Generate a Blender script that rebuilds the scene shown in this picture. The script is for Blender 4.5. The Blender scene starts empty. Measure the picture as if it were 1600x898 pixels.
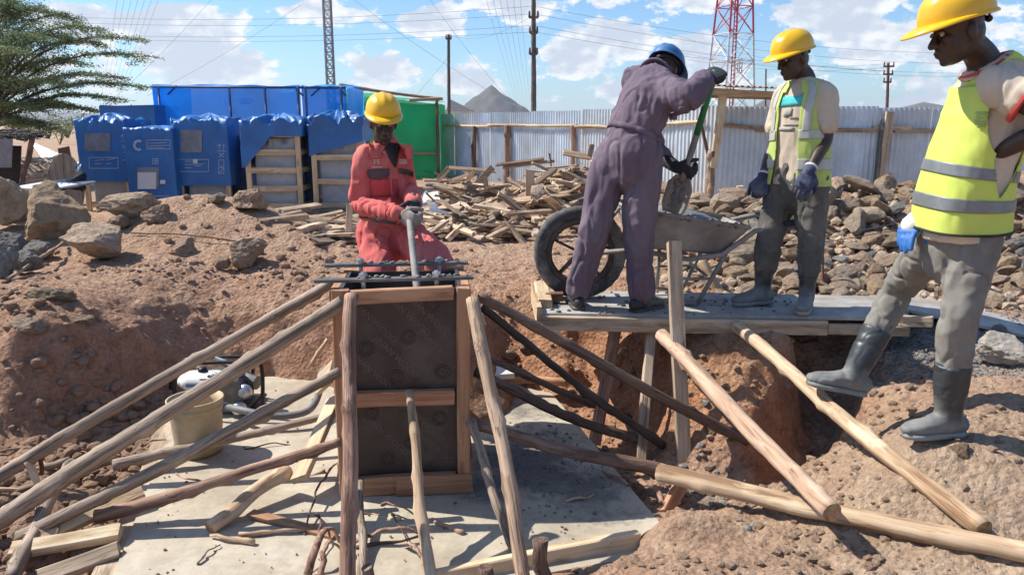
import bpy, bmesh, math, random
import numpy as np
from mathutils import Vector, Matrix, Quaternion
from mathutils.bvhtree import BVHTree

random.seed(7); rng = np.random.default_rng(7)
sc = bpy.context.scene
COL = sc.collection

# ---------------------------------------------------------------- camera
CAM_H = 1.2; FPX = 1200.0
PITCH = math.atan(254/1200)
cam = bpy.data.cameras.new('camera'); cam_o = bpy.data.objects.new('camera', cam); COL.objects.link(cam_o)
cam_o.location = (0, 0, CAM_H); cam_o.rotation_euler = (math.pi/2 - PITCH, 0, 0)
cam.sensor_width = 36; cam.lens = 36*FPX/1600; cam.clip_start = 0.05; cam.clip_end = 20000
sc.camera = cam_o
sc.view_settings.view_transform = 'Standard'; sc.view_settings.look = 'None'
sc.view_settings.gamma = 1; sc.view_settings.use_curve_mapping = False
sc.view_settings.exposure = 0.52
sc.cycles.use_denoising = True
sc.cycles.max_bounces = 6; sc.cycles.transparent_max_bounces = 12

# ---------------------------------------------------------------- node helper
def nd(nt, typ, ins=None, **props):
    n = nt.nodes.new(typ)
    for k, v in props.items(): setattr(n, k, v)
    for k, v in (ins or {}).items():
        s = n.inputs[k]
        if isinstance(v, bpy.types.NodeSocket): nt.links.new(v, s)
        elif isinstance(v, bpy.types.Node): nt.links.new(v.outputs[0], s)
        else: s.default_value = v
    return n
def mth(nt, op, a, b=None, c=None, clamp=False):
    ins = {0: a}
    if b is not None: ins[1] = b
    if c is not None: ins[2] = c
    return nd(nt, 'ShaderNodeMath', ins, operation=op, use_clamp=clamp).outputs[0]
def mixc(nt, f, a, b, mode='MIX'):
    n = nt.nodes.new('ShaderNodeMix'); n.data_type = 'RGBA'; n.blend_type = mode
    for k, v in ((0, f), (6, a), (7, b)):
        if isinstance(v, bpy.types.NodeSocket): nt.links.new(v, n.inputs[k])
        else: n.inputs[k].default_value = v if not isinstance(v, tuple) else tuple(v)+((1,) if len(v) == 3 else ())
    return n.outputs[2]
def ramp(nt, f, stops):
    n = nd(nt, 'ShaderNodeValToRGB', {0: f})
    e = n.color_ramp.elements
    while len(e) < len(stops): e.new(0.5)
    for i, (p, c) in enumerate(stops):
        e[i].position = p; e[i].color = tuple(c)+((1,) if len(c) == 3 else ())
    return n.outputs[0]

# ---------------------------------------------------------------- sky and sun
SUN_AZ = math.radians(-74); SUN_EL = math.radians(48)
sun_dir = Vector((math.sin(SUN_AZ)*math.cos(SUN_EL), math.cos(SUN_AZ)*math.cos(SUN_EL), math.sin(SUN_EL)))
w = bpy.data.worlds.new('World'); sc.world = w; w.use_nodes = True
nt = w.node_tree; nt.nodes.clear()
sky = nd(nt, 'ShaderNodeTexSky', sky_type='NISHITA', sun_disc=False, sun_elevation=SUN_EL, sun_rotation=SUN_AZ % (2*math.pi),
         altitude=600, air_density=1.0, dust_density=1.2, ozone_density=1.6)
tc = nd(nt, 'ShaderNodeTexCoord')
sep = nd(nt, 'ShaderNodeSeparateXYZ', {0: tc.outputs['Generated']})
az = mth(nt, 'MULTIPLY', mth(nt, 'ARCTAN2', sep.outputs[0], sep.outputs[1]), 57.2958)
el = mth(nt, 'MULTIPLY', mth(nt, 'ARCSINE', sep.outputs[2]), 57.2958)
cmb = nd(nt, 'ShaderNodeCombineXYZ', {0: mth(nt, 'MULTIPLY', az, 0.24), 1: mth(nt, 'MULTIPLY', el, 0.42), 2: 3.7})
nz = nd(nt, 'ShaderNodeTexNoise', {'Vector': cmb.outputs[0], 'Scale': 1.0, 'Detail': 9.0, 'Roughness': 0.60}, noise_dimensions='3D')
cmb2 = nd(nt, 'ShaderNodeCombineXYZ', {0: mth(nt, 'MULTIPLY_ADD', az, 0.24, 0.10), 1: mth(nt, 'MULTIPLY_ADD', el, 0.42, -0.16), 2: 3.7})
nz2 = nd(nt, 'ShaderNodeTexNoise', {'Vector': cmb2.outputs[0], 'Scale': 1.0, 'Detail': 5.0, 'Roughness': 0.55})
# cumulus banks: azimuth, elevation, half width, half height (degrees), strength
CL = [(-26.5,6.2,5.2,1.5,1.0),(-22.5,4.6,5.0,2.6,1.1),(-32,3.2,4,2.4,.7),(-12.2,7.3,3.6,1.3,.95),(-5.2,7.3,3.2,1.5,.9),(-9,4.0,3.6,2.1,.8),(-3.2,3.2,3.2,2.6,.75),
      (0.8,8.3,5.2,2.0,1.0),(7.0,8.5,3.0,1.0,.8),(6.2,5.2,3.8,2.2,1.1),(9.0,2.2,6.0,1.7,.75),(12.3,4.9,2.2,1.8,.9),(11,7.2,1.3,.6,.8),(16,8.6,5.0,1.2,1.0),(22,7.8,6.5,2.1,1.15),
      (26,5.0,7.0,2.3,.95),(24,2.6,8.0,1.8,.8),(33,4.6,4,2.2,.8),(14.5,3.0,3,1.6,.6),(-16,2.4,4,1.4,.55),(-40,7,5,3,.9),(42,8,6,2.5,.9),(-55,10,9,3,.9),(60,9,9,3,.9)]
dens = None
for (a, e, ra, re, s_) in CL:
    dx = mth(nt, 'DIVIDE', mth(nt, 'SUBTRACT', az, a), ra)
    dy = mth(nt, 'DIVIDE', mth(nt, 'SUBTRACT', el, e), re)
    r2 = mth(nt, 'ADD', mth(nt, 'MULTIPLY', dx, dx), mth(nt, 'MULTIPLY', dy, dy))
    g = mth(nt, 'MULTIPLY', mth(nt, 'EXPONENT', mth(nt, 'MULTIPLY', r2, -0.85)), s_)
    dens = g if dens is None else mth(nt, 'MAXIMUM', dens, g)
# scattered cloud in the rest of the sky
cmb3 = nd(nt, 'ShaderNodeVectorMath', {0: tc.outputs['Generated'], 3: 3.2}, operation='SCALE')
nz3 = nd(nt, 'ShaderNodeTexNoise', {'Vector': cmb3.outputs[0], 'Scale': 1.0, 'Detail': 2.0})
hi = mth(nt, 'MULTIPLY', mth(nt, 'GREATER_THAN', el, 12.0), mth(nt, 'MULTIPLY_ADD', nz3.outputs[0], 3.0, -1.35), clamp=True)
dens = mth(nt, 'MAXIMUM', dens, mth(nt, 'MULTIPLY', hi, 0.7))
d1 = mth(nt, 'ADD', dens, mth(nt, 'MULTIPLY_ADD', nz.outputs[0], 3.6, -1.85))
d2 = mth(nt, 'ADD', dens, mth(nt, 'MULTIPLY_ADD', nz2.outputs[0], 3.6, -1.85))
mask = nd(nt, 'ShaderNodeMapRange', {0: d1, 1: 0.40, 2: 0.62}, interpolation_type='SMOOTHSTEP').outputs[0]
shade = nd(nt, 'ShaderNodeMapRange', {0: mth(nt, 'SUBTRACT', d2, mth(nt, 'MULTIPLY', d1, 0.45)), 1: 0.05, 2: 0.65}, interpolation_type='SMOOTHSTEP').outputs[0]
ccol = mixc(nt, shade, (6.2, 6.2, 6.3), (3.9, 4.3, 5.0))
skc = mixc(nt, 1.0, sky.outputs[0], (0.64, 0.84, 1.02), 'MULTIPLY')
# thin bright veil low over the horizon
veil = mth(nt, 'MULTIPLY', mth(nt, 'EXPONENT', mth(nt, 'MULTIPLY', mth(nt, 'MAXIMUM', el, 0.0), -0.55)), 0.50)
skc = mixc(nt, veil, skc, (4.6, 5.2, 5.8))
fin = mixc(nt, mth(nt, 'MULTIPLY', mask, 0.93), skc, ccol)
bg = nd(nt, 'ShaderNodeBackground', {0: fin, 1: 0.12})
nt.links.new(bg.outputs[0], nd(nt, 'ShaderNodeOutputWorld').inputs[0])

sl = bpy.data.lights.new('sun', 'SUN'); sl.energy = 4.9; sl.angle = math.radians(0.5); sl.color = (1.0, 0.95, 0.86)
so = bpy.data.objects.new('sun', sl); COL.objects.link(so)
so.rotation_euler = (-sun_dir).to_track_quat('-Z', 'Y').to_euler(); so.location = (-6, 4, 12)

# ---------------------------------------------------------------- geometry helpers
_c, _s = math.cos(PITCH), math.sin(PITCH)
def ray(x, y):
    a = (x-800)/FPX; v = (y-449)/FPX
    return Vector((a, _c - v*_s, -(_s + v*_c)))
def P(x, y, Y):                       # the point of the place seen at photo pixel x,y that lies Y metres ahead
    r = ray(x, y); return Vector((0, 0, CAM_H)) + r*(Y/r.y)
def G(x, y, z):
    r = ray(x, y); return Vector((0, 0, CAM_H)) + r*((z-CAM_H)/r.z)

def _hash(i, seed):
    i = (i ^ (seed*374761393)) & 0xffffffff
    i = (i*668265263) & 0xffffffff; i ^= i >> 13; i = (i*1274126177) & 0xffffffff; i ^= i >> 16
    return (i & 0xffff)/65535.0
def vnoise(p, seed=0):                # value noise, p (n,3) -> -1..1
    p = np.asarray(p, float); f = np.floor(p); q = p-f; q = q*q*(3-2*q); f = f.astype(np.int64)
    out = 0
    for dx in (0, 1):
        for dy in (0, 1):
            for dz in (0, 1):
                h = _hash(((f[:, 0]+dx)*73856093) ^ ((f[:, 1]+dy)*19349663) ^ ((f[:, 2]+dz)*83492791), seed)
                wt = (q[:, 0] if dx else 1-q[:, 0])*(q[:, 1] if dy else 1-q[:, 1])*(q[:, 2] if dz else 1-q[:, 2])
                out = out + h*wt
    return out*2-1
def fbm(p, oct=4, seed=0, gain=0.5):
    p = np.asarray(p, float); a = 1; s = 0; t = 0
    for k in range(oct):
        s = s + a*vnoise(p*(2.03**k)+k*17.3, seed+k); t += a; a *= gain
    return s/t

def props(o, label=None, cat=None, group=None, kind=None):
    if label: o['label'] = label
    if cat: o['category'] = cat
    if group: o['group'] = group
    if kind: o['kind'] = kind
    return o
def thing(name, loc, label, cat, group=None):
    o = bpy.data.objects.new(name, None); o.empty_display_size = 0.1; COL.objects.link(o); o.location = Vector(loc)
    return props(o, label, cat, group)
def rootloc(o):
    v = Vector((0, 0, 0))
    while o is not None: v += o.location; o = o.parent
    return v

class MB:
    def __init__(s): s.v = []; s.f = []
    def add(s, vs, fs):
        n = len(s.v); s.v.extend([tuple(q) for q in vs]); s.f.extend([tuple(i+n for i in f) for f in fs])
    def box(s, c, size, M=None, ch=0.0):
        hx, hy, hz = [q/2 for q in size]; c = Vector(c)
        vs = [Vector((x*hx, y*hy, z*hz)) for x in (-1, 1) for y in (-1, 1) for z in (-1, 1)]
        if M is not None: vs = [M @ q for q in vs]
        s.add([c+q for q in vs], [(0,1,3,2),(4,6,7,5),(0,4,5,1),(2,3,7,6),(0,2,6,4),(1,5,7,3)])
    def bar(s, a, b, wd, th, up=(0, 0, 1)):
        a = Vector(a); b = Vector(b); t = (b-a); L = t.length; t.normalize(); up = Vector(up)
        u = up.cross(t)
        if u.length < 1e-4: u = Vector((1, 0, 0)).cross(t)
        u.normalize(); v = t.cross(u)
        M = Matrix((u, v, t)).transposed()
        s.box((a+b)/2, (wd, th, L), M)
    def tube(s, pts, rad, n=10, side=None, caps=True, dome=False, jit=0.0):
        """pts list of Vector; rad list of r or (ra, rb); side: direction of ra"""
        pts = [Vector(p) for p in pts]
        rad = [(r, r) if not isinstance(r, (tuple, list)) else r for r in rad]
        if dome:
            t0 = (pts[0]-pts[1]).normalized(); t1 = (pts[-1]-pts[-2]).normalized()
            def cap(p, r, t):
                m = min(r); return [(p+t*m*math.sin(a), (r[0]*math.cos(a), r[1]*math.cos(a))) for a in (0.5, 1.0, 1.35)]
            A = cap(pts[0], rad[0], t0); B = cap(pts[-1], rad[-1], t1)
            pts = [q[0] for q in A[::-1]]+pts+[q[0] for q in B]; rad = [q[1] for q in A[::-1]]+rad+[q[1] for q in B]
        N = len(pts); base = len(s.v); u = None
        for i in range(N):
            t = (pts[min(i+1, N-1)]-pts[max(i-1, 0)]).normalized()
            ref = Vector(side) if side is not None else (u if u is not None else (Vector((1, 0, 0)) if abs(t.x) < 0.8 else Vector((0, 1, 0))))
            u = (ref - t*ref.dot(t)).normalized(); v = t.cross(u)
            for k in range(n):
                a = 2*math.pi*k/n; j = 1+(random.uniform(-jit, jit) if jit else 0)
                s.v.append(tuple(pts[i]+u*(rad[i][0]*math.cos(a)*j)+v*(rad[i][1]*math.sin(a)*j)))
        for i in range(N-1):
            for k in range(n):
                a = base+i*n+k; b = base+i*n+(k+1) % n
                s.f.append((a, b, b+n, a+n))
        if caps:
            s.f.append(tuple(base+k for k in range(n))[::-1]); s.f.append(tuple(base+(N-1)*n+k for k in range(n)))
    def ell(s, c, r, axes=None, n=14, m=9):
        c = Vector(c); ax = axes or (Vector((1, 0, 0)), Vector((0, 1, 0)), Vector((0, 0, 1)))
        if not isinstance(r, (tuple, list)): r = (r, r, r)
        base = len(s.v)
        s.v.append(tuple(c-ax[2]*r[2]))
        for i in range(1, m):
            th = -math.pi/2+math.pi*i/m
            for k in range(n):
                a = 2*math.pi*k/n
                s.v.append(tuple(c+ax[0]*(r[0]*math.cos(th)*math.cos(a))+ax[1]*(r[1]*math.cos(th)*math.sin(a))+ax[2]*(r[2]*math.sin(th))))
        s.v.append(tuple(c+ax[2]*r[2])); top = len(s.v)-1
        for k in range(n): s.f.append((base, base+1+(k+1) % n, base+1+k))
        for i in range(m-2):
            for k in range(n):
                a = base+1+i*n+k; b = base+1+i*n+(k+1) % n; s.f.append((a, b, b+n, a+n))
        o = base+1+(m-2)*n
        for k in range(n): s.f.append((o+k, o+(k+1) % n, top))
    def mesh(s, name, off=(0, 0, 0)):
        me = bpy.data.meshes.new(name); ox, oy, oz = off
        me.from_pydata([(x-ox, y-oy, z-oz) for x, y, z in s.v], [], s.f); me.validate(); me.update(); return me
    def build(s, name, mat, parent=None, smooth=True, origin=None):
        """link as one object; verts are in world space"""
        if origin is None:
            if parent is not None: origin = rootloc(parent)
            else:
                a = np.array(s.v); origin = Vector(((a[:, 0].min()+a[:, 0].max())/2, (a[:, 1].min()+a[:, 1].max())/2, a[:, 2].min()))
        return link(s.mesh(name, origin), name, mat, parent, smooth, None if parent is not None else origin)
def link(me, name, mat, parent=None, smooth=True, loc=None):
    if mat is not None and not me.materials: me.materials.append(mat)
    if smooth: me.shade_smooth()
    else: me.shade_flat()
    o = bpy.data.objects.new(name, me); COL.objects.link(o)
    if parent is not None: o.parent = parent
    if loc is not None: o.location = loc
    return o
def dup(o, parent=None):
    c = o.copy(); COL.objects.link(c); c.parent = parent
    for ch in list(o.children): dup(ch, c)
    return c

# ---------------------------------------------------------------- materials
def newmat(name):
    m = bpy.data.materials.new(name); m.use_nodes = True; nt = m.node_tree; nt.nodes.clear()
    out = nd(nt, 'ShaderNodeOutputMaterial'); b = nd(nt, 'ShaderNodeBsdfPrincipled'); nt.links.new(b.outputs[0], out.inputs[0])
    return m, nt, b, out
def objco(nt, scale=(1, 1, 1)):
    t = nd(nt, 'ShaderNodeTexCoord'); oi = nd(nt, 'ShaderNodeObjectInfo')
    r = mth(nt, 'MULTIPLY', oi.outputs['Random'], 37.0)
    a = nd(nt, 'ShaderNodeVectorMath', {0: t.outputs['Object'], 1: r}, operation='ADD')
    return nd(nt, 'ShaderNodeVectorMath', {0: a.outputs[0], 1: scale}, operation='MULTIPLY').outputs[0], oi.outputs['Random']
def bump(nt, b, h, strength=0.4, dist=0.01):
    n = nd(nt, 'ShaderNodeBump', {'Height': h, 'Strength': strength, 'Distance': dist}); nt.links.new(n.outputs[0], b.inputs['Normal'])
def lerp3(a, k): return tuple(q*k for q in a)
def wood(name, c1, c2, dark=(0.05, 0.03, 0.02), zs=1.2, xs=26, rough=0.8, var=0.35, dirt=0.35, bs=0.5):
    m, nt, b, out = newmat(name)
    v, rnd = objco(nt, (xs, xs, zs))
    n1 = nd(nt, 'ShaderNodeTexNoise', {'Vector': v, 'Scale': 1.0, 'Detail': 5.0, 'Roughness': 0.65})
    v2, _ = objco(nt, (3.5, 3.5, 2.2))
    n2 = nd(nt, 'ShaderNodeTexNoise', {'Vector': v2, 'Scale': 1.6, 'Detail': 4.0, 'Roughness': 0.6})
    c = ramp(nt, n1.outputs[0], [(0.34, dark), (0.43, c1), (0.56, c2), (0.70, lerp3(c1, .9))])
    d = nd(nt, 'ShaderNodeMapRange', {0: n2.outputs[0], 1: 0.48, 2: 0.70, 3: 0.0, 4: dirt}).outputs[0]
    c = mixc(nt, d, c, tuple((x*0.45+0.03) for x in c1))
    vk, _ = objco(nt, (9, 9, 3.2)); vo = nd(nt, 'ShaderNodeTexVoronoi', {'Vector': vk, 'Scale': 1.0, 'Randomness': 1.0})
    kn = nd(nt, 'ShaderNodeMapRange', {0: vo.outputs['Distance'], 1: 0.06, 2: 0.20, 3: 1.0, 4: 0.0}).outputs[0]
    c = mixc(nt, mth(nt, 'MULTIPLY', kn, 0.75), c, dark)
    v5, _ = objco(nt, (5, 5, 1.6)); n5 = nd(nt, 'ShaderNodeTexNoise', {'Vector': v5, 'Scale': 1.0, 'Detail': 5.0, 'Roughness': 0.6})
    pe = nd(nt, 'ShaderNodeMapRange', {0: n5.outputs[0], 1: 0.56, 2: 0.60, 3: 0.0, 4: 0.55}).outputs[0]
    c = mixc(nt, pe, c, tuple(min(.7, x*1.25+.03) for x in c2))
    k = mth(nt, 'MULTIPLY_ADD', rnd, var, 1-var/2)
    kk = nd(nt, 'ShaderNodeCombineXYZ', {0: k, 1: k, 2: k})
    c = mixc(nt, 1.0, c, kk.outputs[0], 'MULTIPLY')
    nt.links.new(c, b.inputs['Base Color']); b.inputs['Roughness'].default_value = rough
    n4 = nd(nt, 'ShaderNodeTexNoise', {'Vector': objco(nt, (xs*1.7, xs*1.7, zs*1.5))[0], 'Scale': 1.0, 'Detail': 2.0})
    crack = nd(nt, 'ShaderNodeMapRange', {0: mth(nt, 'ABSOLUTE', mth(nt, 'SUBTRACT', n4.outputs[0], .5)), 1: 0.0, 2: 0.022, 3: 1.0, 4: 0.0}).outputs[0]
    c = mixc(nt, mth(nt, 'MULTIPLY', crack, min(1, bs*1.3)), c, lerp3(dark, .8)); nt.links.new(c, b.inputs['Base Color'])
    bump(nt, b, mth(nt, 'SUBTRACT', n1.outputs[0], mth(nt, 'MULTIPLY', crack, .4)), bs*1.5, 0.008)
    return m
def plain(name, col, rough=0.6, metal=0.0, nscale=8.0, amt=0.25, bstr=0.15, bscale=40.0, spec=0.5, dirt=None, dirt_amt=0.5, var=0.0, bd=0.004):
    m, nt, b, out = newmat(name)
    v, rnd = objco(nt)
    n1 = nd(nt, 'ShaderNodeTexNoise', {'Vector': v, 'Scale': nscale, 'Detail': 5.0, 'Roughness': 0.6})
    c = ramp(nt, n1.outputs[0], [(0.3, lerp3(col, 1-amt)), (0.7, tuple(min(1, q*(1+amt)) for q in col))])
    if dirt is not None:
        n3 = nd(nt, 'ShaderNodeTexNoise', {'Vector': v, 'Scale': nscale*0.6, 'Detail': 6.0, 'Roughness': 0.7})
        f = nd(nt, 'ShaderNodeMapRange', {0: n3.outputs[0], 1: 0.45, 2: 0.68, 3: 0.0, 4: dirt_amt}).outputs[0]
        c = mixc(nt, f, c, dirt)
    if var:
        k = mth(nt, 'MULTIPLY_ADD', rnd, var, 1-var/2); kk = nd(nt, 'ShaderNodeCombineXYZ', {0: k, 1: k, 2: k})
        c = mixc(nt, 1.0, c, kk.outputs[0], 'MULTIPLY')
    nt.links.new(c, b.inputs['Base Color']); b.inputs['Roughness'].default_value = rough; b.inputs['Metallic'].default_value = metal
    b.inputs['Specular IOR Level'].default_value = spec
    if bstr:
        n2 = nd(nt, 'ShaderNodeTexNoise', {'Vector': v, 'Scale': bscale, 'Detail': 4.0})
        bump(nt, b, n2.outputs[0], bstr, bd)
    return m
def sheer(name, col, trans=0.5, clear=0.1, rough=0.4, bstr=0.3, amt=0.15, nscale=2.5):
    m, nt, b, out = newmat(name)
    v, rnd = objco(nt)
    n1 = nd(nt, 'ShaderNodeTexNoise', {'Vector': v, 'Scale': nscale, 'Detail': 4.0})
    c = ramp(nt, n1.outputs[0], [(0.3, lerp3(col, 1-amt)), (0.7, lerp3(col, 1+amt))])
    nt.links.new(c, b.inputs['Base Color']); b.inputs['Roughness'].default_value = rough
    tl = nd(nt, 'ShaderNodeBsdfTranslucent', {0: c}); tp = nd(nt, 'ShaderNodeBsdfTransparent')
    m1 = nd(nt, 'ShaderNodeMixShader', {0: trans, 1: b.outputs[0], 2: tl.outputs[0]})
    m2 = nd(nt, 'ShaderNodeMixShader', {0: clear, 1: m1.outputs[0], 2: tp.outputs[0]})
    nt.links.new(m2.outputs[0], out.inputs[0])
    n2 = nd(nt, 'ShaderNodeTexNoise', {'Vector': v, 'Scale': 5.0, 'Detail': 3.0}); bump(nt, b, n2.outputs[0], bstr, 0.03)
    return m

M = {}
M['bark'] = wood('bark_pole', (0.26, 0.165, 0.105), (0.42, 0.29, 0.195), (0.10, 0.06, 0.04))
M['bark_grey'] = wood('grey_pole', (0.22, 0.155, 0.11), (0.36, 0.27, 0.20), (0.09, 0.065, 0.05))
M['bark_red'] = wood('reddish_pole', (0.25, 0.13, 0.085), (0.43, 0.26, 0.18), (0.09, 0.045, 0.03))
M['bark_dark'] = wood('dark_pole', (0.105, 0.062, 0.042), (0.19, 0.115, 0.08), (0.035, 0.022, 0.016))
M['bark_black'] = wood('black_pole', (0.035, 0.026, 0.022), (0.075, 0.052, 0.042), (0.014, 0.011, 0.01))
M['peeled'] = wood('peeled_log', (0.43, 0.295, 0.178), (0.57, 0.42, 0.278), (0.22, 0.12, 0.06), zs=1.0, xs=16, dirt=0.3, bs=0.25)
M['peeled_pink'] = wood('peeled_pinkish_log', (0.44, 0.28, 0.185), (0.55, 0.385, 0.27), (0.2, 0.11, 0.07), zs=1.0, xs=16, dirt=0.35, bs=0.3)
M['cutend'] = wood('cut_end_wood', (0.30, 0.17, 0.09), (0.42, 0.26, 0.14), (0.14, 0.08, 0.04), zs=14, xs=14)
M['timber'] = wood('new_timber', (0.36, 0.175, 0.09), (0.47, 0.255, 0.14), (0.26, 0.10, 0.05), zs=1.0, xs=22, dirt=0.25, bs=0.2)
M['timber_pale'] = wood('pale_timber', (0.50, 0.35, 0.20), (0.62, 0.46, 0.30), (0.28, 0.17, 0.09), zs=1.2, xs=22, dirt=0.3, bs=0.25)
M['timber_grey'] = wood('weathered_timber', (0.35, 0.25, 0.165), (0.47, 0.355, 0.25), (0.17, 0.12, 0.085), zs=1.1, xs=20, dirt=0.45, bs=0.3)
M['scrap'] = wood('scrap_wood', (0.37, 0.25, 0.155), (0.54, 0.40, 0.275), (0.16, 0.10, 0.06), zs=1.4, xs=20, var=0.9, dirt=0.4, bs=0.3)
M['scrap_dark'] = wood('old_scrap_wood', (0.24, 0.15, 0.09), (0.36, 0.25, 0.16), (0.09, 0.05, 0.035), zs=1.4, xs=20, var=0.6, dirt=0.5)
M['ply'] = plain('film_faced_plywood', (0.040, 0.026, 0.022), 0.42, nscale=5, amt=0.3, bstr=0.08, dirt=(0.15, 0.13, 0.115), dirt_amt=0.45)
M['ply_print'] = plain('film_print', (0.13, 0.085, 0.07), 0.5, amt=0.2, bstr=0.0)
M['concrete'] = None
M['cement_wood'] = plain('cement_coated_board', (0.35, 0.33, 0.305), 0.8, nscale=5, amt=0.3, bstr=0.45, dirt=(0.22, 0.175, 0.135), dirt_amt=0.8)
M['mortar'] = plain('wet_mortar', (0.16, 0.155, 0.15), 0.65, nscale=14, amt=0.4, bstr=0.7, bd=0.012)
M['steel_dark'] = plain('dirty_steel', (0.13, 0.125, 0.12), 0.55, 0.6, nscale=9, amt=0.3, bstr=0.4, dirt=(0.3, 0.28, 0.26), dirt_amt=0.8)
M['steel'] = plain('bright_steel', (0.55, 0.56, 0.58), 0.35, 0.9, bstr=0.2)
M['barrow'] = plain('cement_crusted_steel', (0.275, 0.25, 0.225), 0.8, 0.0, nscale=6, amt=0.35, bstr=0.6, dirt=(0.14, 0.10, 0.075), dirt_amt=0.6)
M['tyre'] = plain('dusty_tyre', (0.065, 0.062, 0.06), 0.9, nscale=7, amt=0.3, bstr=0.4, dirt=(0.32, 0.30, 0.275), dirt_amt=1.0)
M['rim'] = plain('rusty_rim', (0.10, 0.075, 0.06), 0.8, 0.2, nscale=12, amt=0.4, dirt=(0.22, 0.17, 0.13), dirt_amt=0.6)
M['rust'] = plain('rusty_iron', (0.17, 0.075, 0.04), 0.85, 0.1, nscale=20, amt=0.4)
M['blackmetal'] = plain('black_tube', (0.018, 0.018, 0.02), 0.4, 0.3, amt=0.3)
M['white_plastic'] = plain('white_plastic', (0.72, 0.71, 0.68), 0.45, amt=0.08, dirt=(0.4, 0.33, 0.27), dirt_amt=0.4)
M['grey_rubber'] = plain('grey_hose', (0.12, 0.12, 0.125), 0.6, amt=0.3, dirt=(0.3, 0.28, 0.25), dirt_amt=0.5)
M['bucket'] = plain('cement_stained_plastic', (0.44, 0.34, 0.20), 0.65, nscale=5, amt=0.3, bstr=0.35, dirt=(0.43, 0.41, 0.36), dirt_amt=1.0)
M['skin'] = plain('dark_skin', (0.050, 0.027, 0.019), 0.46, nscale=20, amt=0.25, bstr=0.1, bscale=120)
M['hair'] = plain('black_hair', (0.010, 0.009, 0.009), 0.8, bstr=0.6, bscale=200)
M['helmet_y'] = plain('yellow_hard_hat', (0.83, 0.47, 0.012), 0.28, amt=0.06, bstr=0.0, dirt=(0.5, 0.3, 0.05), dirt_amt=0.35)
M['helmet_b'] = plain('blue_hard_hat', (0.02, 0.13, 0.36), 0.35, amt=0.1, bstr=0.0, dirt=(0.2, 0.26, 0.34), dirt_amt=0.5)
M['strap'] = plain('dark_strap', (0.03, 0.03, 0.035), 0.7)
M['red_cloth'] = plain('faded_red_cotton', (0.62, 0.14, 0.125), 0.9, nscale=5, amt=0.2, bstr=0.35, bscale=300, dirt=(0.52, 0.24, 0.21), dirt_amt=0.6, spec=0.2)
M['red_deep'] = plain('deep_red_cotton', (0.53, 0.075, 0.08), 0.9, bstr=0.3, bscale=300, spec=0.2)
M['purple_cloth'] = plain('dusty_purple_cotton', (0.150, 0.112, 0.146), 0.92, nscale=4, amt=0.2, bstr=0.35, bscale=300, dirt=(0.225, 0.185, 0.205), dirt_amt=0.5, spec=0.2)
M['tee'] = plain('beige_cotton', (0.56, 0.475, 0.375), 0.92, nscale=5, amt=0.1, bstr=0.3, bscale=300, spec=0.2, dirt=(0.42, 0.34, 0.26), dirt_amt=0.35)
M['tee_red'] = plain('red_trim', (0.55, 0.09, 0.08), 0.9, spec=0.2)
M['turq'] = plain('turquoise_print', (0.08, 0.50, 0.50), 0.8, spec=0.2)
M['print_grey'] = plain('faded_print', (0.36, 0.34, 0.30), 0.8, spec=0.2)
M['jeans'] = plain('washed_grey_denim', (0.20, 0.188, 0.165), 0.92, nscale=5, amt=0.25, bstr=0.4, bscale=350, dirt=(0.33, 0.3, 0.26), dirt_amt=0.6, spec=0.2)
M['jeans_d'] = plain('dark_grey_denim', (0.115, 0.11, 0.10), 0.92, nscale=5, amt=0.3, bstr=0.4, bscale=350, dirt=(0.25, 0.225, 0.19), dirt_amt=0.6, spec=0.2)
M['vest_t'] = sheer('lime_vest_fabric', (0.64, 0.74, 0.13), 0.12, 0.0, 0.7, 0.1, 0.06, 6)
M['vest_pale'] = sheer('pale_lime_vest_fabric', (0.58, 0.70, 0.19), 0.2, 0.0, 0.7, 0.1, 0.1, 6)
M['band'] = plain('reflective_tape', (0.20, 0.21, 0.21), 0.45, 0.25, nscale=14, amt=0.2, bstr=0.1)
M['band_pale'] = plain('dusty_reflective_tape', (0.44, 0.44, 0.40), 0.55, 0.2, amt=0.15, bstr=0.1)
M['trim'] = plain('dark_piping', (0.03, 0.03, 0.02), 0.8)
M['boot'] = plain('rubber_boot', (0.075, 0.08, 0.082), 0.6, nscale=7, amt=0.35, bstr=0.2, dirt=(0.30, 0.295, 0.275), dirt_amt=0.95)
M['boot_dust'] = plain('cement_dusted_rubber', (0.22, 0.225, 0.215), 0.75, nscale=8, amt=0.3, bstr=0.2, dirt=(0.33, 0.315, 0.28), dirt_amt=0.6)
M['shoe'] = plain('black_work_shoe', (0.03, 0.028, 0.028), 0.6, dirt=(0.2, 0.19, 0.17), dirt_amt=0.6)
M['glove_dark'] = plain('black_work_glove', (0.022, 0.023, 0.03), 0.75, amt=0.3)
M['glove_navy'] = plain('navy_glove', (0.022, 0.035, 0.09), 0.8, amt=0.3, dirt=(0.25, 0.25, 0.26), dirt_amt=0.6)
M['glove_blue'] = plain('blue_coated_glove', (0.03, 0.14, 0.42), 0.6, amt=0.2)
M['glove_white'] = plain('white_knit_cuff', (0.66, 0.64, 0.60), 0.9, amt=0.1)
M['logo'] = plain('white_print', (0.72, 0.62, 0.62), 0.8, amt=0.05, bstr=0)
M['pocket'] = plain('charcoal_flap', (0.10, 0.075, 0.075), 0.9, spec=0.2)
M['green_paint'] = plain('green_painted_handle', (0.015, 0.16, 0.06), 0.45, dirt=(0.12, 0.13, 0.1), dirt_amt=0.4)
M['bluefilm'] = plain('blue_plastic_cover', (0.020, 0.125, 0.36), 0.42, nscale=2, amt=0.25, bstr=0.35, bscale=14, bd=0.02)
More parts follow.
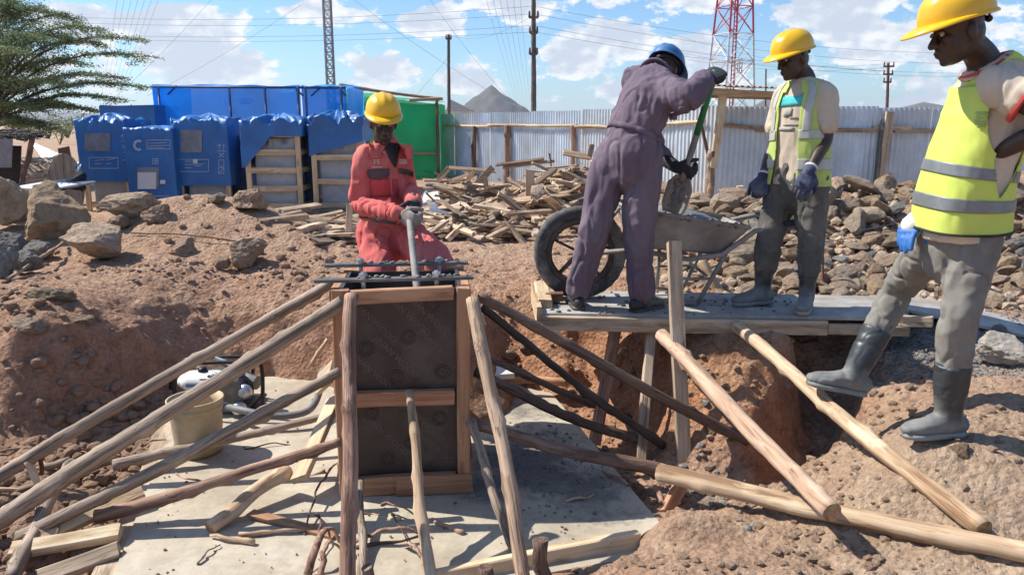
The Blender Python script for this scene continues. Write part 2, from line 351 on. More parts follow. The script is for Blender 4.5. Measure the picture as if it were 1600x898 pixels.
M['bluefilm_dark'] = plain('navy_plastic_wrap', (0.006, 0.026, 0.11), 0.4, nscale=2, amt=0.3, bstr=0.5, bscale=6, bd=0.03)
M['greypatch'] = plain('grey_film_patch', (0.17, 0.18, 0.22), 0.4, bstr=0.2)
M['whiteprint'] = plain('white_ink', (0.36, 0.42, 0.56), 0.6, bstr=0, amt=0.15)
M['paper'] = plain('paper_label', (0.55, 0.56, 0.58), 0.7, bstr=0, amt=0.06)
M['bluetarp'] = sheer('blue_sheeting', (0.008, 0.34, 0.95), 0.55, 0.06, 0.35, 0.4, 0.22, 1.2)
M['bluetarp_lt'] = sheer('light_blue_sheeting', (0.04, 0.36, 0.85), 0.5, 0.05, 0.35, 0.4, 0.2, 1.2)
M['greennet'] = sheer('green_shade_net', (0.008, 0.40, 0.15), 0.40, 0.10, 0.7, 0.3, 0.25, 1.4)
M['whitegoods'] = plain('white_wrapping', (0.33, 0.345, 0.37), 0.5, nscale=5, amt=0.2, bstr=0.5, bscale=8, bd=0.03)
M['galv'] = plain('galvanised_sheet', (0.56, 0.63, 0.685), 0.45, 0.25, nscale=2.2, amt=0.2, bstr=0.25, bscale=3.0, bd=0.02, var=0.30, dirt=(0.40, 0.34, 0.28), dirt_amt=0.5)
M['galv_bright'] = plain('shiny_sheet', (0.75, 0.76, 0.78), 0.22, 0.9, bstr=0.1)
M['mast'] = plain('grey_lattice', (0.20, 0.22, 0.25), 0.6, bstr=0)
M['mast_red'] = plain('red_lattice', (0.38, 0.05, 0.07), 0.6, bstr=0)
M['mast_white'] = plain('pale_lattice', (0.50, 0.52, 0.55), 0.6, bstr=0)
M['wire'] = plain('overhead_wire', (0.10, 0.11, 0.13), 0.6, bstr=0)
M['upole'] = wood('utility_pole_wood', (0.085, 0.07, 0.06), (0.13, 0.11, 0.10), (0.04, 0.035, 0.03))
M['upole_red'] = plain('reddish_steel_pole', (0.12, 0.06, 0.055), 0.7)
M['roofing'] = plain('grey_house_roof', (0.36, 0.37, 0.40), 0.7)
M['housewall'] = plain('pale_wall', (0.6, 0.58, 0.54), 0.8)
M['thatch'] = plain('dark_thatch', (0.05, 0.042, 0.036), 0.95, nscale=10, amt=0.5, bstr=0.9, bscale=30, bd=0.03)
M['drumwood'] = wood('drum_wood', (0.36, 0.25, 0.165), (0.48, 0.36, 0.25), (0.14, 0.09, 0.06))
M['leafl'] = None

def stone_mat(name, c1, c2, c3, scale=5.0, var=0.4):
    m, nt, b, out = newmat(name)
    v, rnd = objco(nt)
    n1 = nd(nt, 'ShaderNodeTexNoise', {'Vector': v, 'Scale': scale, 'Detail': 8.0, 'Roughness': 0.65})
    n2 = nd(nt, 'ShaderNodeTexNoise', {'Vector': v, 'Scale': scale*9, 'Detail': 5.0, 'Roughness': 0.7})
    c = ramp(nt, n1.outputs[0], [(0.28, c3), (0.46, c1), (0.68, c2)])
    c = mixc(nt, 0.45, c, ramp(nt, n2.outputs[0], [(0.3, (0.3, 0.3, 0.3)), (0.7, (0.72, 0.72, 0.72))]), 'OVERLAY')
    k = mth(nt, 'MULTIPLY_ADD', rnd, var, 1-var/2); k2 = mth(nt, 'MULTIPLY_ADD', mth(nt, 'FRACT', mth(nt, 'MULTIPLY', rnd, 7.31)), 0.22, 0.89)
    kk = nd(nt, 'ShaderNodeCombineXYZ', {0: k, 1: mth(nt, 'MULTIPLY', k, mth(nt, 'POWER', k2, 0.5)), 2: mth(nt, 'MULTIPLY', k, k2)})
    c = mixc(nt, 1.0, c, kk.outputs[0], 'MULTIPLY')
    nt.links.new(c, b.inputs['Base Color']); b.inputs['Roughness'].default_value = 0.9; b.inputs['Specular IOR Level'].default_value = 0.25
    h = mth(nt, 'ADD', n1.outputs[0], mth(nt, 'MULTIPLY', n2.outputs[0], 0.35)); bump(nt, b, h, 1.0, 0.05)
    return m
M['stone'] = stone_mat('brown_stone', (0.37, 0.265, 0.185), (0.50, 0.38, 0.275), (0.17, 0.11, 0.08), 4.0)
M['stone_tan'] = stone_mat('tan_stone', (0.40, 0.285, 0.185), (0.53, 0.41, 0.28), (0.22, 0.145, 0.095), 4.0)
M['stone_grey'] = stone_mat('grey_stone', (0.25, 0.235, 0.215), (0.36, 0.34, 0.315), (0.12, 0.115, 0.11))
M['clod'] = stone_mat('soil_clod', (0.42, 0.27, 0.18), (0.50, 0.35, 0.25), (0.33, 0.195, 0.125), 14.0, 0.3)
M['gravel'] = stone_mat('grey_gravel', (0.36, 0.345, 0.325), (0.46, 0.445, 0.42), (0.25, 0.235, 0.22), 14.0, 0.6)

def soil_mat():
    m, nt, b, out = newmat('soil')
    t = nd(nt, 'ShaderNodeTexCoord'); v = t.outputs['Object']
    at = nd(nt, 'ShaderNodeAttribute', attribute_name='dirt')
    s = nd(nt, 'ShaderNodeSeparateColor', {0: at.outputs['Color']})
    n0 = nd(nt, 'ShaderNodeTexNoise', {'Vector': v, 'Scale': 0.9, 'Detail': 5.0, 'Roughness': 0.6})
    n1 = nd(nt, 'ShaderNodeTexNoise', {'Vector': v, 'Scale': 7.0, 'Detail': 8.0, 'Roughness': 0.68})
    n2 = nd(nt, 'ShaderNodeTexNoise', {'Vector': v, 'Scale': 46.0, 'Detail': 6.0, 'Roughness': 0.7})
    vo = nd(nt, 'ShaderNodeTexVoronoi', {'Vector': v, 'Scale': 34.0, 'Randomness': 1.0})
    base = ramp(nt, n1.outputs[0], [(0.28, (0.24, 0.125, 0.078)), (0.48, (0.40, 0.225, 0.145)), (0.72, (0.50, 0.32, 0.22))])
    red = ramp(nt, n1.outputs[0], [(0.28, (0.28, 0.12, 0.062)), (0.5, (0.46, 0.225, 0.122)), (0.75, (0.56, 0.31, 0.18))])
    pale = ramp(nt, n1.outputs[0], [(0.28, (0.33, 0.215, 0.142)), (0.5, (0.47, 0.335, 0.232)), (0.75, (0.56, 0.43, 0.315))])
    grey = ramp(nt, n1.outputs[0], [(0.28, (0.20, 0.185, 0.17)), (0.5, (0.33, 0.31, 0.285)), (0.75, (0.46, 0.44, 0.41))])
    j = mth(nt, 'MULTIPLY_ADD', n0.outputs[0], 0.9, -0.45)
    c = mixc(nt, mth(nt, 'ADD', s.outputs[0], j, clamp=True), base, red)
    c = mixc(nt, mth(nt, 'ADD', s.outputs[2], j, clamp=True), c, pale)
    c = mixc(nt, mth(nt, 'ADD', s.outputs[1], mth(nt, 'MULTIPLY', j, s.outputs[1]), clamp=True), c, grey)
    sp = ramp(nt, n2.outputs[0], [(0.3, (0.24, 0.24, 0.24)), (0.7, (0.74, 0.74, 0.74))])
    c = mixc(nt, 0.55, c, sp, 'OVERLAY')
    nt.links.new(c, b.inputs['Base Color']); b.inputs['Roughness'].default_value = 0.95; b.inputs['Specular IOR Level'].default_value = 0.15
    h = mth(nt, 'ADD', mth(nt, 'MULTIPLY', n2.outputs[0], 0.5), mth(nt, 'MULTIPLY_ADD', vo.outputs[0], -0.35, n1.outputs[0]))
    bump(nt, b, h, 1.0, 0.05)
    return m
M['soil'] = soil_mat()
def concrete_mat():
    m, nt, b, out = newmat('slab_concrete')
    t = nd(nt, 'ShaderNodeTexCoord'); v = t.outputs['Object']
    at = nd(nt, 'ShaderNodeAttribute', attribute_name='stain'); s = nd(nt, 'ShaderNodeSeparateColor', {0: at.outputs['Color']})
    n0 = nd(nt, 'ShaderNodeTexNoise', {'Vector': v, 'Scale': 1.6, 'Detail': 6.0, 'Roughness': 0.6})
    n1 = nd(nt, 'ShaderNodeTexNoise', {'Vector': v, 'Scale': 13.0, 'Detail': 8.0, 'Roughness': 0.75})
    c = ramp(nt, n0.outputs[0], [(0.3, (0.35, 0.295, 0.22)), (0.5, (0.45, 0.39, 0.30)), (0.7, (0.52, 0.465, 0.375))])
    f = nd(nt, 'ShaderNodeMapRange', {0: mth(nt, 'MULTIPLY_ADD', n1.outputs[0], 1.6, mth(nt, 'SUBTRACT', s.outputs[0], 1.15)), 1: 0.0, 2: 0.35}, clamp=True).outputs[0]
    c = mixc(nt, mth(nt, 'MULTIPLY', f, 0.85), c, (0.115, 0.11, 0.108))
    n7 = nd(nt, 'ShaderNodeTexNoise', {'Vector': v, 'Scale': 4.5, 'Detail': 8.0, 'Roughness': 0.7})
    c = mixc(nt, nd(nt, 'ShaderNodeMapRange', {0: n7.outputs[0], 1: 0.50, 2: 0.72, 3: 0.0, 4: 0.6}).outputs[0], c, (0.27, 0.215, 0.16))
    c = mixc(nt, 0.45, c, ramp(nt, n1.outputs[0], [(0.3, (0.3, 0.3, 0.3)), (0.7, (0.7, 0.7, 0.7))]), 'OVERLAY')
    nt.links.new(c, b.inputs['Base Color']); b.inputs['Roughness'].default_value = 0.85; b.inputs['Specular IOR Level'].default_value = 0.3
    bump(nt, b, n1.outputs[0], 0.35, 0.01)
    return m
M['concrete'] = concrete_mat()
# ================================================================ terrain
SLAB_Z = -0.60
SLAB = [(-1.50, 2.36), (0.74, 3.02), (0.22, 5.22), (-2.36, 5.42)]
ctrl = [(-2.3,3.5,-.70),(-2.7,3.4,-.66),(-3.2,3.5,-.55),(-3.6,4.0,-.5),(-2.0,2.2,-.72),(-3.5,2.2,-.5),(-2.4,4.2,-.68),(-2.45,4.8,-.62),(-2.9,2.6,-.6),(-1.9,2.9,-.69),(-2.2,4.4,-.67),
 (-2.95,4.43,-.02),(-2.95,4.18,-.55),(-3.4,4.55,.0),(-3.4,4.3,-.42),(-4.0,4.9,.02),(-4.0,4.5,-.3),(-2.68,4.66,-.05),(-2.66,4.44,-.57),(-2.5,4.95,-.14),(-2.46,4.70,-.58),
 (-2.62,5.5,-.07),(-2.42,5.1,-.40),(-2.3,5.45,-.34),(-2.2,5.62,-.17),(-2.85,5.9,.02),(-2.0,5.62,-.2),(-2.0,5.42,-.56),(-1.75,5.5,-.24),(-1.75,5.36,-.6),(-2.1,6.2,.0),
 (-1.4,5.42,-.22),(-1.4,5.26,-.6),(-1.12,5.2,-.28),(-1.12,5.02,-.62),(-1.2,5.7,-.06),
 (-.78,4.62,-.27),(-.45,4.65,-.25),(-.75,4.30,-.6),(-.4,4.30,-.6),(-.3,5.05,-.05),(-.9,5.1,-.1),(-.98,4.6,-.55),(-.2,4.55,-.5),(-.15,4.9,-.33),
 (0.0,5.62,-.07),(0.0,5.4,-.33),(0.0,5.2,-.61),(.35,5.4,-.08),(.38,5.1,-.4),(.36,4.95,-.62),
 (.5,5.5,-.1),(.5,5.25,-.4),(.5,5.05,-.6),(.75,5.3,-.1),(.75,5.05,-.35),(.72,4.85,-.58),(.80,4.6,-.58),(.95,4.6,-.2),(1.05,4.6,-.05),(.88,4.3,-.6),(1.02,4.34,-.18),(1.15,4.38,-.05),
 (1.2,4.30,-.06),(1.2,4.10,-.28),(1.08,3.84,-.58),(1.45,4.30,-.06),(1.35,4.14,-.22),(1.66,4.36,-.05),(1.60,4.28,-.09),(1.5,4.16,-.2),(1.35,4.0,-.36),(1.22,3.86,-.52),(1.3,4.7,-.05),(1.6,4.7,-.05),(1.2,5,-.02),(1.0,3.9,-.62),(.72,3.6,-.66),(.8,4.1,-.64),
 (1.74,4.34,-.60),(1.66,4.20,-.64),(1.54,4.06,-.68),(1.40,3.90,-.72),(1.30,3.76,-.72),(1.76,4.56,-.55),(1.82,4.78,-.15),(1.95,4.45,-.60),(1.88,4.18,-.62),(1.66,3.9,-.72),(1.42,3.70,-.72),(2.12,4.55,-.3),(2.22,4.35,-.14),(1.97,4.05,-.25),(1.74,3.77,-.34),(1.50,3.56,-.46),(1.12,3.70,-.66),(1.0,3.45,-.62),
 (1.72,3.58,-.34),(1.95,3.85,-.26),(2.15,4.05,-.20),(2.45,4.32,-.1),(1.34,3.40,-.49),(1.78,3.07,-.125),(2.0,3.3,-.13),(2.4,3.45,-.06),(1.5,3.1,-.31),(1.6,2.95,-.27),(3.0,3.8,.0),(2.7,4.6,.02),(3.2,4.6,.04),(2.45,4.85,.0),(2.2,5.0,-.03),
 (1.0,3.2,-.53),(1.2,2.93,-.48),(1.5,2.7,-.42),(1.75,2.5,-.38),(1.2,2.5,-.45),(1.65,2.35,-.39),(.75,2.86,-.52),(.95,2.7,-.48),(1.85,2.8,-.24),(2.1,2.6,-.26),(.25,2.62,-.55),(.5,2.6,-.5),(0,1.8,-.5),(1,1.8,-.42),(2,2,-.33),(3,2.4,-.05),(-1,1.8,-.66),(-2,1.6,-.62),(-3.5,1.5,-.45),(0,0,-.3),(3,0,-.1),(-3,0,-.2),(-.3,2.5,-.68),(-1.2,2.2,-.70),
 (1.3,5.05,.0),(1.8,5.2,.0),(.6,5.5,.0),(-1.2,6.0,.0),(-3.3,6.3,.05),(-2.0,6.8,.04)]
for y_ in (5.9, 7.5, 10, 14, 20, 30):
    for x_ in np.linspace(-1.2*y_, 1.2*y_, 7):
        if y_ > 6 or abs(x_) > 3.2 or -1.5 < x_ < 3: ctrl.append((x_, y_, 0.0))
ctrl += [(-6,3,0),(-6,0,0),(6,3,0),(6,0,0),(0,-8,0),(8,-8,0),(-8,-8,0),(4.2,5,.05),(5,4,.05)]
# floor of the pit under the slab
ctrl += [(x_, y_, -.68) for x_, y_ in ((-1.3,2.8),(-.6,2.9),(.2,3.1),(-1.6,3.6),(-.6,3.6),(.3,3.7),(-1.8,4.5),(-1.0,4.2),(.0,4.4),(-2.0,5.1),(-1.2,4.8),(.1,4.9))]
ctrl = np.array(ctrl, float)
def rbf(pts, q):
    d = np.sqrt(((pts[:, None, :2]-pts[None, :, :2])**2).sum(2)+1e-4); n = len(pts)
    A = np.zeros((n+1, n+1)); A[:n, :n] = d; A[:n, n] = 1; A[n, :n] = 1
    A[:n, :n] += np.eye(n)*-0.004
    wgt = np.linalg.solve(A, np.append(pts[:, 2], 0))
    out = np.empty(len(q))
    for k in range(0, len(q), 20000):
        qq = q[k:k+20000]
        out[k:k+20000] = np.sqrt(((qq[:, None]-pts[None, :, :2])**2).sum(2)+1e-4) @ wgt[:n]+wgt[n]
    return out
def grow(start, stop, step, g):
    r = []; x = start; s_ = step
    while abs(x) < abs(stop): x += s_; s_ *= g; r.append(x)
    return r
xs = np.array(sorted(grow(-3.6, -2600, -.02, 1.09)+list(np.arange(-3.6, 3.4, .0155))+grow(3.4, 2600, .02, 1.09)))
ys = np.array(sorted(grow(2.2, -60, -.03, 1.12)[:60]+list(np.arange(2.2, 6.3, .0145))+grow(6.3, 3000, .018, 1.035)))
XX, YY = np.meshgrid(xs, ys); q = np.stack([XX.ravel(), YY.ravel()], 1)
near = (np.abs(q[:, 0]) < 34) & (q[:, 1] < 34)
z = np.zeros(len(q)); z[near] = rbf(ctrl, q[near])
fade = np.clip((30-np.hypot(q[:, 0], q[:, 1]))/10, 0, 1); z *= fade
def bumpg(cx, cy, rx, ry, h, p=1.0):
    r2 = ((q[:, 0]-cx)/rx)**2+((q[:, 1]-cy)/ry)**2; return h*np.exp(-r2**p)
z += bumpg(.95, 10.4, 1.25, 1.3, .50)+bumpg(-.2, 9.6, 1.2, 1.3, .22)+bumpg(1.9, 9.6, .9, 1.2, .25)      # scrap heap base
z += bumpg(4.6, 7.9, 1.9, 1.0, .48)+bumpg(3.0, 7.2, 1.1, .9, .26)+bumpg(6.2, 7.6, 1.6, 1.2, .45)+bumpg(2.2, 7.6, .8, .8, .15)   # stone heap base
z += bumpg(-3.05, 7.7, 1.1, .75, .42)+bumpg(-4.6, 7.5, 1.5, .8, .18)+bumpg(-2.3, 7.0, .8, .6, .08)      # spoil ridge on the left
z += bumpg(.74, 3.04, .15, .10, .12)
z += bumpg(-2.75, 5.95, .28, .3, .06)
p3 = np.stack([q[:, 0], q[:, 1], z*1.3], 1)
damp = np.exp(-np.maximum(np.hypot(q[:, 0], q[:, 1]-4)-9, 0)/12)
inslab = np.ones(len(q), bool)
S = SLAB
for k in range(4):
    a, b = S[k], S[(k+1) % 4]
    inslab &= ((b[0]-a[0])*(q[:, 1]-a[1])-(b[1]-a[1])*(q[:, 0]-a[0])) > 0
gy, gx = np.gradient(z.reshape(XX.shape), ys, xs); slope = np.hypot(gx, gy).ravel()
rough = np.clip(.45+slope*.55, .4, 1.3)
lump = fbm(p3*3.1, 4, 3); rid = 1-np.abs(fbm(p3*5.2+5, 4, 11))*2
bil = np.abs(fbm(p3*9+3, 4, 41)); disp = .065*lump*rough+.028*rid*rough+.018*fbm(p3*17, 3, 21)+.014*np.maximum(fbm(p3*36, 2, 31), 0)+.022*(bil-.2)*rough
z = z+disp*damp*np.where(inslab, .25, 1)
spill = np.clip(fbm(np.stack([q[:, 0]*2.2, q[:, 1]*2.2, q[:, 0]*0], 1), 3, 77)*.5, 0, 1)
z = np.where(inslab & (z > SLAB_Z-.02) & (z < SLAB_Z+.03), SLAB_Z-.03, z)
far = np.hypot(q[:, 0], q[:, 1]) > 60
z[far] += .9*fbm(np.stack([q[far, 0]/90, q[far, 1]/90, q[far, 0]*0], 1), 3, 5)
ZZ = z.reshape(XX.shape)
def hgt(x, y):
    i = int(np.clip(np.searchsorted(xs, x)-1, 0, len(xs)-2)); j = int(np.clip(np.searchsorted(ys, y)-1, 0, len(ys)-2))
    u = (x-xs[i])/(xs[i+1]-xs[i]); v = (y-ys[j])/(ys[j+1]-ys[j])
    return float(ZZ[j, i]*(1-u)*(1-v)+ZZ[j, i+1]*u*(1-v)+ZZ[j+1, i]*(1-u)*v+ZZ[j+1, i+1]*u*v)
def T(px, py):                       # where the sight line of a photo pixel meets the ground
    r = ray(px, py); o = Vector((0, 0, CAM_H)); t = 1.2; pv = t
    while t < 400:
        p = o+r*t
        if p.z < hgt(p.x, p.y):
            lo, hi_ = pv, t
            for _ in range(14):
                mid = (lo+hi_)/2; p = o+r*mid
                if p.z < hgt(p.x, p.y): hi_ = mid
                else: lo = mid
            return o+r*hi_
        pv = t; t *= 1.006
    return o+r*t
def drop(x, y, dz=0.0): return Vector((x, y, hgt(x, y)+dz))
nx, ny = len(xs), len(ys)
idx = np.arange(nx*ny).reshape(ny, nx)
fc = np.stack([idx[:-1, :-1], idx[:-1, 1:], idx[1:, 1:], idx[1:, :-1]], -1).reshape(-1, 4)
gm = bpy.data.meshes.new('ground'); gm.vertices.add(nx*ny)
gm.vertices.foreach_set('co', np.stack([q[:, 0], q[:, 1], z], 1).ravel().astype('f4'))
gm.loops.add(len(fc)*4); gm.polygons.add(len(fc)); gm.loops.foreach_set('vertex_index', fc.ravel().astype('i4'))
gm.polygons.foreach_set('loop_start', np.arange(0, len(fc)*4, 4, dtype='i4')); gm.update(); gm.validate()
att = gm.color_attributes.new('dirt', 'FLOAT_COLOR', 'POINT')
def blob(cx, cy, r): return np.exp(-(((q[:, 0]-cx)**2+(q[:, 1]-cy)**2)/r**2))
redv = np.clip(blob(.8, 4.9, .7)+blob(1.2, 4.2, .7)+blob(.1, 5.4, .5)*.7, 0, 1)*.95
greyv = np.clip(blob(2.55, 4.45, .42)*1.1+blob(1.0, 3.72, .2)*.4+blob(2.9, 3.9, .35)*.9, 0, 1)
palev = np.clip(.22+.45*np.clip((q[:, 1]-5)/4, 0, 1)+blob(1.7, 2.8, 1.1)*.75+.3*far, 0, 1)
palev *= np.clip(1-.9*np.clip(slope-0.8, 0, 1), 0.1, 1)
att.data.foreach_set('color', np.stack([redv, greyv, palev, np.ones(len(q))], 1).ravel().astype('f4'))
ground = link(gm, 'ground', M['soil']); ground['kind'] = 'structure'

# ---------------------------------------------------------------- concrete slab in the pit
def slab():
    n = 90; vs = []; st = []
    A, B, C, D = [np.array(s_) for s_ in SLAB]
    for j in range(n+1):
        for i in range(n+1):
            u, v = i/n, j/n
            p = (A*(1-u)+B*u)*(1-v)+(D*(1-u)+C*u)*v
            vs.append((p[0], p[1], 0))
    vs = np.array(vs)
    w_ = fbm(np.stack([vs[:, 0]*2.5, vs[:, 1]*2.5, vs[:, 0]*0], 1), 4, 9)
    vs[:, 2] = SLAB_Z+.006*w_
    top = len(vs); F = [(j*(n+1)+i, j*(n+1)+i+1, (j+1)*(n+1)+i+1, (j+1)*(n+1)+i) for j in range(n) for i in range(n)]
    ring = [i for i in range(n+1)]+[(j+1)*(n+1)-1 for j in range(1, n+1)]+[n*(n+1)+i for i in range(n-1, -1, -1)]+[j*(n+1) for j in range(n-1, 0, -1)]
    low = [(vs[i][0], vs[i][1], SLAB_Z-.12) for i in ring]
    allv = [tuple(v) for v in vs]+low
    for k in range(len(ring)):
        k2 = (k+1) % len(ring); F.append((ring[k2], ring[k], top+k, top+k2))
    me = bpy.data.meshes.new('concrete_slab'); me.from_pydata(allv, [], F); me.update()
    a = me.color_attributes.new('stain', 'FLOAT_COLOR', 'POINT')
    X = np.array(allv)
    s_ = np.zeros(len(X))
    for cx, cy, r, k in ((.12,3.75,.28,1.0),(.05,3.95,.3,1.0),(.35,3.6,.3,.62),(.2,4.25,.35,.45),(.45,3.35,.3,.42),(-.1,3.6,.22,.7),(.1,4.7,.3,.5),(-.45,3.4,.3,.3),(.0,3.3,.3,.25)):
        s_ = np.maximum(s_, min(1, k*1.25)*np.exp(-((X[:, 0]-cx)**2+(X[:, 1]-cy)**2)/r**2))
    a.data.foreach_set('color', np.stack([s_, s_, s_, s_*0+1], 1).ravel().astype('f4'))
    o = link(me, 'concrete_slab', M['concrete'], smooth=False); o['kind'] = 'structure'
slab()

# ================================================================ poles, planks
def pole(name, a, b, r0, r1, mat, label, cat='pole', group=None, bend=0.015, knots=7, cut=None, parent=None, n=16):
    a = Vector(a); b = Vector(b); d = b-a; L = d.length; mb = MB()
    if name in ('brace_pole', 'brace_post', 'log', 'loose_pole', 'stump_pole', 'stake'): r0 *= .80; r1 *= .80
    k = max(6, int(L/.035)) if n > 8 else max(6, int(L/.09)); pts = []; rad = []
    ph = random.uniform(0, 6.28); ph2 = random.uniform(0, 6.28)
    for i in range(k+1):
        t = i/k; e = math.sin(math.pi*t)
        pts.append(Vector((bend*e*math.cos(ph)+.005*math.sin(7*t+ph2)+random.uniform(-.0018, .0018), bend*e*math.sin(ph)+.005*math.sin(9*t+ph), L*t)))
        rad.append(r0+(r1-r0)*t)
    mb.tube(pts, rad, n, side=(1, 0, 0))
    V = np.array(mb.v); nzv = .6*fbm(V*np.array([50, 50, 14.0])+3, 3, 4)+fbm(V*np.array([16, 16, 5.0])+random.uniform(0, 99), 3, 2)
    ax = np.array([[p.x, p.y] for p in pts]).repeat(n, 0)
    rr = V[:, :2]-ax; V[:, :2] = ax+rr*(1+.13*nzv[:, None])
    for _ in range(knots):
        c = V[random.randrange(len(V))]; dd = np.exp(-((V-c)**2).sum(1)/(.028**2)); V[:, :2] += rr*dd[:, None]*.40
    mb.v = [tuple(p) for p in V]
    me = mb.mesh(name); me.materials.append(mat)
    if cut:
        me.materials.append(cut)
        for p in me.polygons:
            if len(p.vertices) > 4: p.material_index = 1
    o = link(me, name, None, parent)
    for p in me.polygons:
        if len(p.vertices) > 4: p.use_smooth = False
    o.rotation_mode = 'QUATERNION'; o.rotation_quaternion = d.to_track_quat('Z', 'X')
    o.location = a-(rootloc(parent) if parent else Vector((0, 0, 0)))
    if parent is None: props(o, label, cat, group)
    elif label: o['label'] = label
    return o
def plankmesh(L, wd, th, warp=.006, rag=.004, name='plank'):
    mb = MB(); k = max(2, min(6, int(L/.15))); ch = min(wd, th)*.1
    sec = [(-wd/2+ch, -th/2), (wd/2-ch, -th/2), (wd/2, -th/2+ch), (wd/2, th/2-ch), (wd/2-ch, th/2), (-wd/2+ch, th/2), (-wd/2, th/2-ch), (-wd/2, -th/2+ch)]
    ph = random.uniform(0, 6.28)
    for i in range(k+1):
        t = i/k
        for (x, y) in sec:
            mb.v.append((x+warp*math.sin(3*t+ph)+random.uniform(-rag, rag)*.5, y+warp*.6*math.sin(2.3*t+ph*2), L*t+(random.uniform(-rag, rag)*2 if i in (0, k) else 0)))
    for i in range(k):
        for j in range(8):
            a = i*8+j; b = i*8+(j+1) % 8; mb.f.append((a, b, b+8, a+8))
    mb.f.append(tuple(range(8))[::-1]); mb.f.append(tuple(k*8+j for j in range(8)))
    return mb.mesh(name)
def orient(o, a, b, facing, parent=None):
    """local z from a to b, local y (thickness) towards facing"""
    a = Vector(a); b = Vector(b); t = (b-a).normalized(); f = Vector(facing); f = (f-t*f.dot(t)).normalized(); u = f.cross(t)
    o.rotation_mode = 'QUATERNION'; o.rotation_quaternion = Matrix((u, f, t)).transposed().to_quaternion()
    o.location = a-(rootloc(parent) if parent else Vector((0, 0, 0)))
def plank(name, a, b, wd, th, mat, facing=(0, -1, 0), label=None, cat='plank', group=None, parent=None, warp=.004, rag=.003):
    me = plankmesh((Vector(b)-Vector(a)).length, wd, th, warp, rag, name)
    o = link(me, name, mat, parent, smooth=False); orient(o, a, b, facing, parent)
    if parent is None: props(o, label, cat, group)
    elif label: o['label'] = label
    return o

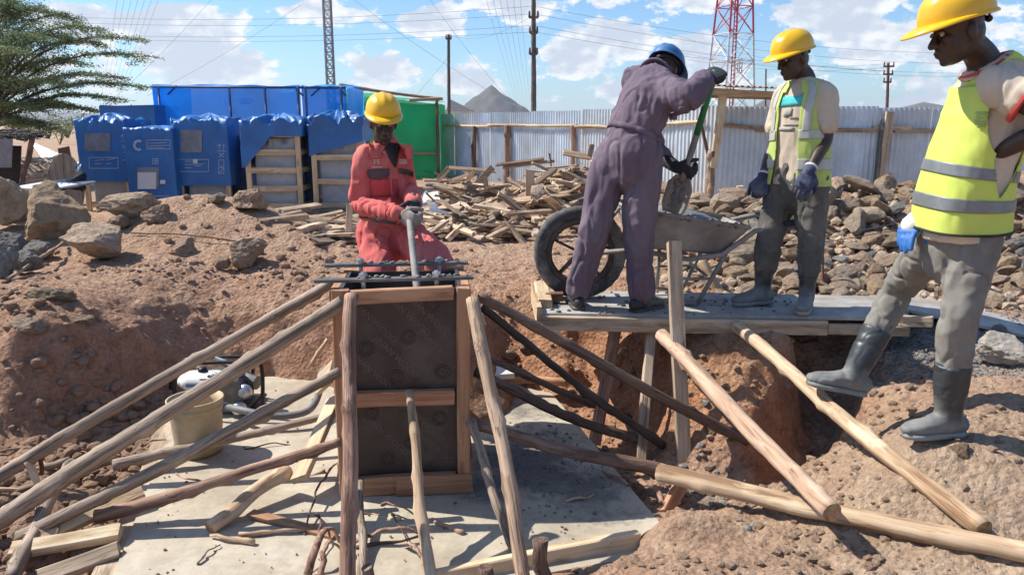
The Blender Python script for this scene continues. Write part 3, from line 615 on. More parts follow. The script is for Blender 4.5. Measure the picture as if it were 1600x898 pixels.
# ================================================================ column formwork
def column():
    th = math.radians(6); ux = Vector((math.cos(th), math.sin(th), 0)); uy = Vector((-math.sin(th), math.cos(th), 0)); uz = Vector((0, 0, 1))
    o0 = P(530, 770, 3.50); o0.z = SLAB_Z
    W = .655; D = .60; Ht = 1.045
    def q_(x, y, z_): return o0+ux*x+uy*y+uz*z_
    root = thing('column_formwork', q_(W/2, D/2, 0), 'timber framed plywood formwork box for a concrete column standing on the slab', 'formwork')
    F = -uy; ps = .095; tk = .045
    def pnl(name, a, b, wd, th_, fc, m): return plank(name, a, b, wd, th_, m, fc, parent=root, warp=0, rag=0)
    # plywood sheets
    pnl('plywood_panel', q_(W/2, .045, .08), q_(W/2, .045, Ht-.01), W-.05, .018, F, M['ply'])
    pnl('plywood_panel', q_(W/2, D-.045, .08), q_(W/2, D-.045, Ht-.02), W-.05, .018, uy, M['ply'])
    pnl('plywood_panel', q_(.045, D/2, .08), q_(.045, D/2, Ht-.01), D-.12, .018, -ux, M['ply'])
    pnl('plywood_panel', q_(W-.045, D/2, .08), q_(W-.045, D/2, Ht-.01), D-.12, .018, ux, M['ply'])
    # posts and rails of the front frame
    t = M['timber']
    for x_ in (ps/2, W-ps*.36): plank('post', q_(x_, .012, .0), q_(x_, .012, Ht), ps*.85 if x_ < .2 else .062, tk, t, F, parent=root)
    for x_ in (ps/2, W-ps/2): plank('post', q_(x_, D-.012, .0), q_(x_, D-.012, Ht-.01), ps, tk, t, uy, parent=root)
    for z_, h_ in ((Ht-.033, .066), (.50, .075), (.05, .095)):
        plank('rail', q_(ps+.003, .008, z_), q_(W-.078, .008, z_+.004), h_, .042, t, F, parent=root)
    for z_ in (Ht-.05, .55, .12):
        for x_, f_ in ((.012, -ux), (W-.012, ux)):
            plank('rail', q_(x_, .06, z_), q_(x_, D-.06, z_), .075, tk, t, f_, parent=root)
    # cement stained foot board
    plank('foot_board', q_(.28, -.02, .055), q_(W+.0, -.02, .055), .10, .022, M['timber'], F, parent=root)
    # concrete inside
    mb = MB(); n = 14
    vs = []
    for j in range(n+1):
        for i in range(n+1):
            x_ = .07+(W-.14)*i/n; y_ = .065+(D-.13)*j/n
            p = q_(x_, y_, Ht-.16+.02*math.sin(9*x_)*math.cos(7*y_)+random.uniform(-.01, .01)); vs.append(p)
    mb.add(vs, [(j*(n+1)+i, j*(n+1)+i+1, (j+1)*(n+1)+i+1, (j+1)*(n+1)+i) for j in range(n) for i in range(n)])
    mb.build('fresh_concrete', M['mortar'], root)
    # steel yokes clamped across the top, each with two bolts
    for y_, x0, x1, z_ in ((.10, -.075, W+.02, Ht+.028), (D-.06, -.09, W+.02, Ht+.022)):
        b = plank('yoke_bar', q_(x0, y_, z_), q_(x1, y_, z_), .05, .016, M['steel_dark'], uz, parent=root, warp=.002)
        for xb in ((.15, .50) if y_ < .3 else (.10, .52)):
            mb = MB(); c = q_(xb, y_, z_+.008)
            mb.tube([c-uz*.055, c+uz*.004], [.011, .011], 8); mb.tube([c, c+uz*.022], [.021, .021], 6); mb.tube([c+uz*.022, c+uz*.03], [.012, .010], 8)
            mb.build('bolt', M['steel'], root, smooth=False)
        mb = MB()
        for k in range(26):
            s_ = random.random(); c = q_(x0+.2+(x1-x0-.22)*s_, y_+random.uniform(-.018, .018), z_+.012)
            mb.ell(c, (random.uniform(.006, .02), random.uniform(.006, .014), random.uniform(.004, .011)), n=6, m=4)
        mb.build('spilled_mortar', M['mortar'], root)['kind'] = 'stuff'
    # printing on the sheet
    def textmesh(s_, size):
        cu = bpy.data.curves.new('t', 'FONT'); cu.body = s_; cu.size = size; cu.align_x = 'CENTER'; cu.align_y = 'CENTER'; cu.extrude = .0003; cu.resolution_u = 2
        ob = bpy.data.objects.new('t', cu); COL.objects.link(ob); dg = bpy.context.evaluated_depsgraph_get(); dg.update()
        me = bpy.data.meshes.new_from_object(ob.evaluated_get(dg)); bpy.data.objects.remove(ob); return me
    R3 = Matrix((ux, uz, -uy)).transposed()
    def put(me, name, x_, z_, rot):
        me = me.copy() if me.users and False else me
        o = link(me, name, M['ply_print'], root, smooth=False); o.rotation_mode = 'QUATERNION'
        o.rotation_quaternion = R3.to_quaternion() @ Quaternion((0, 0, 1), rot)
        o.location = q_(x_, .034, z_)-root.location
    tj = textmesh('JINAN WOOD', .044); ring = bpy.data.meshes.new('emblem')
    mb = MB()
    for r_ in (.036, .024):
        pts = [Vector((r_*math.cos(a), r_*math.sin(a), 0)) for a in np.linspace(0, 2*math.pi, 25)]
        mb.tube(pts, [(.004, .0006)]*25, 4, side=(0, 0, 1))
    mb.tube([Vector((-.01, -.012, 0)), Vector((0, .012, 0)), Vector((.01, -.012, 0))], [.003]*3, 4); me_r = mb.mesh('emblem')
    for (x_, z_) in ((.20, .88), (.36, .91), (.51, .73), (.30, .70), (.46, .90), (.24, .30), (.42, .36), (.48, .22), (.19, .62)):
        sc_ = 1
        put(tj, 'printed_lettering', x_, z_, math.radians(-46))
    for (x_, z_) in ((.16, .75), (.36, .80), (.475, .985-.03), (.52, .62), (.30, .60), (.17, .42), (.36, .26), (.50, .38), (.24, .18)):
        put(me_r, 'printed_emblem', x_, z_, 0)
    return q_
COLQ = column()

# ---------------------------------------------------------------- braces round the column
pole('brace_pole', P(520, 440, 4.0), P(-90, 797, 3.55), .036, .043, M['bark_grey'], 'long grey-brown pole, upper of two running from formwork top down to bottom-left corner', 'pole', 'timber braces of the column')
pole('brace_pole', P(536, 472, 3.46), P(-110, 885, 3.12), .040, .056, M['bark_grey'], 'thickest long brace pole, from top left post of the formwork past the bucket', 'pole', 'timber braces of the column')
pole('brace_pole', P(532, 581, 3.46), P(30, 842, 3.10), .031, .040, M['bark_grey'], 'pole from halfway up the formwork down over the bucket foot to a squared timber', 'pole', 'timber braces of the column')
pole('brace_pole', P(532, 688, 3.46), P(150, 806, 3.22), .028, .040, M['bark_red'], 'lowest left brace with shiny peeled lower end resting over slab edge', 'pole', 'timber braces of the column', cut=M['cutend'])
pole('loose_pole', P(526, 648, 4.05), P(178, 726, 3.75), .026, .034, M['bark_grey'], 'pole lying behind bucket foot on the slab, reaching the soil at left', 'pole')
pole('brace_post', P(548, 462, 3.40), P(545, 985, 2.50), .036, .040, M['bark_red'], 'reddish bark prop leaning on front left post of the formwork', 'pole', 'timber braces of the column', bend=.008)
pole('brace_post', P(641, 612, 3.44), P(675, 925, 2.72), .024, .031, M['peeled'], 'pale peeled prop against middle rail of the formwork', 'pole', 'timber braces of the column', bend=.008)
pole('brace_post', P(737, 468, 3.44), P(826, 948, 2.62), .038, .036, M['bark'], 'knotty brown prop leaning on front right post of the formwork', 'pole', 'timber braces of the column', bend=.02)
pole('brace_post', P(737, 658, 3.52), P(805, 868, 2.98), .025, .027, M['bark_grey'], 'short thin grey prop low beside the right post of the formwork', 'pole', 'timber braces of the column', bend=.006)
pole('loose_stick', P(562, 752, 3.40), P(567, 930, 2.72), .016, .017, M['bark_grey'], 'thin grey stick standing just right of the reddish front prop', 'stick', bend=.004)
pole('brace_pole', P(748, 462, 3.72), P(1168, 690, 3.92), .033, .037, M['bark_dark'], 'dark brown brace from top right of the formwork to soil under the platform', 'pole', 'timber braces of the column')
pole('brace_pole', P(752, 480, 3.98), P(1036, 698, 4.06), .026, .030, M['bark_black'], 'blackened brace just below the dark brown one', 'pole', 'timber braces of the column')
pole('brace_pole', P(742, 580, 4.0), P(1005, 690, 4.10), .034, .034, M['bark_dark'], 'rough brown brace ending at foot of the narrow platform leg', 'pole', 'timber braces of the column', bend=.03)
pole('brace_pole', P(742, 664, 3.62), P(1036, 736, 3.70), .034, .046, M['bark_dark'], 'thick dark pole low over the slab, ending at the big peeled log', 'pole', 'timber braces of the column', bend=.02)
pole('loose_pole', P(772, 598, 4.98), P(888, 597, 4.95), .030, .034, M['timber'], 'short orange-brown pole lying flat on far edge of the slab', 'pole')
pole('loose_pole', P(750, 566, 5.2), P(830, 588, 5.1), .022, .024, M['bark'], 'thin pole poking out of the bank behind the formwork', 'pole')
pole('loose_pole', P(760, 560, 4.25), P(985, 655, 4.45), .024, .026, M['bark_dark'], 'dark pole lying low on the slab behind the rough brace', 'pole')
# stubs at the front
pole('stake', P(757, 940, 2.70), P(757, 884, 2.72), .032, .032, M['bark_dark'], 'round stub stake in front of slab edge board', 'stake', bend=0)
pole('stake', P(853, 945, 2.66), P(843, 842, 2.70), .030, .032, M['bark_dark'], 'split dark stake with jagged top in front of slab edge board', 'stake', bend=0, knots=8)
pole('stake', P(577, 935, 2.64), P(574, 884, 2.66), .022, .022, M['bark_grey'], 'small round stub beside the front prop at bottom edge', 'stake', bend=0)

# ---------------------------------------------------------------- logs on the right
pole('log', P(1034, 522, 4.30), P(1300, 800, 2.72), .052, .050, M['peeled_pink'], 'slanting pinkish log from platform edge down onto the big peeled log', 'log', cut=M['cutend'], bend=.012)
pole('log', P(1150, 508, 4.34), P(1536, 828, 2.60), .044, .046, M['peeled'], 'slanting yellowish log under the right man\'s raised boot', 'log', cut=M['cutend'], bend=.012)
pole('log', P(1032, 739, 3.50), P(1660, 876, 2.40), .056, .046, M['peeled'], 'biggest peeled log lying along the front soil bank', 'log', cut=M['cutend'], bend=.012, knots=2)
pole('loose_pole', P(1093, 404, 5.35), P(1135, 476, 5.22), .040, .045, M['peeled'], 'pale pole leaning against far side of the platform behind the barrow', 'pole', bend=.004)

# ---------------------------------------------------------------- timber lying left of the slab
plank('squared_timber', P(42, 846, 3.05), P(222, 768, 3.42), .075, .05, M['timber_pale'], (.2, -.6, .8), 'pale squared timber at foot of the middle brace', 'timber')
plank('squared_timber', P(18, 860, 3.0), P(188, 830, 3.1), .07, .045, M['timber_pale'], (.1, -.4, .9), 'pale squared timber lying lower, crossing beneath the first', 'timber')
plank('squared_timber', P(60, 905, 2.85), P(186, 858, 3.0), .07, .05, M['timber_grey'], (.2, -.5, .8), 'greyish squared timber running out at bottom-left edge', 'timber')
pole('loose_pole', P(-40, 790, 3.6), P(182, 716, 3.85), .030, .032, M['bark'], 'pole lying on soil under the two long braces', 'pole')
pole('loose_pole', P(-30, 775, 3.75), P(110, 716, 3.95), .022, .024, M['bark_grey'], 'thin pole lying on soil farthest back at left', 'pole')
pole('loose_pole', P(20, 905, 2.85), P(112, 724, 3.55), .040, .034, M['bark_grey'], 'grey pole lying crosswise beneath the thick brace', 'pole')
pole('stick', P(64, 742, 3.70), P(60, 680, 3.72), .008, .008, M['rust'], 'thin rusty rod standing upright in the soil at left', 'rod', bend=0, n=6)
pole('stick', P(66, 768, 3.6), P(42, 720, 3.62), .012, .012, M['timber_pale'], 'short pale stick leaning on the rusty rod', 'stick', bend=0, n=6)
pole('stump_pole', P(328, 826, 3.16), P(448, 738, 3.55), .040, .044, M['peeled'], 'bark-peeling short log lying on slab with its cut end to the front', 'log', cut=M['cutend'], knots=6)
plank('slanting_plank', P(468, 748, 3.46), P(522, 622, 3.98), .10, .03, M['timber_pale'], (-.5, -.6, .6), 'split pale plank leaning against left side of the formwork', 'plank')
plank('broken_plank', P(498, 600, 4.0), P(527, 575, 3.85), .12, .025, M['timber_pale'], (-.5, -.6, .5), 'broken pale board end behind left side of the formwork', 'plank')
plank('reddish_batten', P(392, 800, 3.3), P(522, 838, 3.12), .045, .018, M['timber'], (0, -.2, 1), 'reddish split batten lying on the slab left of the front prop', 'plank')
pole('loose_stick', P(486, 572, 4.6), P(512, 530, 4.7), .011, .008, M['peeled'], 'thin pale stick leaning on bank behind the formwork', 'stick', bend=.01, n=6)

# slab edge form boards
plank('edge_board', P(680, 914, 2.78), P(998, 852, 3.06), .13, .045, M['timber_pale'], (0.3, -.95, .1), 'timber board along front edge of the slab', 'board')
plank('edge_board', P(915, 862, 3.05), P(992, 846, 3.12), .05, .03, M['timber'], (0.1, -.5, 1), 'thin reddish batten on front edge board of the slab', 'board')
A_ = Vector((SLAB[0][0]-.03, SLAB[0][1], -.63)); B_ = Vector((SLAB[3][0]-.03, SLAB[3][1], -.63))
for k, (u, v, l_) in enumerate(((0.08, .36, 'weathered form board along left edge of the slab, nearest the front'), (.37, .60, 'weathered form board along left edge of the slab below the lowest brace'), (.61, .83, 'weathered form board along left edge of the slab beside the bucket'))):
    plank('edge_board', A_.lerp(B_, u), A_.lerp(B_, v), .12, .05, M['timber_grey'], (0, 0, 1), l_, 'board', 'form boards on left slab edge', warp=.012)

# ================================================================ platform
def platform():
    zt = .09
    fl = G(848, 490, zt); fr = G(1418, 497, zt); bl = G(838, 452, zt); br = G(1400, 464, zt)
    root = thing('work_platform', (fl+br)/2-Vector((0, 0, .1)), 'low plank platform coated with cement carrying the barrow and two men', 'platform')
    up = Vector((0, 0, 1)); fw = (fl-bl).normalized()
    # deck: four boards
    nb = 3
    for k in range(nb):
        u0 = (k+.5)/nb
        a = bl.lerp(fl, u0)+Vector((0, 0, -.012+.002*k)); b = br.lerp(fr, u0)+Vector((0, 0, -.012+.003*((k*7) % 3)))
        plank('deck_board', a, b, (fl-bl).length/nb-.006, .022, M['cement_wood'], up, parent=root, warp=.004)
    d = (fr-fl).normalized(); nrm = Vector((d.y, -d.x, 0))
    plank('front_beam', fl+nrm*.022+Vector((0, 0, -.055)), fl.lerp(fr, .78)+nrm*.022+Vector((0, 0, -.055)), .085, .04, M['timber_grey'], nrm, parent=root)
    plank('front_beam', fl.lerp(fr, .783)+nrm*.02+Vector((0, 0, -.07)), fr+nrm*.02+Vector((0, 0, -.07)), .06, .04, M['timber_grey'], nrm, parent=root)
    plank('back_beam', bl-nrm*.02+Vector((0, 0, -.07)), br-nrm*.02+Vector((0, 0, -.07)), .085, .04, M['timber_grey'], nrm, parent=root)
    for u in (.02, .3, .62, .97):
        a = bl.lerp(br, u)+Vector((0, 0, -.065)); b = fl.lerp(fr, u)+Vector((0, 0, -.065))
        plank('cross_beam', a, b, .08, .06, M['timber_grey'], up, parent=root)
    plank('end_board', bl-d*.02+Vector((0, 0, -.02)), fl-d*.02+Vector((0, 0, -.02)), .13, .03, M['timber_pale'], -d, parent=root)
    # legs
    plank('leg', P(962, 506, 4.62), P(930, 694, 4.30), .07, .035, M['bark_red'], (0.3, -1, 0), label='reddish split leg', parent=root)
    plank('leg', P(1018, 507, 4.50), P(1002, 718, 4.02), .055, .04, M['timber_grey'], (0, -1, 0), label='narrow grey leg', parent=root)
    plank('leg', P(1054, 378, 4.30), P(1069, 742, 3.92), .078, .04, M['timber_grey'], (.05, -1, 0), label='tall weathered board nailed to the front edge', parent=root)
    return zt, fl, fr, bl, br
PZ, PFL, PFR, PBL, PBR = platform()
plank('wood_block', P(852, 474, 4.62), P(846, 446, 5.0), .09, .055, M['timber_pale'], (0, 0, 1), 'pale wooden block on left end of the platform in front of the tyre', 'block', rag=.008)
mb = MB(); mb.box(P(866, 466, 4.75)+Vector((0, 0, .012)), (.11, .07, .05)); o = mb.build('brick', M['rust'], None, smooth=False); props(o, 'reddish brick chock on left end of the platform by the tyre', 'brick')
plank('wedge_stake', P(1040, 806, 3.36), P(1066, 752, 3.56), .07, .035, M['timber'], (.4, -.8, .3), 'short orange-brown stake under the left end of the big peeled log', 'stake')
plank('ramp_board', P(1395, 470, 4.75), P(1640, 520, 4.30), .30, .02, M['cement_wood'], (0, -.1, 1), 'pale cement-dusted board running from platform to right edge', 'board')
plank('support_timber', P(1405, 500, 4.3), P(1458, 503, 4.2), .06, .05, M['timber_grey'], (0, -1, 0), 'short timber block under right end of the platform', 'timber')
# ================================================================ fence
def sheet_mesh(Wd, Ht):
    n = int(Wd/.076*7); mb = MB()
    for j, z_ in enumerate((0, Ht)):
        for i in range(n+1):
            x = Wd*i/n; mb.v.append((x, .011*math.cos(2*math.pi*x/.076), z_))
    for i in range(n): mb.f.append((i, i+1, n+2+i, n+1+i))
    return mb.mesh('sheet')
FH = 1.42
f0 = P(686, 262, 18.6); f0.z = .06; f1 = P(1112, 300, 11.35); f1.z = .0; f2 = P(1112, 300, 11.35); f2.z = 0; f3 = P(1760, 300, 11.7); f3.z = -.04
fence = thing('sheet_fence', (f0+f1)/2, 'tall corrugated metal sheet fence running round behind the stone heap', 'fence')
sm = None
def fence_run(a, b, Ht0, Ht1):
    global sm
    L = (b-a).length; n = int(round(L/.80)); d = (b-a)/n; ang = math.atan2(d.y, d.x); Wd = d.length+.02
    base = sheet_mesh(Wd, 1.0); base.materials.append(M['galv'])
    for k in range(n):
        o = bpy.data.objects.new('sheet', base); COL.objects.link(o); o.parent = fence
        p = a+d*k; t = (k+.5)/n
        o.location = p-fence.location+Vector((0, .004*(k % 2), -.06)); o.rotation_euler = (0, random.uniform(-.009, .009), ang)
        o.scale = (1, 1, Ht0+(Ht1-Ht0)*t+random.uniform(-.010, .010)+.06)
fence_run(f0, f1, 1.38, 1.46); fence_run(f2, f3, 1.46, 1.46)
dA = (f1-f0).normalized(); nA = Vector((dA.y, -dA.x, 0)); dB = (f3-f2).normalized(); nB = Vector((dB.y, -dB.x, 0))
def along(a, b, px):                 # where a sight line crosses the vertical plane of a fence run
    r = ray(px, 200); A = np.array([[r.x, -(b-a).x], [r.y, -(b-a).y]]); t = np.linalg.solve(A, np.array([a.x, a.y])); return a.lerp(b, float(t[1]))
for px, r_, mt, h_ in ((745, .055, 'bark_dark', 1.22), (797, .065, 'bark_red', 1.24), (899, .05, 'bark_red', 1.24)):
    c = along(f0, f1, px)+nA*.09; c.z = hgt(c.x, c.y)-.05
    pole('post', c, c+Vector((.03, 0, h_)), r_, r_*.9, M[mt], None, parent=fence, bend=.02)
for pa, pb, h0, h1 in ((690, 770, 1.13, 1.13), (766, 905, 1.14, 1.16), (895, 965, 1.15, 1.13), (955, 1000, 1.13, 1.13), (998, 1105, 1.18, 1.24)):
    a = along(f0, f1, pa)+nA*.05; b = along(f0, f1, pb)+nA*.05; a.z += h0; b.z += h1
    pole('rail', a, b, .028, .026, M['peeled'], None, parent=fence, bend=.01, n=8)
for px, w_, h_ in ((1383, .12, 1.40),):
    c = along(f2, f3, px)+nB*.06; plank('post', c+Vector((-.08, 0, 0)), c+Vector((.02, 0, h_)), w_, .06, M['timber_grey'], nB, parent=fence)
for pa, pb, h0, h1 in ((1125, 1215, 1.20, 1.14), (1180, 1370, 1.13, 1.13), (1362, 1420, 1.17, 1.17), (1395, 1480, 1.13, 1.13), (1475, 1700, 1.12, 1.12)):
    a = along(f2, f3, pa)+nB*.05; b = along(f2, f3, pb)+nB*.05; a.z += h0; b.z += h1
    plank('rail', a, b, .06, .045, M['timber_grey'], nB, parent=fence)

# reinforcing bars leaning on the fence
for k, px in enumerate((1362, 1367, 1372)):
    c = along(f2, f3, px)+nB*.16; c.z = hgt(c.x, c.y)
    pole('steel_bar', c, c+Vector((.08-.02*k, -nB.y*.10, 1.34-.05*k)), .008, .008, M['steel_dark'], 'dark steel bar leaning on the fence beside the grey post', 'bar', 'bars leaning on the fence', n=6, bend=0, knots=0)

# shelter with a forked post and corrugated roof
sh = thing('lean_to_roof', P(1150, 312, 10.5), 'lean-to with corrugated roof on a forked timber post beside the fence', 'shelter')
pole('post', P(1107, 318, 10.5), P(1113, 235, 10.5), .065, .055, M['bark'], None, parent=sh, bend=.03)
plank('post', P(1114, 262, 10.5), P(1131, 140, 10.45), .10, .07, M['timber_pale'], (0, -1, 0), parent=sh)
plank('post', P(1108, 250, 10.52), P(1095, 190, 10.6), .04, .04, M['bark_dark'], (0, -1, 0), parent=sh)
pole('post', P(1214, 300, 11.0), P(1214, 150, 11.0), .05, .05, M['bark'], None, parent=sh)
plank('beam', P(1070, 140, 10.4), P(1222, 150, 10.4), .09, .05, M['timber_pale'], (0, -1, 0), parent=sh)
plank('beam', P(1072, 128, 10.38), P(1118, 130, 10.38), .06, .05, M['timber'], (0, -1, 0), parent=sh)
plank('beam', P(1060, 146, 11.2), P(1222, 152, 11.2), .09, .05, M['timber_grey'], (0, -1, 0), parent=sh)
rm = sheet_mesh(.8, 1.25); rm.materials.append(plain('rusty_roof_sheet', (0.23, 0.16, 0.12), .8, .2, dirt=(.36, .33, .3), dirt_amt=.6))
for k in range(2):
    o = bpy.data.objects.new('roof_sheet', rm); COL.objects.link(o); o.parent = sh
    p = P(1063, 131, 10.15); o.location = p-sh.location+Vector((.76*k, .0, .0-.03*k)); o.rotation_euler = (math.radians(-87), math.radians(2.2), 0)

# ================================================================ blue and green enclosures
def wrinkled_quad(name, a, b, c, d, mat, parent, nu=40, nv=30, amp=.03, fr=3.0, sag=0.0, seed=0):
    """a b c d corners; a->b along the bottom, d->c along the top"""
    a, b, c, d = [np.array(q_) for q_ in (a, b, c, d)]; vs = []
    nrm = np.cross(b-a, d-a); nrm = nrm/np.linalg.norm(nrm)
    for j in range(nv+1):
        for i in range(nu+1):
            u, v = i/nu, j/nv; vs.append((a*(1-u)+b*u)*(1-v)+(d*(1-u)+c*u)*v)
    vs = np.array(vs); uu = np.tile(np.linspace(0, 1, nu+1), nv+1); vv = np.repeat(np.linspace(0, 1, nv+1), nu+1)
    L = np.linalg.norm(b-a); H_ = np.linalg.norm(d-a)
    w_ = fbm(np.stack([uu*L*fr, vv*H_*fr*.45, uu*0+seed], 1), 4, 40+seed)
    vs = vs+nrm*(w_*amp)[:, None]; vs[:, 2] -= sag*np.sin(uu*math.pi*3)**2*vv
    mb = MB(); mb.add(vs, [(j*(nu+1)+i, j*(nu+1)+i+1, (j+1)*(nu+1)+i+1, (j+1)*(nu+1)+i) for j in range(nv) for i in range(nu)])
    return mb.build(name, mat, parent)
# tall blue sheeted frame
Yb = 13.6
bA = P(253, 300, Yb); bB = P(548, 300, Yb); bA.z = bB.z = 0; zt = P(400, 133, Yb).z
tb = thing('blue_sheeted_enclosure', (bA+bB)/2, 'large tank-like enclosure of bright blue plastic sheeting over a tube frame', 'enclosure')
up = lambda v, z_: Vector((v.x, v.y, z_))
bm_ = P(478, 300, Yb); bm_.z = 0
wrinkled_quad('front_sheeting', bA, bm_, up(bm_, zt), up(bA, zt+.01), M['bluetarp'], tb, 60, 40, .035, 2.2, .03)
wrinkled_quad('front_sheeting', bm_+Vector((.01, .05, 0)), bB, up(bB, zt-.02), up(bm_+Vector((.01, .05, 0)), zt), M['bluetarp'], tb, 40, 40, .035, 2.2, .02, 3)
bk = Vector((0, 1.6, 0))
wrinkled_quad('side_sheeting', bB, bB+bk, up(bB+bk, zt-.02), up(bB, zt-.02), M['bluetarp_lt'], tb, 30, 30, .05, 2, 0, 5)
wrinkled_quad('side_sheeting', bA+bk, bA, up(bA, zt), up(bA+bk, zt), M['bluetarp_lt'], tb, 30, 30, .05, 2, 0, 6)
wrinkled_quad('top_sheeting', up(bA, zt-.005), up(bB, zt-.015), up(bB+bk, zt+.03), up(bA+bk, zt+.05), M['bluetarp_lt'], tb, 60, 20, .07, 2, 0, 7)
frm = plain('blue_grey_tube', (0.025, 0.06, 0.16), .5)
for px in (262, 370, 424, 474, 486, 540):
    a = P(px, 300, Yb-.05); a.z = 0; mb = MB(); mb.tube([a, up(a, zt-.03)], [.02, .02], 8); mb.build('frame_tube', frm, tb)
mb = MB(); mb.tube([up(bA, zt-.03)+Vector((0, -.05, 0)), up(bB, zt-.05)+Vector((0, -.05, 0))], [.02, .02], 8); mb.build('frame_tube', frm, tb)
for pa, pb, qa, qb in ((262, 148, 276, 134), (458, 136, 474, 150), (486, 150, 500, 138), (528, 138, 541, 150)):
    mb = MB(); mb.tube([P(pa, pb, Yb-.05), P(qa, qb, Yb-.05)], [.016, .016], 8); mb.build('frame_brace', frm, tb)
# print on the sheeting: crescent mark and lines of lettering
def decal(name, c, u, v, n_, shapes, mat, parent):
    mb = MB()
    for (x, y, w_, h_) in shapes:
        mb.box(Vector(c)+u*x+v*y+n_*.004, (w_, h_, .004), Matrix((u, v, n_)).transposed())
    return mb.build(name, mat, parent, smooth=False)
def crescent(name, c, u, v, n_, R_, mat, parent):
    mb = MB(); pts = [c+n_*.006+u*(R_*math.cos(a))+v*(R_*math.sin(a)) for a in np.linspace(math.radians(60), math.radians(300), 17)]
    mb.tube(pts, [(max(.004, R_*.26*math.sin(math.pi*i/16)), .002) for i in range(17)], 6, side=None); return mb.build(name, mat, parent)
ux, uzv, un = Vector((1, 0, 0)), Vector((0, 0, 1)), Vector((0, -1, 0))
crescent('printed_mark', P(357, 158, Yb-.06), ux, uzv, un, .06, M['bluetarp_lt'], tb)
decal('printed_lines', P(385, 158, Yb-.06), ux, uzv, un, [(0, .04, .2, .012), (0, 0, .26, .012), (-.02, -.04, .18, .012)], M['bluetarp_lt'], tb)
# lower blue box behind the left crates
lA = P(168, 290, 13.2); lB = P(252, 290, 13.2); lA.z = lB.z = 0; zl = P(200, 164, 13.2).z
lb = thing('covered_box', (lA+lB)/2, 'dark blue covered box behind the two leftmost crates', 'box')
wrinkled_quad('cover', lA, lB, up(lB, zl), up(lA, zl-.02), M['bluefilm'], lb, 20, 20, .03, 3)
wrinkled_quad('cover_side', lB, lB+Vector((.0, 1, 0)), up(lB+Vector((0, 1, 0)), zl), up(lB, zl), M['bluefilm'], lb, 10, 10, .03, 3)
wrinkled_quad('cover_side', lA+Vector((0, 1, 0)), lA, up(lA, zl), up(lA+Vector((0, 1, 0)), zl), M['bluefilm'], lb, 10, 10, .03, 3)
wrinkled_quad('cover_top', up(lA, zl-.02), up(lB, zl-.004), up(lB+Vector((0, 1, 0)), zl), up(lA+Vector((0, 1, 0)), zl), M['bluefilm'], lb, 10, 10, .03, 3)

# green shade net shelter
Yg = 17.5
gA = P(520, 268, Yg); gB = P(688, 268, Yg); g0 = hgt(gA.x, gA.y); gA.z = gB.z = g0
zg0 = P(520, 134, Yg).z; zg1 = P(688, 158, Yg).z
gn = thing('net_shelter', (gA+gB)/2, 'green shade-net shelter on a pole frame beside the blue enclosure', 'shelter')
wrinkled_quad('net_wall', gA, gB, up(gB, zg1-.05), up(gA, zg0-.35), M['greennet'], gn, 40, 30, .05, 2.2, .03, 11)
wrinkled_quad('net_wall', gA+bk, gB+bk, up(gB+bk, zg1-.05), up(gA+bk, zg0-.1), M['greennet'], gn, 30, 20, .05, 2, 0, 12)
wrinkled_quad('net_wall', gB, gB+bk, up(gB+bk, zg1-.05), up(gB, zg1-.05), M['greennet'], gn, 20, 20, .05, 2, 0, 13)
wrinkled_quad('net_roof', up(gA, zg0-.2), up(gB, zg1), up(gB+bk, zg1+.03), up(gA+bk, zg0), M['greennet'], gn, 30, 20, .05, 2, .02, 14)
for a, b in ((P(530, 133, Yg-.05), P(690, 155, Yg-.05)), (P(640, 157, Yg-.25), P(692, 155, Yg-.25)), (up(gA, g0+.55)+Vector((0, -.05, 0)), up(gB, g0+.55)+Vector((0, -.05, 0)))):
    pole('frame_pole', a, b, .035, .03, M['bark'], None, parent=gn, n=8)
for px in (565, 684):
    a = P(px, 268, Yg-.07); a.z = hgt(a.x, a.y)-.03; pole('frame_pole', a, up(a, zg1+.02), .035, .03, M['bark_dark'], None, parent=gn, n=8)

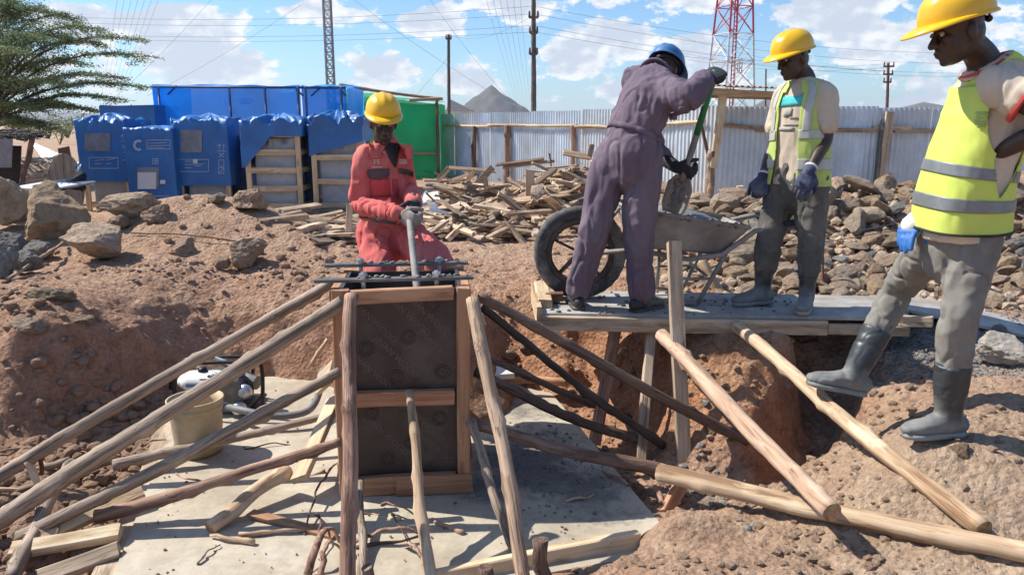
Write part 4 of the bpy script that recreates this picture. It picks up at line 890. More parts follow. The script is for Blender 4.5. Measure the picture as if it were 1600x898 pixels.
# ================================================================ crates under blue covers
def cover_mesh(Wd, Dp, Ht, seed, skirt=None, amp=.02, top=.05):
    """open-bottomed draped cover: a rounded box grid with rumples; skirt(u) gives how far up its hem hangs along the front"""
    mb = MB(); per = []
    hw, hd = Wd/2, Dp/2; m = 34
    for (x0, y0, x1, y1) in ((-hw, -hd, hw, -hd), (hw, -hd, hw, hd), (hw, hd, -hw, hd), (-hw, hd, -hw, -hd)):
        for i in range(m): per.append((x0+(x1-x0)*i/m, y0+(y1-y0)*i/m))
    N = len(per); rows = 34; vs = []
    for j in range(rows+1):
        for (x, y) in per:
            lowz = 0
            if skirt and y <= -hd+1e-6: lowz = skirt((x+hw)/Wd)
            elif skirt: lowz = skirt(1 if x > 0 else 0)
            v = j/rows; z_ = lowz+(Ht-lowz)*v
            k = 1-.02*max(0, (v-.93)/.07)**2; vs.append((x*k, y*k, z_))
    for t in (.8, .55, .25):
        for (x, y) in per: vs.append((x*t*.95, y*t*.95, Ht+top*(1-t)))
    vs.append((0, 0, Ht+top))
    V = np.array(vs); R_ = np.hypot(V[:, 0], V[:, 1])+1e-6
    w_ = fbm(V*np.array([5, 5, 3.2])+seed*9.1, 4, seed); w2 = 1-np.abs(fbm(V*np.array([7, 7, 4])+seed, 3, seed+5))*2.6; w_ = .35*w_+.9*w2
    topk = np.clip((V[:, 2]-Ht*.72)/(Ht*.28), 0, 1)**1.5
    V[:, :2] *= (1+(amp*(.22+1.6*topk)*w_)/R_*1.0)[:, None]; V[:, 2] += topk*(.055*w_+.04*w2*topk)*(top/.05)*.6
    F = []
    tot = rows+3
    for j in range(tot):
        for i in range(N): F.append((j*N+i, j*N+(i+1) % N, (j+1)*N+(i+1) % N, (j+1)*N+i))
    for i in range(N): F.append((tot*N+i, tot*N+(i+1) % N, len(V)-1))
    mb.add(V, F); return mb
def crate(name, pl, pr, ybase, Y, ytop, ycov, label, seed, slats=4, white=True, skirt=None, cov='bluefilm', top=.05, amp=.02, covw=1.06):
    a = P(pl, ybase, Y); b = P(pr, ybase, Y); Wd = (b-a).length; z0 = min(a.z, 0.0); Ht = P(pl, ytop, Y).z-z0; zc = P(pl, ycov, Y).z-z0; Dp = .75
    c = Vector(((a.x+b.x)/2, Y+Dp/2, z0)); root = thing(name, c, label, 'crate', 'crates stacked before the blue enclosure')
    L = lambda x, y, z_: c+Vector((x, y, z_))
    tm = M['timber_pale'] if seed % 2 else M['timber_grey']
    for sx in (-1, 1):
        for sy in (-1, 1):
            plank('corner_post', L(sx*(Wd/2-.035), sy*(Dp/2-.02), 0), L(sx*(Wd/2-.035), sy*(Dp/2-.02), Ht-.03), .07, .035, tm, (0, sy, 0), parent=root)
    for k in range(slats):
        z_ = .10+(Ht-.2)*k/(slats-1)
        plank('slat', L(-Wd/2+.072, -Dp/2+.025, z_), L(Wd/2-.072, -Dp/2+.025, z_), .075, .022, tm, (0, -1, 0), parent=root)
        for sx in (-1, 1): plank('slat', L(sx*(Wd/2-.02), -Dp/2+.06, z_), L(sx*(Wd/2-.02), Dp/2-.06, z_), .07, .02, tm, (sx, 0, 0), parent=root)
    if white:
        mb = cover_mesh(Wd*.72, Dp*.72, Ht*.86, seed+30, amp=.03, top=.03); mb.v = [tuple(Vector(v)+c) for v in mb.v]; mb.build('wrapped_goods', M['whitegoods'], root)
    mb = cover_mesh(Wd*covw, Dp*1.05, Ht-zc+.02, seed, skirt, amp*.9, top*1.6); mb.v = [tuple(Vector(v)+c+Vector((0, 0, zc))) for v in mb.v]
    o = mb.build('plastic_cover', M[cov], root)
    bv = BVHTree.FromPolygons([Vector(v) for v in mb.v], mb.f)
    return root, c, Wd, Dp, Ht, zc, bv
def onface(bv, p):
    h = bv.ray_cast(Vector((p.x, p.y-3, p.z)), Vector((0, 1, 0)))
    return (h[0] if h[0] is not None else p)+Vector((0, -.006, 0))
def facepatch(name, bv, P0, P1, mat, parent, off=.004, nu=8, nv=8, Y=10.5):
    """a flat print laid on a cover between two photo corners"""
    vs = []
    for j in range(nv+1):
        for i in range(nu+1):
            x = P0[0]+(P1[0]-P0[0])*i/nu; y = P0[1]+(P1[1]-P0[1])*j/nv; vs.append(onface(bv, P(x, y, Y))+Vector((0, -off, 0)))
    mb = MB(); mb.add(vs, [(j*(nu+1)+i, j*(nu+1)+i+1, (j+1)*(nu+1)+i+1, (j+1)*(nu+1)+i) for j in range(nv) for i in range(nu)][::1])
    return mb.build(name, mat, parent)
def facelines(name, bv, segs, mat, parent, Y=10.5, w_=.0042):
    mb = MB()
    for (x0, y0, x1, y1) in segs:
        n = max(1, int(math.hypot(x1-x0, y1-y0)/5)); pts = [onface(bv, P(x0+(x1-x0)*i/n, y0+(y1-y0)*i/n, Y)) for i in range(n+1)]
        mb.tube(pts, [(w_, .002)]*(n+1), 4, side=(0, 0, 1) if abs(x1-x0) > abs(y1-y0) else (1, 0, 0))
    return mb.build(name, mat, parent, smooth=False)
def rect(x0, y0, x1, y1): return [(x0, y0, x1, y0), (x1, y0, x1, y1), (x1, y1, x0, y1), (x0, y1, x0, y0)]
def arrows(x, y): return [(x-3, y, x-3, y+9), (x+3, y, x+3, y+9), (x-6, y+4, x-3, y), (x, y+4, x-3, y), (x+6, y+4, x+3, y), (x-7, y+11, x+7, y+11)]
Yc = 10.8
r1 = crate('crate', 134, 205, 316, Yc, 196, 284, 'leftmost crate under rumpled blue plastic with white bundle showing below', 1, 3)
facepatch('grey_patch', r1[6], (134, 208), (174, 236), M['greypatch'], r1[0], Y=Yc)
facelines('printed_label', r1[6], rect(141, 246, 186, 263)+[(150, 251, 165, 249), (168, 250, 182, 247), (150, 256, 160, 255), (168, 256, 175, 255)], M['whiteprint'], r1[0], Yc)
facelines('printed_symbols', r1[6], arrows(196, 210)+[(192, 226, 200, 232), (200, 226, 192, 232), (193, 238, 200, 238), (193, 243, 200, 243), (193, 250, 200, 250)], M['whiteprint'], r1[0], Yc)
r2 = crate('crate', 208, 278, 330, Yc-.15, 205, 328, 'crate wholly wrapped in smooth blue plastic with paper label and crescent mark', 2, 3, white=False, amp=.008, top=.02)
Y2 = Yc-.15
facelines('printed_lines', r2[6], rect(231, 219, 267, 233)+[(233, 224, 262, 223), (233, 228, 265, 227), (233, 231, 258, 231)], M['whiteprint'], r2[0], Y2)
facelines('crescent_mark', r2[6], [(218+7*math.cos(a), 227-7*math.sin(a), 218+7*math.cos(b), 227-7*math.sin(b)) for a, b in zip(np.linspace(1, 5.2, 10)[:-1], np.linspace(1, 5.2, 10)[1:])], M['whiteprint'], r2[0], Y2, .016)
facepatch('grey_patch', r2[6], (216, 261), (250, 292), M['greypatch'], r2[0], Y=Y2)
facepatch('paper_label', r2[6], (217, 269), (246, 295), M['paper'], r2[0], .010, Y=Y2)
facepatch('small_sticker', r2[6], (252, 281), (260, 287), M['paper'], r2[0], .010, 2, 2, Y=Y2)
facelines('paper_print', r2[6], [(219, 272, 224, 272), (219, 276, 226, 276), (219, 280, 226, 280), (219, 284, 226, 284), (228, 280, 243, 280), (228, 284, 243, 284), (228, 288, 240, 288)]+rect(232, 271, 237, 275), M['greypatch'], r2[0], Y2-.012, .003)
facelines('printed_box', r2[6], rect(223, 306, 266, 320)+[(240, 248, 248, 248), (240, 248, 240, 256), (248, 248, 248, 256), (244, 248, 244, 256), (240, 252, 248, 252), (240, 256, 248, 256)], M['whiteprint'], r2[0], Y2)
r3 = crate('crate', 281, 362, 318, Yc, 196, 290, 'crate with blue plastic, shiny crumpled top and arrow symbols, third from left', 3, 3)
facepatch('grey_patch', r3[6], (283, 203), (317, 238), M['greypatch'], r3[0], Y=Yc)
facelines('printed_label', r3[6], rect(280, 249, 327, 268)+[(290, 252, 302, 252), (290, 257, 322, 256), (290, 262, 300, 262), (306, 259, 316, 259)], M['whiteprint'], r3[0], Yc)
facepatch('small_sticker', r3[6], (303, 249), (310, 255), M['paper'], r3[0], .008, 2, 2, Y=Yc)
facelines('printed_symbols', r3[6], arrows(347, 225)+[(343, 239, 351, 246), (351, 239, 343, 246)]+rect(343, 250, 351, 260)+rect(343, 262, 351, 271)+[(343, 271, 351, 262)], M['whiteprint'], r3[0], Yc)
r4 = crate('crate', 388, 474, 326, Yc-.2, 198, 262, 'open slatted pale crate with blue plastic pulled aside to the left', 5, 5, skirt=lambda u: .0+.42*min(1, max(0, (u-.05)/.45)), cov='bluefilm', covw=1.1, top=.06)
r5 = crate('crate', 490, 568, 322, Yc-.1, 196, 244, 'slatted crate with blue plastic hood behind the red-suited man', 7, 4, skirt=lambda u: .0+.2*u, cov='bluefilm', top=.07)
# dark navy wrapped stacks between the crates
for (pl, pr, l_) in ((362, 390, 'dark navy wrapped stack between the third crate and the open slatted crate'), (470, 496, 'dark navy wrapped stack right of the open slatted crate')):
    a = P(pl, 318, Yc+.35); b = P(pr, 318, Yc+.35); a.z = b.z = -.02; zt_ = P(pl, 214, Yc+.35).z
    mb = cover_mesh((b-a).length, .7, zt_+.02, pl, amp=.015, top=.03); c = (a+b)/2+Vector((0, .35, 0)); mb.v = [tuple(Vector(v)+c) for v in mb.v]
    o = mb.build('wrapped_stack', M['bluefilm_dark'], None); props(o, l_, 'stack')

# ================================================================ masts, poles, wires
def lattice(root, c, w0, w1, h0, h1, nb, mats, bar=.03, legs=4, name='lattice'):
    """square lattice from height h0 to h1, one part per bay"""
    for k in range(nb):
        ta, tb_ = k/nb, (k+1)/nb; za, zb = h0+(h1-h0)*ta, h0+(h1-h0)*tb_; wa, wb = w0+(w1-w0)*ta, w0+(w1-w0)*tb_
        cs = [Vector((math.cos(math.pi/4+i*math.pi/2+.35), math.sin(math.pi/4+i*math.pi/2+.35), 0)) for i in range(4)]
        mb = MB()
        for i in range(4):
            a, b = cs[i], cs[(i+1) % 4]
            A0 = c+a*wa*.707; A1 = c+a*wb*.707; B0 = c+b*wa*.707; B1 = c+b*wb*.707
            for v_ in (A0, B0): v_.z = za
            for v_ in (A1, B1): v_.z = zb
            mb.tube([A0, A1], [bar*1.5]*2, 5); mb.tube([A0, B1], [bar*.7]*2, 4); mb.tube([B0, A1], [bar*.7]*2, 4); mb.tube([A1, B1], [bar*.7]*2, 4)
        mb.build('lattice_bay', mats(k), root, smooth=False)
c = P(520, 200, 40); c.z = 0
lm = thing('lattice_mast', c, 'slim grey lattice mast rising behind the blue enclosure', 'mast')
lattice(lm, c, .36, .36, 0, 9.5, 24, lambda k: M['mast'], .028)
c = P(1137, 200, 62); c.z = 0
rt = thing('lattice_tower', c, 'red and white lattice tower behind the lean-to', 'tower')
lattice(rt, c, 3.0, 1.5, 0, 14, 7, lambda k: M['mast_red'] if (k < 1 or k > 3) else M['mast_white'], .055)
mb = MB()
for k in range(2): mb.tube([Vector((c.x-.1+.22*k, c.y-.5, 0)), Vector((c.x-.1+.22*k, c.y-.5, 14))], [.05, .05], 5)
for k in range(46): mb.tube([Vector((c.x-.1, c.y-.5, .3*k+.2)), Vector((c.x+.12, c.y-.5, .3*k+.2))], [.03, .03], 4)
mb.build('ladder', M['mast_red'], rt, smooth=False)
mb = MB(); d0 = Vector((c.x+.35, c.y-.8, 5.6))
for k in range(4): mb.tube([d0+Vector((.25*math.cos(k*1.57), .25*math.sin(k*1.57), -.5)), d0+Vector((.25*math.cos(k*1.57), .25*math.sin(k*1.57), .5))], [.05, .05], 5)
for z_ in (-.5, -.15, .2, .5): mb.tube([d0+Vector((.25*math.cos(a), .25*math.sin(a), z_)) for a in np.linspace(0, 6.28, 9)], [.04]*9, 4)
mb.build('antenna_cage', M['mast_white'], rt, smooth=False)
def upole(px, ytop, Y, r, mat, label, arms=()):
    b = P(px, 200, Y); b.z = -.3; t = P(px, ytop, Y); root = thing('utility_pole', b, label, 'utility pole')
    pole('shaft', b, t, r*1.1, r*.8, M[mat], None, parent=root, bend=0, knots=0, n=8)
    for (dy, w_) in arms:
        mb = MB(); a = t+Vector((-w_/2, 0, -dy)); mb.box(t+Vector((0, -.1, -dy)), (w_, .08, .09))
        for sx in (-.45, .45): mb.tube([t+Vector((sx*w_, -.1, -dy)), t+Vector((sx*w_, -.1, -dy+.22))], [.05, .03], 6)
        mb.build('crossarm', M[mat], root, smooth=False)
    return t
t1 = upole(834, -30, 30, .10, 'upole', 'tall dark utility pole reaching out of frame right of the cone hill', ((1.3, .35), (1.85, .3), (2.6, .3)))
t2 = upole(701, 54, 45, .10, 'upole', 'shorter utility pole left of the cone hill', ((.25, .3),))
t3 = upole(1388, 98, 42, .09, 'upole_red', 'dark reddish utility pole above the right fence', ((.2, .55), (.6, .5), (1.0, .4)))
upole(1197, 108, 60, .07, 'upole', 'thin pole just right of the red and white tower', ())
def wire(a, b, label, sag=.4, r=.011, group='overhead wires'):
    r *= .5; sag *= 1.6; n = 14; pts = [a.lerp(b, i/n)-Vector((0, 0, sag*4*(i/n)*(1-i/n))) for i in range(n+1)]
    mb = MB(); mb.tube(pts, [r]*(n+1), 4); props(mb.build('wire', M['wire'], None), label, 'wire', group)
for k, (ya, yb, yr) in enumerate(((22, 10, 42), (30, 22, 60), (48, 40, 74), (53, 50, 78))):
    Yl = 34+k; nm = ('top', 'second', 'third', 'lowest')[k]
    wire(P(-60, ya-4, Yl), P(834, yb, 30), f'{nm} of the overhead wires running left from the tall utility pole', .25)
    wire(P(834, yb, 30), P(1680, yr+34, 44), f'{nm} of the overhead wires running right from the tall utility pole', .5)
for k, (ya, yb) in enumerate(((98, 104), (106, 116), (70, 82))):
    wire(P(1040, ya-20, 52), P(1388, 100+6*k, 42), ('highest','middle','lowest')[k]+' overhead wire reaching the reddish pole from the tower', .3, .014)
wire(t1-Vector((0, 0, 1.2)), t2, 'overhead wire strung between the two utility poles beside the cone hill', .3)
wire(t2-Vector((0, 0, 1.2)), P(650, 150, 45), 'stay wire sloping down left from the shorter utility pole', 0, .013)
for k, (xa, ya, xb, yb, Yq) in enumerate(((540, -10, 760, 140, 42), (665, -10, 790, 150, 44), (330, 0, 160, 170, 40), (470, 8, 230, 150, 40))):
    l_ = ('guy wire sloping down right from the top of the slim lattice mast', 'steeper guy wire sloping down towards the cone hill', 'guy wire sloping down left to the acacia tree', 'guy wire sloping down left above the blue enclosure')[k]
    wire(P(xa, ya, Yq), P(xb, yb, Yq), l_, .1, .013)
for k in range(7):
    wire(P(185+k*11, -10, 30), P(150+k*3.5, 190, 110), 'thin wire in the fan descending right of the acacia', .2, .010, 'fan of wires beside the acacia')
for k in range(6):
    wire(P(757+k*11, -10, 26), P(812+k*3.5, 172, 120), 'thin wire in the fan descending left of the tall pole', .2, .010, 'fan of wires beside the tall pole')

# ================================================================ hills, far house, distant bush
def hill(cx, cy, R_, Ht, seed, name='hill', p=1.15):
    n = 90; m = 26; vs = [(cx, cy, Ht-2)]; F = []
    for j in range(1, m+1):
        r = R_*j/m
        for i in range(n):
            a = 2*math.pi*i/n; vs.append((cx+r*math.cos(a), cy+r*math.sin(a), Ht*(1-(j/m))**p-2))
    V = np.array(vs); w_ = fbm(V/(R_*.22)+seed, 4, seed); rad = np.hypot(V[:, 0]-cx, V[:, 1]-cy)/R_
    V[:, 2] += w_*Ht*.10*np.minimum(1, (1-rad)*6)*np.minimum(1, rad*4)
    for i in range(n): F.append((0, 1+i, 1+(i+1) % n))
    for j in range(m-1):
        for i in range(n): F.append((1+j*n+i, 1+(j+1)*n+i, 1+(j+1)*n+(i+1) % n, 1+j*n+(i+1) % n))
    mb = MB(); mb.add(V, F); o = mb.build(name, M['hillm'], None); o['kind'] = 'structure'
M['hillm'] = plain('dry_hill', (0.105, 0.090, 0.078), .95, nscale=.02, amt=.4, bstr=.5, bscale=.05, bd=4)
D_ = 1500
c = P(768, 195, D_); hill(c.x, c.y, 118, P(768, 131, D_).z, 3)
c = P(1205, 195, 1700); hill(c.x, c.y, 120, P(1205, 146, 1700).z, 5)
c = P(1440, 195, 1700); hill(c.x, c.y, 260, P(1440, 158, 1700).z, 6)
c = P(110, 195, 2600); hill(c.x, c.y, 700, 44, 8)
c = P(560, 195, 2600); hill(c.x, c.y, 700, 40, 9)
hs = P(715, 175, 75); hs.z = 0
hr = thing('distant_house', hs, 'small far house with pale grey gable roof left of the cone hill', 'house')
mb = MB(); mb.box(hs+Vector((0, 2, 1.3)), (3.6, 4, 2.6)); mb.build('wall', M['housewall'], hr, smooth=False)
mb = MB(); a = P(697, 175, 75).x; b = P(742, 175, 75).x; zt_ = P(705, 155, 75).z; ze = P(705, 174, 75).z; xm = P(703, 175, 75).x
vs = [Vector((a, hs.y-.3, ze)), Vector((b, hs.y-.3, ze)), Vector((xm, hs.y-.3, zt_)), Vector((a, hs.y+5, ze)), Vector((b, hs.y+5, ze)), Vector((xm, hs.y+5, zt_))]
mb.add(vs, [(0, 1, 2), (3, 5, 4), (0, 2, 5, 3), (1, 4, 5, 2), (0, 3, 4, 1)]); mb.build('roof', M['roofing'], hr, smooth=False)

def leaf_mat(name, c1, c2):
    m, nt, b, out = newmat(name)
    g = nd(nt, 'ShaderNodeNewGeometry'); c = ramp(nt, g.outputs['Random Per Island'], [(0.0, c1), (1.0, c2)])
    nt.links.new(c, b.inputs['Base Color']); b.inputs['Roughness'].default_value = .6
    tl = nd(nt, 'ShaderNodeBsdfTranslucent', {0: c}); ms = nd(nt, 'ShaderNodeMixShader', {0: .35, 1: b.outputs[0], 2: tl.outputs[0]}); nt.links.new(ms.outputs[0], out.inputs[0])
    return m
M['leafl'] = leaf_mat('acacia_leaf', (0.09, 0.135, 0.055), (0.24, 0.30, 0.14))
M['leafd'] = leaf_mat('bush_leaf', (0.06, 0.10, 0.03), (0.15, 0.19, 0.07))
def leaves(mb, c, n, rx, ry, rz, size):
    for _ in range(n):
        p = Vector((random.gauss(0, rx), random.gauss(0, ry), random.gauss(0, rz)))+c
        a = Vector((random.gauss(0, 1), random.gauss(0, 1), random.gauss(0, .5))).normalized(); b = a.orthogonal().normalized(); b.rotate(Quaternion(a, random.uniform(0, 6.28)))
        s_ = size*random.uniform(.6, 1.4); mb.add([p-a*s_, p+b*s_*.45, p+a*s_, p-b*s_*.45], [(0, 1, 2, 3)])
def acacia():
    Yt = 15.5; base = P(-30, 300, Yt); base.z = hgt(base.x, base.y)
    root = thing('acacia_tree', base, 'flat-topped green acacia tree with layered feathery branches', 'tree')
    tk = MB(); lf = MB()
    fork = base+Vector((.25, 0, 1.1))
    tk.tube([base, base+Vector((.1, 0, .5)), fork], [.16, .12, .10], 9)
    tips = [(60, 18, 0), (140, 45, -.4), (205, 62, .3), (150, 70, .9), (215, 88, -.2), (212, 135, .2), (170, 120, -.6), (175, 155, .5), (120, 100, .9), (95, 60, .2), (60, 60, -.7), (30, 30, .6),
            (90, 130, -.8), (135, 172, .1), (100, 165, .7), (60, 110, 1.0), (20, 80, -1.0), (-60, 40, .4), (-90, 90, -.6), (-120, 60, .5), (50, 170, -.4), (15, 140, .6), (-40, 150, -.5), (110, 30, .9), (25, 190, .3), (75, 200, .0), (10, 10, .0), (70, -10, .8)]
    for (tx, ty, dz) in tips:
        e = P(tx, ty, Yt+dz*1.3); m1 = Vector((fork.x+(e.x-fork.x)*.22, fork.y+(e.y-fork.y)*.22, fork.z+(e.z-fork.z)*.80+.06)); m2 = Vector((fork.x+(e.x-fork.x)*.62, fork.y+(e.y-fork.y)*.62, e.z+.20))
        pts = [fork, m1, m2, e]
        # smooth curve
        cv = []
        for i in range(15):
            t = i/14; p = fork*(1-t)**3+m1*3*t*(1-t)**2+m2*3*t*t*(1-t)+e*t**3; cv.append(p)
        tk.tube(cv, [.034*(1-i/14)+.004 for i in range(15)], 5)
        L = (e-fork).length
        for i in range(5, 15):
            t = i/14; p = cv[i]
            for k in range(5):
                az_ = random.uniform(0, 6.28); ln = random.uniform(.3, .65)*(1.2-.55*t)
                fwd = (cv[i]-cv[i-1]).normalized()
                d = (fwd*.8+Vector((math.cos(az_), math.sin(az_), random.uniform(-.05, .03)))*.9).normalized()
                q_ = p+d*ln; tk.tube([p, p.lerp(q_, .5)+Vector((0, 0, .02)), q_], [.007, .005, .003], 3, caps=False)
                for s_ in np.linspace(.25, 1.05, 7):
                    leaves(lf, p+d*ln*float(s_)+Vector((0, 0, random.uniform(-.02, .02))), 7, .06, .06, .024, .021)
    tk.build('trunk', M['bark_dark'], root); lf.build('crown', M['leafl'], root, smooth=False)
acacia()
def bush(px, py, Y, w_, h_, label, n=700, mt='leafd'):
    b = P(px, py, Y); b.z = hgt(b.x, b.y) if Y < 33 else 0
    root = thing('bush', b, label, 'bush'); tk = MB(); lf = MB()
    for k in range(9):
        a = random.uniform(0, 6.28); e = b+Vector((math.cos(a)*w_*.36*random.random()**.5, math.sin(a)*w_*.3, h_*random.uniform(.55, .92)))
        tk.tube([b, b.lerp(e, .5)+Vector((0, 0, .1*h_)), e], [.05*h_/2, .03*h_/2, .01], 5)
        leaves(lf, e, n//9, w_*.13, w_*.13, h_*.13, .045*h_)
    tk.build('trunk', M['bark_dark'], root); lf.build('crown', M['leafd'], root, smooth=False)
for k, (px, py, Y, w_, h_) in enumerate(((75, 212, 60, 2.6, 1.6), (105, 214, 66, 2.8, 1.8), (50, 216, 55, 2.2, 1.5), (128, 210, 90, 3, 1.9), (30, 215, 58, 2.5, 1.7), (150, 208, 110, 4, 1.9), (165, 206, 140, 5, 2), (92, 212, 48, 1.6, 1.0))):
    bush(px, py, Y, w_, h_, ('low green bush on the far plain beneath the acacia', 'green bush on the far plain, nearest the leftmost crate', 'green bush on the far plain behind the shack', 'distant bush directly left of the blue boxes', 'green bush showing behind the acacia trunk', 'tiny far bush on the horizon above the leftmost crate', 'farthest tiny bush on horizon by the dark blue box', 'small brown-green bush in front of the bush row')[k])
# low brushwood over the far plain
lf = MB()
for _ in range(380):
    Y = random.uniform(60, 260); x = random.uniform(-.75, .75)*Y
    if -.12 < x/Y < .0 and Y < 90: continue
    leaves(lf, Vector((x, Y, .35)), 14, .9, .9, .3, .16)
o = lf.build('far_brushwood', M['leafd'], None, smooth=False); o['kind'] = 'stuff'

# ================================================================ shack, cable drum, sheets at left
sb = T(15, 300); sb = P(20, 295, 9.6); sb.z = hgt(sb.x, sb.y)
sk = thing('dark_shack', sb, 'dark thatched lean-to at left edge under the acacia', 'shack')
mb = MB(); 
rf = [P(-90, 222, 9.4), P(62, 212, 9.2), P(50, 206, 10.2), P(-90, 205, 10.4)]
for k in range(900):
    u, v = random.random(), random.random()
    p = rf[0].lerp(rf[1], u).lerp(rf[3].lerp(rf[2], u), v)+Vector((0, 0, random.uniform(-.03, .03))); d = Vector((random.uniform(.2, .6), random.uniform(-.5, .1), random.uniform(-.1, .02)))*.3
    mb.tube([p, p+d], [.009, .004], 4, caps=False)
mb.build('thatch_roof', M['thatch'], sk)
wrinkled_quad('back_sheet', P(-60, 300, 9.5), P(30, 305, 9.5), P(32, 228, 9.5), P(-60, 225, 9.5), plain('dark_canvas', (.03, .022, .02), .9), sk, 14, 10, .05, 3)
pole('post', P(32, 300, 9.3), P(52, 212, 9.3), .03, .028, M['bark_dark'], None, parent=sk, n=8)
wrinkled_quad('hanging_cloth', P(-20, 262, 9.2), P(18, 262, 9.2), P(20, 218, 9.2), P(-20, 216, 9.2), plain('grey_cloth', (.22, .21, .22), .9), sk, 8, 8, .05, 4)
# wooden cable drum
def drum():
    c = P(55, 268, 9.9); R_ = .42; root = thing('cable_drum', Vector((c.x, c.y, hgt(c.x, c.y))), 'weathered wooden cable drum lying on its side behind the boulders', 'cable drum')
    c.z = hgt(c.x, c.y)+R_
    for sx in (-.36, .36):
        mb = MB(); mb.tube([c+Vector((sx-.02, 0, 0)), c+Vector((sx+.02, 0, 0))], [R_, R_], 32); mb.build('flange', M['drumwood'], root, smooth=False)
    for k in range(26):
        a = 2*math.pi*k/26; p = c+Vector((0, math.cos(a)*(R_-.06), math.sin(a)*(R_-.06)))
        plank('stave', p-Vector((.335, 0, 0)), p+Vector((.335, 0, 0)), .092, .02, M['drumwood'], (0, math.cos(a), math.sin(a)), parent=root)
drum()
pn = Vector((.02, -.50, .86)).normalized(); pc = P(88, 250, 10.3)
def onplane(px, py):
    r = ray(px, py); o_ = Vector((0, 0, CAM_H)); return o_+r*((pc-o_).dot(pn)/r.dot(pn))
q4 = [onplane(*p_) for p_ in ((46, 220), (128, 257), (123, 269), (80, 268))]
mb = MB(); nu_, nv_ = 90, 6; vs = [q4[0].lerp(q4[1], i/nu_).lerp(q4[3].lerp(q4[2], i/nu_), j/nv_)+pn*(.012*math.cos(i/nu_*2*math.pi*15)) for j in range(nv_+1) for i in range(nu_+1)]
mb.add(vs, [(j*(nu_+1)+i, j*(nu_+1)+i+1, (j+1)*(nu_+1)+i+1, (j+1)*(nu_+1)+i) for j in range(nv_) for i in range(nu_)])
o = mb.build('metal_sheet', M['galv_bright'], None); props(o, 'glaring corrugated metal sheet slanting down beside the leftmost crate', 'metal sheet')
plank('flat_sheet', P(45, 296, 8.6), P(98, 286, 9.1), .42, .02, M['paper'], (0, -.35, 1), 'flat pale grey panel on the ground behind the left boulders', 'panel')
plank('flat_sheet', P(88, 290, 9.1), P(130, 282, 9.6), .35, .02, M['greypatch'], (0.1, -.3, 1), 'darker panel lying against the leftmost crate', 'panel')
for k in range(6):
    pole('black_pipe', P(66+6*k, 304-4*k, 9.0+.1*k), P(132, 272+5*k, 9.6), .035, .035, M['blackmetal'], 'black plastic pipe in the bundle beside the leftmost crate', 'pipe', 'bundle of black pipes', bend=.03, knots=0, n=8)
o = plank('brown_board', P(93, 244, 11.2), P(110, 240, 11.2), .22, .02, M['rust'], (0, -1, .2), 'rust-brown board standing behind the glaring metal sheet', 'board')
# ================================================================ stones
def rock_mesh(seed, sub=3, squash=(1, .8, .7), cuts=9, name='stone', smooth=True, rough=.10):
    r = np.random.default_rng(seed); bmx = bmesh.new(); bmesh.ops.create_icosphere(bmx, subdivisions=sub, radius=1.0)
    V = np.array([v.co[:] for v in bmx.verts]); F = [[v.index for v in f.verts] for f in bmx.faces]; bmx.free()
    for _ in range(cuts):
        n = r.normal(size=3); n /= np.linalg.norm(n); d = r.uniform(.50, .82); s_ = V@n; over = s_ > d
        V[over] -= np.outer((s_[over]-d)*.93, n)
    V = V*(1+rough*fbm(V*1.6+seed*3.7, 3, seed))[:, None]*(1+.06*fbm(V*5+seed, 3, seed+9)+(sub > 3)*(.05*fbm(V*9+seed, 3, seed+29)-.10*np.abs(fbm(V*3.2+seed, 4, seed+19))))[:, None]
    V *= np.array(squash)
    me = bpy.data.meshes.new(name); me.from_pydata(V.tolist(), [], F); me.update()
    return me
RB = [rock_mesh(100+k, 3, (1, random.uniform(.7, .95), random.uniform(.55, .8)), random.randint(9, 14)) for k in range(9)]
def rock(me, loc, size, mat, label, group=None, rot=None, name='stone', cat='stone', sc_=(1, 1, 1)):
    o = bpy.data.objects.new(name, me); COL.objects.link(o); o.location = loc; o.scale = (size*sc_[0], size*sc_[1], size*sc_[2])
    o.rotation_euler = rot if rot else (random.uniform(-.35, .35), random.uniform(-.35, .35), random.uniform(0, 6.28))
    if len(me.materials) == 0: me.materials.append(M['stone'])
    o.material_slots[0].link = 'OBJECT'; o.material_slots[0].material = mat; props(o, label, cat, group); return o
BIG = [rock_mesh(300+k, 5, (1, .8, .72), 13, rough=.20) for k in range(10)]
def boulder(cx, cy, w_, h_, mat, label, k, Y=None, rz=0.0, sink=.0):
    """photo centre, width and height in photo pixels; stands on the ground under its lower edge"""
    b = T(cx, cy+h_*.42) if Y is None else P(cx, cy+h_*.42, Y)
    D = Vector((b.x, b.y, b.z-CAM_H)).length; s_ = w_/2/FPX*D*.98; hz = h_/2/FPX*D*1.0
    dep = min(s_, hz*1.5); y_ = b.y+dep*.5; z_ = b.z+hz*.80-sink
    me = BIG[k % 10]
    return rock(me, Vector((b.x*(y_/b.y), y_, z_)), 1.0, mat, label, None, (0, 0, rz), sc_=(s_, dep/.8, hz/.72), name='boulder', cat='boulder')
ST, SN, SG = M['stone_tan'], M['stone'], M['stone_grey']
SPL = plain('cement_splashed_stone', (.36, .31, .255), .85, nscale=5, amt=.3, bstr=.6, bd=.03, dirt=(.5, .49, .47), dirt_amt=.7)
boulder(14, 330, 86, 82, ST, 'big tan boulder cut off by the left edge, below the shack', 0, rz=.3)
boulder(88, 340, 118, 92, ST, 'largest tan boulder, leaning in front of the flat grey panels', 1, rz=.6)
boulder(158, 384, 100, 66, SN, 'wedge-shaped brown boulder on the bank, casting a long shadow to the right', 2, rz=2.3)
boulder(205, 326, 108, 42, ST, 'low pale boulder at the foot of the two leftmost crates', 3, rz=.2)
boulder(248, 336, 52, 30, SN, 'small brown boulder just right of the low pale boulder', 4, rz=1)
